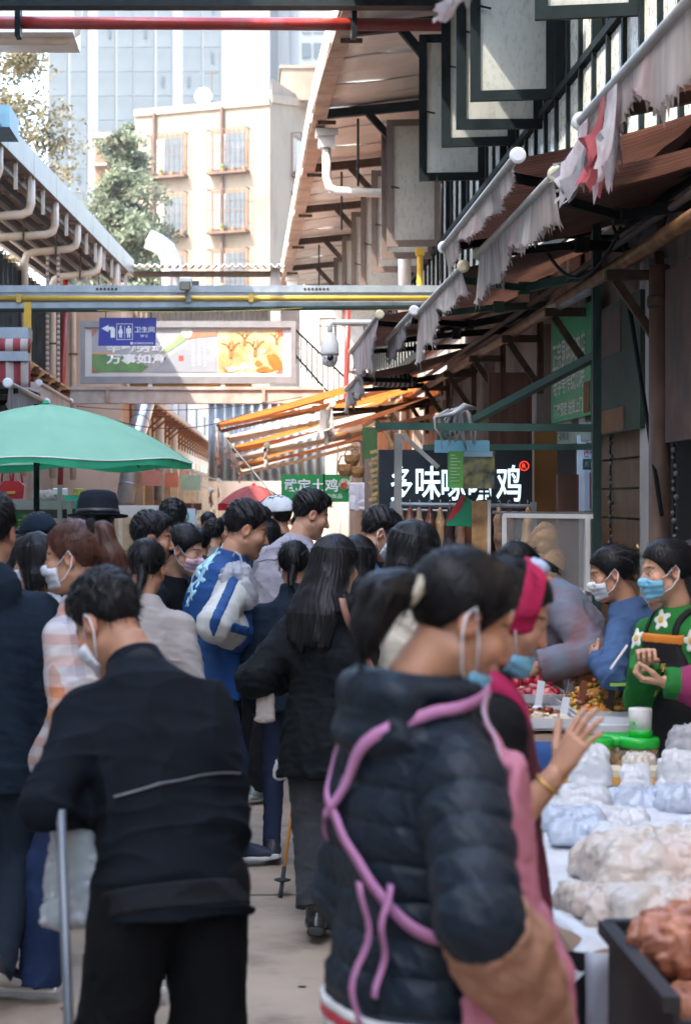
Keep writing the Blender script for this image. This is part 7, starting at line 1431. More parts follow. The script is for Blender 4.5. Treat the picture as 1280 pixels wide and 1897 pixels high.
FAR = ((370, 14.5, 0, 1.58, 'bun', True, 'small woman with bun seen from behind far down the lane', BLK), (393, 16, 10, 1.62, 'short', False, 'grey haired walker far behind the bun', GREYB), (452, 13.6, 20, 1.76, 'short', False, 'dark haired man just behind the blue bomber jacket', NAVY), (478, 12.9, 40, 1.66, 'bob', True, 'woman in dark navy coat between the bomber and lavender jackets', NAVY),
       (494, 15.5, 170, 1.66, 'short', False, 'man coming toward the camera far behind the white cap', GREYB), (284, 13.2, 60, 1.62, 'lob', True, 'long haired woman behind the young woman with pink mask', BEIGE), (268, 14.8, -10, 1.66, 'short', False, 'distant walker between hat and pink mask', BLK), (345, 15.5, 5, 1.60, 'tied', True, 'distant woman right of the short haired man', WHITET), (412, 18.5, 160, 1.62, 'short', False, 'distant person in pale top left of the red umbrella', WHITET),
       (428, 20, -5, 1.66, 'bob', True, 'distant person in dark coat beneath the red umbrella', BLK), (505, 19, 12, 1.64, 'bun', True, 'distant woman in red beneath the green chicken sign', cloth('coat_red', (.26, .02, .03))), (556, 15, 15, 1.68, 'short', False, 'walker behind the head of the lavender jacket man', NAVY), (692, 12.2, 50, 1.62, 'lob', True, 'woman between the blue jacket man and the cream hood', BLK), (22, 11.4, -10, 1.62, 'bob', True, 'walker at the left edge below the certificate', cloth('coat_red', (.26, .02, .03))),
       (66, 12.4, 20, 1.66, 'short', False, 'man with dark hair under the green menu board', NAVY), (118, 12, -30, 1.62, 'tied', True, 'woman left of the felt hat', GREYB), (384, 21, 170, 1.64, 'short', False, 'far shopper facing the camera left of the red umbrella', GREYB), (446, 24, 0, 1.66, 'short', False, 'tiny far walker in the middle of the lane', NAVY), (470, 22, 175, 1.6, 'bob', True, 'tiny far shopper right of the lane middle', BEIGE))
for px, d, fcx, H, hr_, fm_, lb, m in FAR: quick(lb, px, d, fcx, H, dict(pad=.02, collar='stand', seed=px % 7), m, hair=hr_, fem=fm_, legs=False, seed=px % 3)
cpn = quick('man in navy peaked cap near the left menu board', 88, 10.9, -40, 1.70, dict(pad=.02, collar='stand', seed=4), NAVY, hair='short', seed=1); head_part('cap', 'cap', None, None, None, 0, NAVY, cpn.k, cpn.root)

# ---------------------------------------------------------------- vendors
GV = 'vendors behind the food stall'
TWEED = cloth('coat_tweed', (.22, .13, .14), .9, var=.25, scale=7, tint=(.11, .145, .19), stretch=(1, 1, .35))
X, Y = PX(1108, 9.2), 9.2
pa = person('vendor in pink grey checked coat bending low over the vegetables', X, Y, -82, dict(H=1.70, lean=18, bend=20, head=(48, 0, 0), hl=LW(X, Y, -82, at(1000, 1235, 8.9)), hr=LW(X, Y, -82, at(1020, 1225, 9.5)), el=(-.6, -.3, -.6), er=(.6, -.3, -.6)), dict(pad=.03, hem=.16, collar='shirt', fold=.009, sl=(.066, .062, .056), seed=2), TWEED, BLK, 'tied', fem=True, mask='on', maskm=MBLUE, hands=('down', 'down'), group=GV, seed=0)
mb = MB(); k = pa.k
for j in range(3):
    q = k.sp[3] + (k.sp[1] - k.sp[3]) * (j * .4) + k.fw[2] * .14; mb = MB(); mb.ball(q, .016, 10, 6, sc=(1, 1, .6)); mb.build('button', mat('button_dark', (.05, .03, .03), .3), pa.root, True, org=(0, 0, 0))
DENIM = cloth('shirt_denim', (.050, .095, .20), .85, var=.3, scale=7)
X, Y, fc = PX(1205, 8.6), 8.6, -58
pb_ = person('vendor in blue denim shirt reaching down into the orange food tray', X, Y, fc, dict(H=1.60, lean=9, bend=9, head=(14, -22, 0), hl=LW(X, Y, fc, at(1105, 1222, 8.55)), el=(-.6, -.9, .3), hr=(.15, .30, 1.0)), dict(pad=.014, hem=.13, collar='shirt', fold=.010, seed=5), DENIM, JEAN, 'bun', fem=True, mask='on', maskm=MWHITE, hands=('down', 'relax'), palm=((.4, -.6, 0), (-.6, 0, -.2)), group=GV, seed=1)
mb = MB(); mb.tube([(0, 0, 0), (.03, 0, .012), (.06, .0, 0)], .006, 6); hc_ = mb.build('hair_clip', mat('clip_gold', (.5, .34, .14), .3, metal=.6), pb_.root, True, org=(0, 0, 0)); place(hc_, pb_.k.hc + pb_.k.hm @ V3(-.03, -.14, .085), pb_.k.hm, 1)
KGREEN = cloth('knit_green', (.018, .15, .030), .9, bump=.5, bscale=120)
X, Y, fc = PX(1268, 7.8), 7.8, -122
pc = person('vendor in green flowered jumper with black apron holding a skewer', X, Y, fc, dict(H=1.63, lean=3, bend=4, head=(8, 26, 0), hr=LW(X, Y, fc, at(1194, 1230, 7.62)), er=(.7, -.6, -.7), hl=LW(X, Y, fc, at(1232, 1264, 7.45)), el=(-.9, -.2, -.6)), dict(pad=.016, hem=.10, collar='crew', fold=.006, sl=(.064, .060, .05), seed=1), KGREEN, BLK, 'longtail', fem=True, mask='on', maskm=MBLUE, hands=('pinch', 'pinch'), palm=((.3, .2, 1), (-.3, .2, -1)), group=GV, seed=2, skin=(.49, .265, .165))
k = pc.k; BAP = cloth('apron_black', (.012, .011, .012), .7)
f0, r0 = k.fw[1], k.rt[1]
def f_ska(P): return smin(pc.ftt(P), s_loft(P, [k.sp[2], k.sp[1], k.sp[0], k.sp[0] - V3(0, 0, .45)], [r0] * 4, [f0] * 4, [.16, .17, .18, .19], [.13, .14, .15, .16], 2.2)[0], .02)
lo, hi = bbox([k.sp[0] - V3(0, 0, .5), k.sp[3]], .27)
link_mesh('apron', np_mesh('apron', *polygonize(lambda P: smax(f_ska(P) - .008, np.maximum.reduce([.03 - (P - k.sp[1]) @ f0, P[:, 2] - k.sp[3][2] + .05, k.sp[0][2] - .45 - P[:, 2], np.abs((P - k.sp[1]) @ r0) - np.interp(P[:, 2] - k.sp[1][2], [0, .1, .22], [.3, .16, .105])]), .006), lo, hi, .009)), BAP, pc.root)
shell(pc, 'apron_trim', lambda P: np.maximum.reduce([.03 - (P - k.sp[1]) @ f0, np.abs(P[:, 2] - k.sp[3][2] + .055) - .020, np.abs((P - k.sp[1]) @ r0) - .112]), mat('trim_orange', (.55, .17, .012), .8), off=.009, h=.008, f=f_ska)
B3 = lambda a, x, y, z: k.sp[a] + k.rt[a] * x + k.fw[a] * y + V3(0, 0, z)
for sx in (-1, 1): ribbon_on(pc, 'apron_strap', [B3(3, .09 * sx, .13, -.05), B3(3, .085 * sx, .10, .03), B3(4, .085 * sx, .0, .01), B3(3, .09 * sx, -.10, .0)], .025, BAP, off=.005)
FLW = mat('flower_white', (.62, .62, .58), .9, bump=.5); FLY = mat('flower_yellow', (.55, .36, .06), .9)
for (a, x, y, z) in ((3, .0, .10, .035), (3, .15, .05, -.07), (3, -.15, .05, -.05), (2, .20, .06, -.06), (2, -.20, .04, -.10), (3, -.15, -.05, -.0), (2, .16, .11, -.16)):
    c = B3(a, x, y, z); G = V3(*[(pc.ft((c + np.eye(3)[i] * .02)[None]) - pc.ft((c - np.eye(3)[i] * .02)[None]))[0] for i in range(3)]); G = unit(G); c = c - G * pc.ft(c[None])[0]; xa = unit(np.cross(G, V3(0, 0, 1))); ya = np.cross(G, xa)
    fl = shell(pc, 'flower', lambda P: np.maximum(np.abs((P - c) @ G) - .03, np.hypot((P - c) @ xa, (P - c) @ ya) - .046 * (.82 + .22 * np.cos(5 * np.arctan2((P - c) @ ya, (P - c) @ xa)))), FLW, off=.002, h=.006, lo=c - .07, hi=c + .07, k=.003)
    shell(pc, 'flower_centre', lambda P: np.maximum(np.abs((P - c) @ G) - .03, np.hypot((P - c) @ xa, (P - c) @ ya) - .015), FLY, off=.005, h=.005, lo=c - .04, hi=c + .04, k=.003, parent=fl)
# yellow ring of characters on the apron bib
cb_ = B3(2, 0, .15, -.02)
for _ in range(12): cb_ = cb_ - f0 * (f_ska(cb_[None])[0] - .012)
cb_ = cb_ - f0 * .012; YL = mat('print_yellow', (.55, .36, .05), .7)
for j, ch in enumerate('手工凉菜'):
    a = R(150 - j * 50); c = cb_ + r0 * (-.075 * math.cos(a)) * -1 + V3(0, 0, .075 * math.sin(a) - .01) + f0 * .022
    text(ch, .034, .034, c, -r0, (0, 0, 1), YL, pc.root, bold=.02)
mb = MB(); mb.tube([tuple(cb_ + f0 * .022 + r0 * .022 * math.cos(t) + V3(0, 0, -.05 + .05 * math.sin(t) * (1 + .2 * math.cos(2 * t)))) for t in [6.283 * i / 20 for i in range(21)]], .003, 5); mb.build('bib_print', YL, pc.root, org=(0, 0, 0))
MAG = cloth('sleeve_magenta', (.24, .025, .095), .7, bump=.3, bscale=20)
e_, w_ = k.eL, k.wL; ax = unit(w_ - e_); L = np.linalg.norm(w_ - e_)
def fm_(P):
    t = (P - e_) @ ax; r = np.linalg.norm(P - e_ - t[:, None] * ax, axis=1); R0 = np.interp(t, [-.08, .0, .08, L * .6, L * .86], [.06, .092, .098, .082, .055]); return np.maximum.reduce([r - R0 + .006 * creases(P, 26, 1), -t - .05, t - L * .84]) * .8
lo, hi = bbox([e_, w_], .17); link_mesh('sleeve_cover', np_mesh('sleeve_cover', *polygonize(fm_, lo, hi, .009)), MAG, pc.root)
sk_ = thing('skewer', 'thin white skewer held by the vendor in the green jumper', 'skewer', to_world(pc, k.wR)); mb = MB(); mb.tube([at(1162, 1196, 7.55), at(1131, 1240, 7.5)], .005, 6); mb.build('stick', WSHOE, sk_)
# ---------------------------------------------------------------- food stalls along the right
TOP = .84
def table(label, x0, x1, y0, y1, z, clothm, skirt=True, dropz=.0, name='stall_table'):
    t = thing(name, label, 'table', ((x0 + x1) / 2, (y0 + y1) / 2, 0)); mb = MB(); mb.box(((x0 + x1) / 2, (y0 + y1) / 2, z - .02), (x1 - x0, y1 - y0, .04), bev=.008); mb.build('tabletop', mat('table_wood', (.22, .13, .07), .7, var=.3, scale=5), t)
    for x in (x0 + .05, x1 - .05):
        for y in (y0 + .05, y1 - .05): mb = MB(); mb.bar((x, y, 0), (x, y, z - .04), .045); mb.build('leg', mat('leg_black', (.015, .015, .016), .6), t)
    return t
CLW = mat('plastic_sheet', (.58, .61, .66), .3, var=.1, scale=3, bump=.5, bscale=13, spec=.4); BLOOD = mat('sheet_stained', (.46, .50, .58), .4, var=.12, scale=4, stretch=(1, 1, .25), dirt=((.36, .03, .035), .85, 4.2), bump=.4, bscale=12); BLKC = cloth('cloth_skirt_black', (.012, .012, .014))
def skirt(name, label, pts, ztop, zbot, m, wav=.02, fr=34, sag=0):
    t = thing(name, label, 'cloth', pts[0]); P = [Vector(p) for p in pts]; Ls = [0]
    for a, b in zip(P, P[1:]): Ls.append(Ls[-1] + (b - a).length)
    def pt(u):
        s = u * Ls[-1]
        for i in range(len(P) - 1):
            if s <= Ls[i + 1] or i == len(P) - 2: q = (s - Ls[i]) / (Ls[i + 1] - Ls[i]); e = (P[i + 1] - P[i]).normalized(); return P[i].lerp(P[i + 1], q), Vector((e.y, -e.x, 0))
    def fn(u, v): p, n = pt(u); w = wav * math.sin(u * Ls[-1] * fr + 1.5 * math.sin(u * 9)) * v ** .6 + .012 * math.sin(v * 11 + u * 23); return (p.x + n.x * w, p.y + n.y * w, ztop + (zbot - ztop) * v + .012 * math.sin(u * 30) * v)
    mb = MB(); mb.grid(fn, max(24, int(Ls[-1] * 50)), 14, .004); mb.build('sheet', m, t, True); return t
tA = table('near stall table with black skirt and bags of pale noodles', .81, 1.95, 4.75, 6.55, .71, CLW)
skirt('stained_sheet', 'pale plastic sheet with red stains hanging down the near table', [(.835, 4.70, 0), (.98, 4.68, 0), (1.4, 4.68, 0)], .725, .06, BLOOD, .018, 60)
skirt('black_skirt', 'black cloth skirt at the front corner of the near table', [(.765, 6.5, 0), (.765, 5.4, 0), (.765, 4.74, 0), (.83, 4.70, 0)], .72, .03, BLKC, .012, 40)
tB = table('middle stall table spread with pale blue plastic sheets', .90, 1.95, 6.6, 7.75, .725, CLW); skirt('pale_skirt', 'pale blue plastic skirt along the middle table', [(.875, 7.7, 0), (.875, 6.62, 0)], .735, .2, CLW, .02, 40)
tC = table('far stall table carrying trays of orange and red food', 1.12, 1.95, 7.85, 10.2, .84, CLW); skirt('blue_skirt', 'blue cloth skirt along the far food table', [(1.10, 10.2, 0), (1.10, 7.84, 0), (1.95, 7.83, 0)], .84, .1, cloth('skirt_blue', (.03, .07, .20)), .015, 44)
# sheets lying over the middle table
def crumple(name, label, x0, x1, y0, y1, z, m, amp=.02, f=14, sd=0, edge=.06, cat='plastic sheet'):
    t = thing(name, label, cat, ((x0 + x1) / 2, (y0 + y1) / 2, z)); n = 46
    def fn(u, v):
        x, y = x0 + (x1 - x0) * u, y0 + (y1 - y0) * v; P = np.array([[x, y, .3]]); h = creases(P, f, sd)[0] * amp; d = min(u, v, 1 - u) * (x1 - x0) + .02 * math.sin(u * 31 + v * 27); ed = -edge * max(0, 1 - d / .06) ** 1.6 if edge else 0
        return (x + .01 * math.sin(v * 21), y + .01 * math.sin(u * 19), z + abs(h) + ed)
    mb = MB(); mb.grid(fn, n, n, .003); mb.build('sheet', m, t, True); return t
crumple('plastic_sheet', 'pale blue plastic sheet spread on the middle table', .87, 1.95, 6.55, 7.72, .735, CLW, .03, 13, 1)
crumple('plastic_sheet', 'white plastic sheet covering the near table', .79, 1.95, 4.70, 6.5, .72, mat('sheet_white', (.60, .60, .60), .35, var=.1, bump=.5, bscale=14), .02, 13, 4, .10)
BAGW = mat('bag_white', (.72, .73, .74), .2, var=.05, scale=4, bump=.6, bscale=34, trans=.25, alpha=.96); BAGC = mat('bag_cream', (.70, .64, .57), .18, var=.12, scale=5, bump=.8, bscale=30, trans=.2, alpha=.97, dirt=((.58, .34, .26), .5, 3)); BAGB = mat('bag_bluish', (.52, .58, .68), .2, var=.08, bump=.6, bscale=34, trans=.2)
GW = 'white wrapped packets on the middle table'
def zat(px, py, d, z): return Vector(((px - VPX) * d / F, d, z))
for i, (px, d, sx, sy, sz, m, lb) in enumerate(((1093, 7.25, .075, .05, .085, BAGW, 'tall white packet leftmost behind the blue sheets'), (1178, 7.15, .058, .05, .055, BAGW, 'small square white packet in the middle of the row'), (1262, 7.2, .085, .05, .075, BAGW, 'big white packet at the right edge of the row'), (1185, 7.45, .07, .05, .055, BAGC, 'crumpled cream packet behind the small square one'),
        (1080, 6.72, .095, .07, .045, BAGW, 'flat white packet at the left front of the middle table'), (1190, 6.80, .12, .08, .035, BAGB, 'pale bluish flat bundle in the centre of the middle table'), (1262, 6.75, .10, .08, .045, BAGB, 'pale bluish bundle at the right of the middle table'), (1060, 6.40, .10, .06, .035, BAGB, 'bluish packet hanging over the left front corner'), (1150, 6.45, .09, .06, .03, BAGW, 'thin white packet in front of the bluish bundles'))):
    soft_bag('packet', lb, zat(px, 0, d, .735 + sz), (sx, sy, sz), m, i, .012, .009, None, 20, 'packet', GW, .12, random.uniform(-.3, .3))
for i, (px, d, lb) in enumerate(((1128, 7.3, 'orange yellow box left between the white packets'), (1215, 7.3, 'orange yellow box right between the white packets'), (1045, 7.35, 'orange yellow box at the left end behind the packets'))):
    c = zat(px, 0, d, .778); t = thing('food_box', lb, 'box', c, group='orange boxes among the packets'); mb = MB(); mb.box(c, (.11, .09, .075), bev=.008); mb.build('carton', mat('box_cream', (.55, .48, .34), .6), t); mb = MB(); mb.box(c + Vector((0, -.047, -.01)), (.10, .004, .03)); mb.build('band', mat('box_orange', (.58, .30, .05), .6), t)
GN = 'pale noodle bags on the near table'
for i, (px, d, z, sx, sy, sz, m, lb) in enumerate(((1215, 5.35, .90, .155, .16, .085, BAGC, 'biggest cream bag of pale noodles on the near table'), (1125, 5.55, .86, .075, .11, .055, BAGC, 'cream noodle bag at the left edge of the near table'), (1230, 5.0, .86, .13, .10, .055, BAGC, 'flat cream bag sagging over the front edge'), (1160, 5.05, .845, .08, .09, .05, BAGC, 'small cream bag above the stained sheet'), (1270, 5.75, .885, .12, .10, .06, BAGW, 'white bag behind the biggest noodle bag'), (1165, 5.9, .865, .10, .08, .05, BAGW, 'white bag behind the left noodle bag'), (1072, 6.15, .85, .075, .08, .04, BAGB, 'bluish bag at the left edge between the two tables'), (1085, 5.15, .845, .05, .09, .04, BAGC, 'small cream bag at the left front corner'))):
    soft_bag('noodle_bag', lb, zat(px, 0, d, z - .085), (sx * 1.2, sy * 1.1, sz * .95), m, i + 11, .014, .008, None, 11, 'bag', GN, .1, random.uniform(-.4, .4))
# black crate with raw brown meat at the lower right
cr = thing('black_crate', 'black plastic crate of raw meat at the lower right corner', 'crate', (1.12, 4.15, .3)); c = Vector((1.14, 4.12, .0)); CRB = mat('crate_black', (.012, .013, .015), .45)
for (a, b) in (((.845, 3.8, .25), (.86, 4.45, .83)), ((1.42, 3.8, .25), (1.44, 4.45, .83)), ((.845, 4.44, .25), (1.44, 4.46, .83)), ((.845, 3.79, .25), (1.44, 3.81, .80))): mb = MB(); mb.span(a, b); mb.build('side', CRB, cr)
mb = MB(); mb.span((.845, 3.79, .25), (1.44, 4.46, .27)); mb.build('floor', CRB, cr); mb = MB(); mb.bar((.84, 3.78, .835), (.84, 4.47, .835), .035, .03); mb.bar((.84, 4.47, .836), (1.44, 4.47, .836), .035, .03); mb.build('rim', CRB, cr)
mb = MB(); mb.span((.86, 3.8, 0), (1.42, 4.44, .24)); solo('crate_stand', mb, CRB, 'dark stand under the black meat crate', 'stand', (1.14, 4.12, 0))
MEAT = mat('meat_brown', (.34, .12, .065), .4, var=.45, scale=12, bump=.6, bscale=26, tint=(.46, .20, .12), spec=.5)
for i, (x, y, z, r, lb) in enumerate(((1.00, 4.25, .85, .12, 'largest brown meat lump heaped over the crate rim'), (.97, 4.12, .74, .075, 'left brown meat lump in the black crate'), (1.14, 4.2, .86, .10, 'upper brown meat lump at the right edge'), (1.05, 4.0, .72, .08, 'front brown meat lump in the black crate'), (1.2, 4.02, .76, .09, 'rightmost brown meat lump in the black crate'))):
    V, Q = polygonize(lambda P: s_ell(P, (0, 0, 0), (r * 1.25, r, r * .72)) + .020 * creases(P, 30, i), (-.18,) * 3, (.18,) * 3, .009); o = tag(link_mesh('meat_lump', np_mesh('meat_lump', V, Q), MEAT), lb, 'meat', 'raw meat in the crate'); o.location = (x, y, z); o.rotation_euler = (0, .2 * i, i)
mb = MB(); mb.box((1.06, 3.86, .80), (.07, .05, .07), bev=.008); solo('plastic_tub', mb, BAGW, 'small white tub by the meat at the lower right', 'tub', (1.06, 3.86, .765))
# jars with green lids and a white cup
GLID = mat('lid_green', (.015, .42, .04), .3, var=.08, spec=.5); JARG = mat('jar_clear', (.62, .55, .40), .08, var=.03, alpha=.30); KUM = mat('fruit_orange', (.60, .24, .012), .35, var=.3, scale=8)
jl = ('left', 'middle', 'right')
for j, (px, d) in enumerate(((1098, 7.52), (1143, 7.62), (1184, 7.54))):
    c = zat(px, 0, d, .745); t = thing('pickle_jar', '%s jar of orange pickled fruit with bright green lid' % jl[j], 'jar', c, group='pickle jars with green lids'); mb = MB(); mb.lathe([(.066, 0), (.075, .012), (.075, .10), (.068, .115)], c, 18); mb.build('glass', JARG, t, True)
    mb = MB(); mb.lathe([(.073, .112), (.079, .117), (.079, .142), (.074, .152), (.03, .153)], c, 22); mb.build('lid', GLID, t, True); rj = random.Random(j)
    for q in range(14): a = q * 2.4; rr = .048 if q % 3 else .02; mb = MB(); mb.ball(c + Vector((rr * math.cos(a), rr * math.sin(a), .022 + .0062 * q)), .024, 8, 6); mb.build('fruit', KUM, t, True)
cu = thing('cup', 'white cup with green base upside down on the right jar', 'cup', zat(1186, 0, 7.54, .899)); c = zat(1186, 0, 7.54, .899); mb = MB(); mb.lathe([(.047, 0), (.046, .025), (.044, .027)], c, 18); mb.build('base', GLID, cu, True); mb = MB(); mb.lathe([(.043, .026), (.046, .105), (.043, .110), (.01, .111)], c, 18); mb.build('body', WHITEP, cu, True); mb = MB(); mb.ball(c + Vector((-.03, -.034, .055)), .007, 8, 5, sc=(1, .3, 1)); mb.build('mark', GLID, cu)
# trays
def tray(label, x0, x1, y0, y1, z, h=.05, m=None, name='tray'):
    t = thing(name, label, 'tray', ((x0 + x1) / 2, (y0 + y1) / 2, z)); m = m or mat('tray_white', (.55, .57, .60), .35, var=.06); w = .012
    mb = MB(); mb.span((x0, y0, z), (x1, y1, z + .008)); mb.build('floor', m, t)
    for a, b in (((x0, y0, z + .003), (x1, y0 + w, z + h)), ((x0, y1 - w, z + .003), (x1, y1, z + h)), ((x0, y0 + w, z + .003), (x0 + w, y1 - w, z + h)), ((x1 - w, y0 + w, z + .003), (x1, y1 - w, z + h))): mb = MB(); mb.span(a, b); mb.build('rim', m, t)
    return t
def heap(t, name, x0, x1, y0, y1, z, hh, n, size, mats, sd=0, rnd=True):
    rg = random.Random(sd); ms = [MB() for _ in mats]
    for i in range(n):
        u, v = rg.random(), rg.random(); x, y = x0 + (x1 - x0) * u, y0 + (y1 - y0) * v; zz_ = z + hh * (1 - (2 * u - 1) ** 2 * .8) * (1 - (2 * v - 1) ** 2 * .8) * (.55 + .45 * rg.random()); s = size * (.6 + .8 * rg.random()); mb = ms[rg.randrange(len(ms))]
        if rnd: mb.ball((x, y, zz_), s, 6, 4, sc=(1, .8 + .5 * rg.random(), .7), jit=.25)
        else: mb.box((x, y, zz_), (s * 2, s * 1.4, s), (rg.random() * 3, rg.random() * 3, rg.random() * 3))
    mb = MB(); mb.grid(lambda u, v: (x0 + (x1 - x0) * u, y0 + (y1 - y0) * v, z + hh * .75 * (1 - (2 * u - 1) ** 2 * .8) * (1 - (2 * v - 1) ** 2 * .8)), 12, 12); o = mb.build(name + '_base', mats[0], t, True); o['kind'] = 'stuff'
    for mb, m in zip(ms, mats): o = mb.build(name, m, t, True); o['kind'] = 'stuff'
O1, O2, O3 = mat('food_orange', (.50, .20, .03), .4, var=.4, scale=20), mat('food_amber', (.55, .34, .05), .4, var=.4, scale=20), mat('food_red_brown', (.30, .06, .015), .4, var=.4, scale=20); RCH = mat('radish_red', (.46, .02, .045), .28, var=.25, scale=10, spec=.6); RP = mat('radish_pink', (.58, .22, .20), .4, var=.3, scale=14); OLIV = mat('food_olive', (.20, .17, .03), .45, var=.4)
ta = tray('white tray heaped with orange spicy salad', 1.44, 1.80, 8.35, 9.05, .855); heap(ta, 'salad', 1.46, 1.79, 8.37, 9.03, .87, .14, 420, .015, (O1, O2, O3, OLIV), 1)
tb_ = tray('white tray of pink chopped radish and bright red radishes', 1.28, 1.55, 9.1, 9.7, .855); heap(tb_, 'chopped_radish', 1.29, 1.54, 9.12, 9.4, .87, .07, 130, .014, (RP, RCH), 2)
for i in range(16): c = Vector((1.33 + .055 * (i % 4) + random.uniform(-.01, .01), 9.40 + .05 * (i // 4), .925 + .02 * (i // 4) + random.uniform(0, .015))); mb = MB(); mb.ball(c, .026, 9, 7); mb.build('radish', RCH, tb_, True)
tc_ = tray('low white tray of pale garlic and brown pickles', 1.15, 1.42, 8.1, 8.6, .855); heap(tc_, 'garlic', 1.16, 1.41, 8.12, 8.35, .87, .045, 70, .015, (mat('garlic', (.58, .50, .38), .5, var=.2), mat('garlic2', (.48, .38, .24), .5)), 3); heap(tc_, 'pickle', 1.16, 1.41, 8.36, 8.58, .87, .05, 70, .015, (O3, mat('pickle_brown', (.10, .04, .02), .4)), 4)
td_ = tray('white tray of orange red pickles behind the raspberry headband', 1.16, 1.27, 8.75, 9.3, .855); heap(td_, 'pickle', 1.17, 1.26, 8.77, 9.28, .87, .06, 90, .015, (O1, RP, O3), 5)
tray('empty white tray in front of the orange salad', 1.43, 1.86, 7.98, 8.3, .855, .035); tray('dark blue crate under the trays at the table front', 1.40, 1.85, 7.86, 7.97, .74, .10, mat('crate_blue', (.015, .05, .16), .4))
# spoons and tongs standing in the food
for i, (px, py0, py1, d, m, lb) in enumerate(((1000, 1262, 1312, 8.45, MWHITE, 'white handled tongs standing at the pickle tray'), (1058, 1250, 1290, 9.05, MWHITE, 'white spoon handle by the radishes'), (1046, 1292, 1335, 8.3, MWHITE, 'white spoon handle standing in the garlic tray'), (1132, 1272, 1318, 8.4, mat('handle_brown', (.06, .03, .02), .4), 'dark brown spoon handle in the orange salad'), (1080, 1262, 1302, 8.5, mat('handle_rust', (.17, .05, .02), .4), 'reddish brown ladle handle left in the orange salad'), (1160, 1272, 1310, 8.5, mat('handle_brown', (.06, .03, .02), .4), 'dark handle at the right of the orange salad'))):
    a, b = at(px + 3, py0, d), at(px - 4, py1, d); t = thing('spoon', lb, 'spoon', b, group='spoons in the food trays'); mb = MB(); mb.bar(a, b, .030, .012, up=(0, 1, 0)); mb.build('handle', m, t); mb = MB(); mb.ball(b, .026, 8, 6, sc=(1, .8, .5)); mb.build('bowl', m, t, True)
# cucumbers, leeks, cabbage
CUC = mat('cucumber_green', (.022, .075, .022), .5, var=.5, scale=30, bump=.9, bscale=70)
for i, (a, b, lb) in enumerate(((at(1012, 1252, 9.75), at(1080, 1226, 10.1), 'longer dark green bitter gourd on the vegetable pile'), (at(1022, 1262, 9.7), at(1085, 1244, 10.0), 'lower dark green bitter gourd by the radishes'), (at(1045, 1238, 9.9), at(1088, 1222, 10.2), 'rear dark green bitter gourd on the pile'))):
    t = thing('bitter_gourd', lb, 'gourd', a, group='bitter gourds'); mb = MB(); mb.tube([a.lerp(b, q) for q in (0, .06, .2, .5, .8, .95, 1)], [.008, .022, .033, .036, .032, .02, .006], 10); mb.build('flesh', CUC, t, True); mb = MB(); mb.tube([a, a + (a - b).normalized() * .03], .006, 5); mb.build('stalk', mat('stalk', (.25, .26, .08), .6), t)
LK = mat('leek_pale', (.42, .48, .22), .5, var=.35, scale=6, stretch=(1, 1, 1)); LK2 = mat('leek_green', (.10, .20, .05), .5, var=.3)
for i in range(9):
    a, b = at(968 + i * 4, 1262 - i * 3, 9.5 + .05 * i), at(1010 + i * 5, 1232 - i * 2, 9.9 + .05 * i); t = thing('leek', ('lowest', 'second', 'third', 'fourth', 'middle', 'sixth', 'seventh', 'eighth', 'topmost')[i] + ' pale green leek counted from the left in the bundle', 'leek', a, group='bundle of pale leeks'); mb = MB(); mb.tube([a, a.lerp(b, .4) + Vector((0, 0, .01)), b], [.013, .016, .012], 7); mb.build('stem', LK, t, True)
    mb = MB(); mb.grid(lambda u, v: a + (a - b).normalized() * .22 * v + Vector((.02 * math.sin(i), 0, -.09 * v * v + .02 * (u - .5))), 2, 6, .003); mb.build('leaf', LK2, t, True)
mb = MB(); mb.span((1.2, 9.55, .84), (1.75, 10.2, .97)); solo('produce_box', mb, mat('box_kraft', (.32, .22, .13), .8), 'brown box under the vegetables', 'box', (1.45, 9.9, .80))
for i, (px, py, d, r, lb) in enumerate(((1228, 1350, 7.9, .10, 'yellow green plastic bag at the vendor apron'), (1205, 1290, 8.2, .07, 'lime bag behind the orange salad'))):
    soft_bag('plastic_bag', lb, at(px, py, d), (r, .05, r * 1.1), mat('bag_lime', (.36, .42, .05), .4, trans=.3), i, .014, .010)
soft_bag('plastic_bag', 'clear bag of packed food at the right edge', at(1266, 1385, 7.3), (.06, .05, .09), CLEAR, 7, .014, .010)
bw = thing('sign_stake', 'thin lime green stick lying over the food tray', 'stick', at(1150, 1268, 8.25)); mb = MB(); mb.bar(at(1130, 1269, 8.25), at(1192, 1268, 8.25), .010, .012); mb.build('stick', mat('stick_lime', (.25, .45, .05), .5), bw)
# ---------------------------------------------------------------- left food cart
ct = thing('food_cart', 'steel and glass food cart behind the crowd at the left', 'cart', (PX(60, 14.6), 14.6, 0)); d = 14.6; STL = mat('cart_steel', (.42, .42, .42), .35, metal=.6, var=.12)
mb = MB(); mb.span(at(-40, 943, d), at(128, 927, d) + Vector((0, .6, 0))); mb.build('roof', STL, ct); mb = MB(); mb.span(at(-40, 960, d + .03), at(128, 944, d + .05)); mb.build('glass', mat('cart_glass', (.10, .10, .095), .1, var=.2), ct)
for px in (111, 129): mb = MB(); mb.bar(Vector((PX(px, d), d, 0)), at(px, 898 if px < 120 else 930, d), .035); mb.build('post', STL, ct)
mb = MB(); mb.span((PX(-40, d), d + .05, 0), (PX(126, d), d + .6, 1.42)); mb.build('counter', mat('cart_body', (.22, .23, .22), .5), ct)
def hb(name, label, px0, py0, px1, py1, dd, m, cat='sign'): t = thing(name, label, cat, at((px0 + px1) / 2, py1, dd)); mb = MB(); mb.span(at(px0, py1, dd), at(px1, py0, dd) + Vector((0, .03, 0))); mb.build('panel', m, t); return t
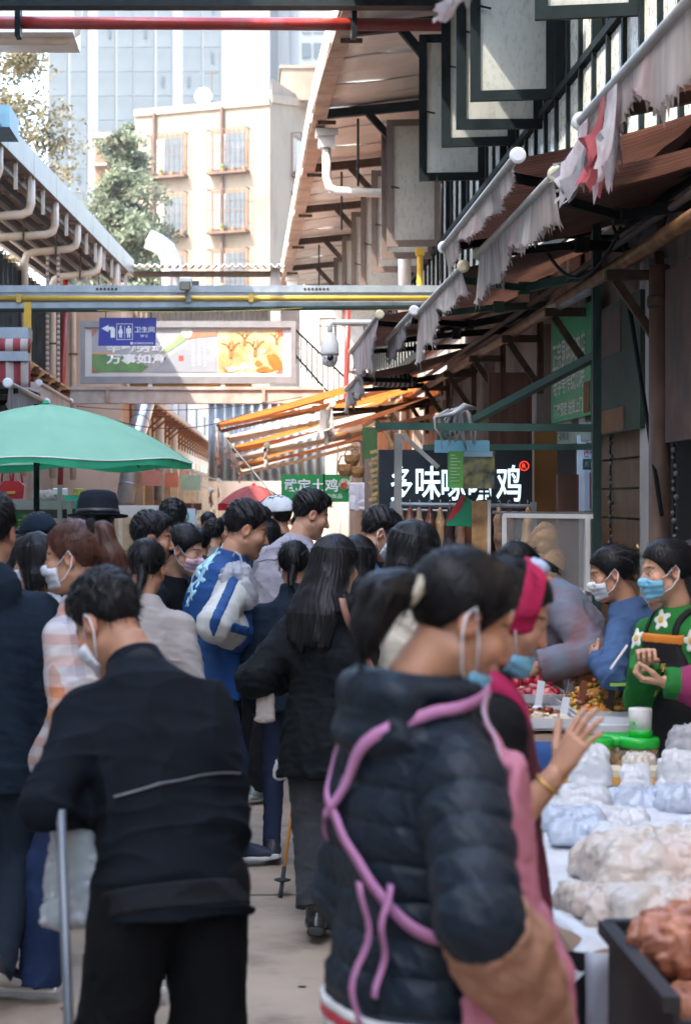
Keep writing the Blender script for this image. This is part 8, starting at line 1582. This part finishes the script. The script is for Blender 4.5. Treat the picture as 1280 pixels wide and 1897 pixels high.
ce = hb('certificate', 'framed gold certificate with red writing at the left edge', -14, 952, 25, 988, 14.45, mat('frame_dark', (.10, .05, .03), .5)); mb = MB(); mb.span(at(-12, 986, 14.44), at(23, 954, 14.45)); mb.build('paper', mat('paper_gold', (.58, .38, .16), .5, var=.12), ce); ptext('经营户', 8, 968, 26, 10, 14.43, RDI, ce, bold=.015); mb = MB(); mb.bar(at(-8, 979, 14.43), at(20, 979, 14.43), .006, .003, up=(0, 1, 0)); mb.build('small_print', mat('ink_dark', (.04, .12, .08)), ce)
mn = hb('menu_board', 'green menu board with yellow writing on the food cart', 28, 951, 92, 1002, 14.45, mat('menu_green', (.012, .17, .05), .5, var=.1)); YW = mat('ink_yellow', (.62, .52, .05), .5); ptext('清真美食', 60, 957, 36, 6, 14.44, YW, mn, bold=.01)
mb = MB()
for q in range(9): mb.bar(at(34 + q * 6, 963.5, 14.44), at(38 + q * 6, 963.5, 14.44), .012, .003, up=(0, 1, 0))
for q in range(5):
    for cx in (34, 42, 52): mb.bar(at(cx, 970 + q * 6, 14.44), at(cx + 3.2, 970 + q * 6, 14.44), .014, .003, up=(0, 1, 0))
mb.build('print_rows', YW, mn)['kind'] = 'stuff'; mb = MB(); mb.ball(at(72, 986, 14.43), .05, 12, 6, sc=(1.6, .1, .8)); mb.build('food_photo', mat('photo_food', (.40, .33, .22), .5, var=.8, scale=40), mn)
cg = hb('price_card', 'small green and white card at the left edge', 12, 1003, 42, 1017, 13.9, mat('card_green', (.02, .26, .10), .5)); mb = MB(); mb.span(at(16, 1015, 13.89), at(24, 1005, 13.9)); mb.span(at(28, 1015, 13.89), at(37, 1005, 13.9)); mb.build('white_patch', SW, cg)
gl = hb('shop_sign', 'green sign with white character behind the felt hat', 119, 917, 152, 960, 15.2, mat('sign_teal', (.012, .23, .13), .5)); ptext('者', 127, 938, 12, 22, 15.19, SW, gl, bold=.02)
rb = thing('gift_bag', 'glossy red handbag standing on the left cart roof', 'bag', at(22, 922, 14.7)); mb = MB(); mb.prism([(-.10, 0), (.085, 0), (.095, .10), (.05, .135), (-.06, .135), (-.105, .09)], at(22, 924, 14.7), XU, ZU, (0, .10, 0)); mb.build('body', mat('bag_scarlet', (.36, .012, .02), .3, var=.2, bump=.3, bscale=20), rb)
for dx in (-.05, .035): mb = MB(); mb.tube([at(22, 924, 14.7) + Vector((dx - .03, .03, .13)), at(22, 924, 14.7) + Vector((dx - .025, .03, .21)), at(22, 924, 14.7) + Vector((dx + .03, .03, .22)), at(22, 924, 14.7) + Vector((dx + .04, .03, .12))], .009, 6); mb.build('handle', mat('bag_scarlet', (.36, .012, .02)), rb, True)
mb = MB(); mb.bar(at(12, 913, 14.695), at(28, 912, 14.695), .02, .003, up=(0, 1, 0)); mb.build('gold_print', mat('gold', (.5, .3, .06), .4), rb)
soft_bag('cloth_sack', 'grey cloth sack on the left cart roof', at(82, 920, 14.75), (.09, .06, .045), mat('sack_grey', (.30, .27, .24), .8), 3, .014, .010)
mb = MB(); mb.box(at(112, 911, 14.75), (.11, .09, .055), bev=.006); solo('white_box', mb, WHITEP, 'small white box with print on the left cart roof', 'box', at(112, 918, 14.75)); mb = MB(); mb.box(at(146, 912, 14.9), (.08, .08, .06), bev=.006); solo('fruit_carton', mb, mat('carton_orange', (.5, .16, .04), .5, var=.6, scale=18, tint=(.2, .35, .06)), 'colourful carton beside the felt hat', 'carton', at(146, 920, 14.9))
# stall front down the lane: pale counter, blue banner, poster
fs = thing('stall_counter', 'long pale counter canopy right of the felt hat', 'counter', at(270, 960, 21)); mb = MB(); mb.span(at(212, 958, 21), at(330, 937, 21) + Vector((0, .8, 0))); mb.build('canopy', mat('counter_pale', (.50, .47, .43), .5, var=.1), fs); mb = MB(); mb.span((PX(215, 21), 21.1, 0), (PX(328, 21), 21.7, 1.1)); mb.build('base', mat('cart_body', (.22, .23, .22)), fs)
sb_ = hb('stall_banner', 'pale blue stall banner with green round logo', 298, 942, 362, 1010, 22, mat('banner_blue', (.44, .54, .62), .5, var=.08)); mb = MB(); c = at(340, 957, 21.98); mb.add([(c.x + r * math.cos(6.2832 * i / 18), c.y, c.z + r * math.sin(6.2832 * i / 18)) for r in (.045, .065) for i in range(18)], [(i, (i + 1) % 18, 18 + (i + 1) % 18, 18 + i)[::-1] for i in range(18)]); mb.build('logo_ring', mat('logo_green', (.02, .28, .12), .5), sb_)
po = hb('fruit_poster', 'colourful poster right of the pale blue banner', 364, 945, 390, 1000, 22.5, mat('poster_mix', (.50, .30, .18), .5, var=.7, scale=16, tint=(.58, .46, .3)), 'poster')
for i, (px0, px1, py0, py1, dd, col, lb) in enumerate(((262, 300, 872, 900, 33, (.50, .20, .14), 'faded pink shop sign right of the silver duct'), (306, 330, 876, 903, 36, (.58, .16, .08), 'orange red shop sign in the left row'), (335, 372, 880, 908, 39, (.30, .40, .26), 'pale green shop sign in the left row'))):
    hb('hanging_sign', lb, px0, py0, px1, py1, dd, mat('hang_%d' % i, col, .5, var=.15))
# yellow shutters and boxes beneath them, clutter of the far stalls
rc = random.Random(12); ORD = ('first', 'second', 'third', 'last')
for i in range(16):
    px = 225 + i * 11 + rc.uniform(-4, 4); dd = 24 + i * 1.2; w, h_ = rc.uniform(.2, .45), rc.uniform(.3, .7); c = Vector((min(PX(px, dd), FX(max(38, dd)) + 1.2), dd, 1.05 + h_ / 2)); t = thing('stacked_carton', ('tan', 'faded yellow', 'white', 'brown')[i % 4] + ' carton at the far left stalls, ' + ORD[i // 4] + ' of its colour from the camera', 'carton', c - Vector((0, 0, h_ / 2)), group='cartons stacked at the far left stalls')
    mb = MB(); mb.box(c, (w, .35, h_), bev=.01); mb.build('body', mat('carton_%d' % (i % 4), ((.42, .29, .17), (.55, .38, .09), (.56, .53, .5), (.25, .15, .09))[i % 4], .8, var=.15), t); mb = MB(); mb.box(c + Vector((0, -.178, 0)), (.05, .004, h_)); mb.build('tape', mat('tape', (.5, .42, .3), .4), t)
    mb = MB(); mb.span((c.x - w / 2 - .02, dd - .2, 0), (c.x + w / 2 + .02, dd + .2, 1.05)); solo('stall_plinth', mb, mat('plinth_%d' % (i % 3), ((.30, .24, .2), (.14, .2, .24), (.36, .3, .25))[i % 3], .8), 'low stall block under the ' + ORD[i // 4] + ' ' + ('tan', 'faded yellow', 'white', 'brown')[i % 4] + ' carton far left', 'stall block', (c.x, dd, 0), 'stall blocks far left')
# ---------------------------------------------------------------- thin air haze
mb = MB(); mb.span((-120, -60, -1.2), (120, 420, 110)); hz = struct('haze', mb, None); hz['kind'] = 'stuff'
hm_ = bpy.data.materials.new('haze'); hm_.use_nodes = True; nn = hm_.node_tree.nodes; nn.remove(nn['Principled BSDF']); pv = nn.new('ShaderNodeVolumePrincipled'); pv.inputs['Color'].default_value = (.92, .94, .96, 1); pv.inputs['Density'].default_value = .0004; pv.inputs['Anisotropy'].default_value = .25; hm_.node_tree.links.new(pv.outputs[0], nn['Material Output'].inputs['Volume']); hz.data.materials.append(hm_)
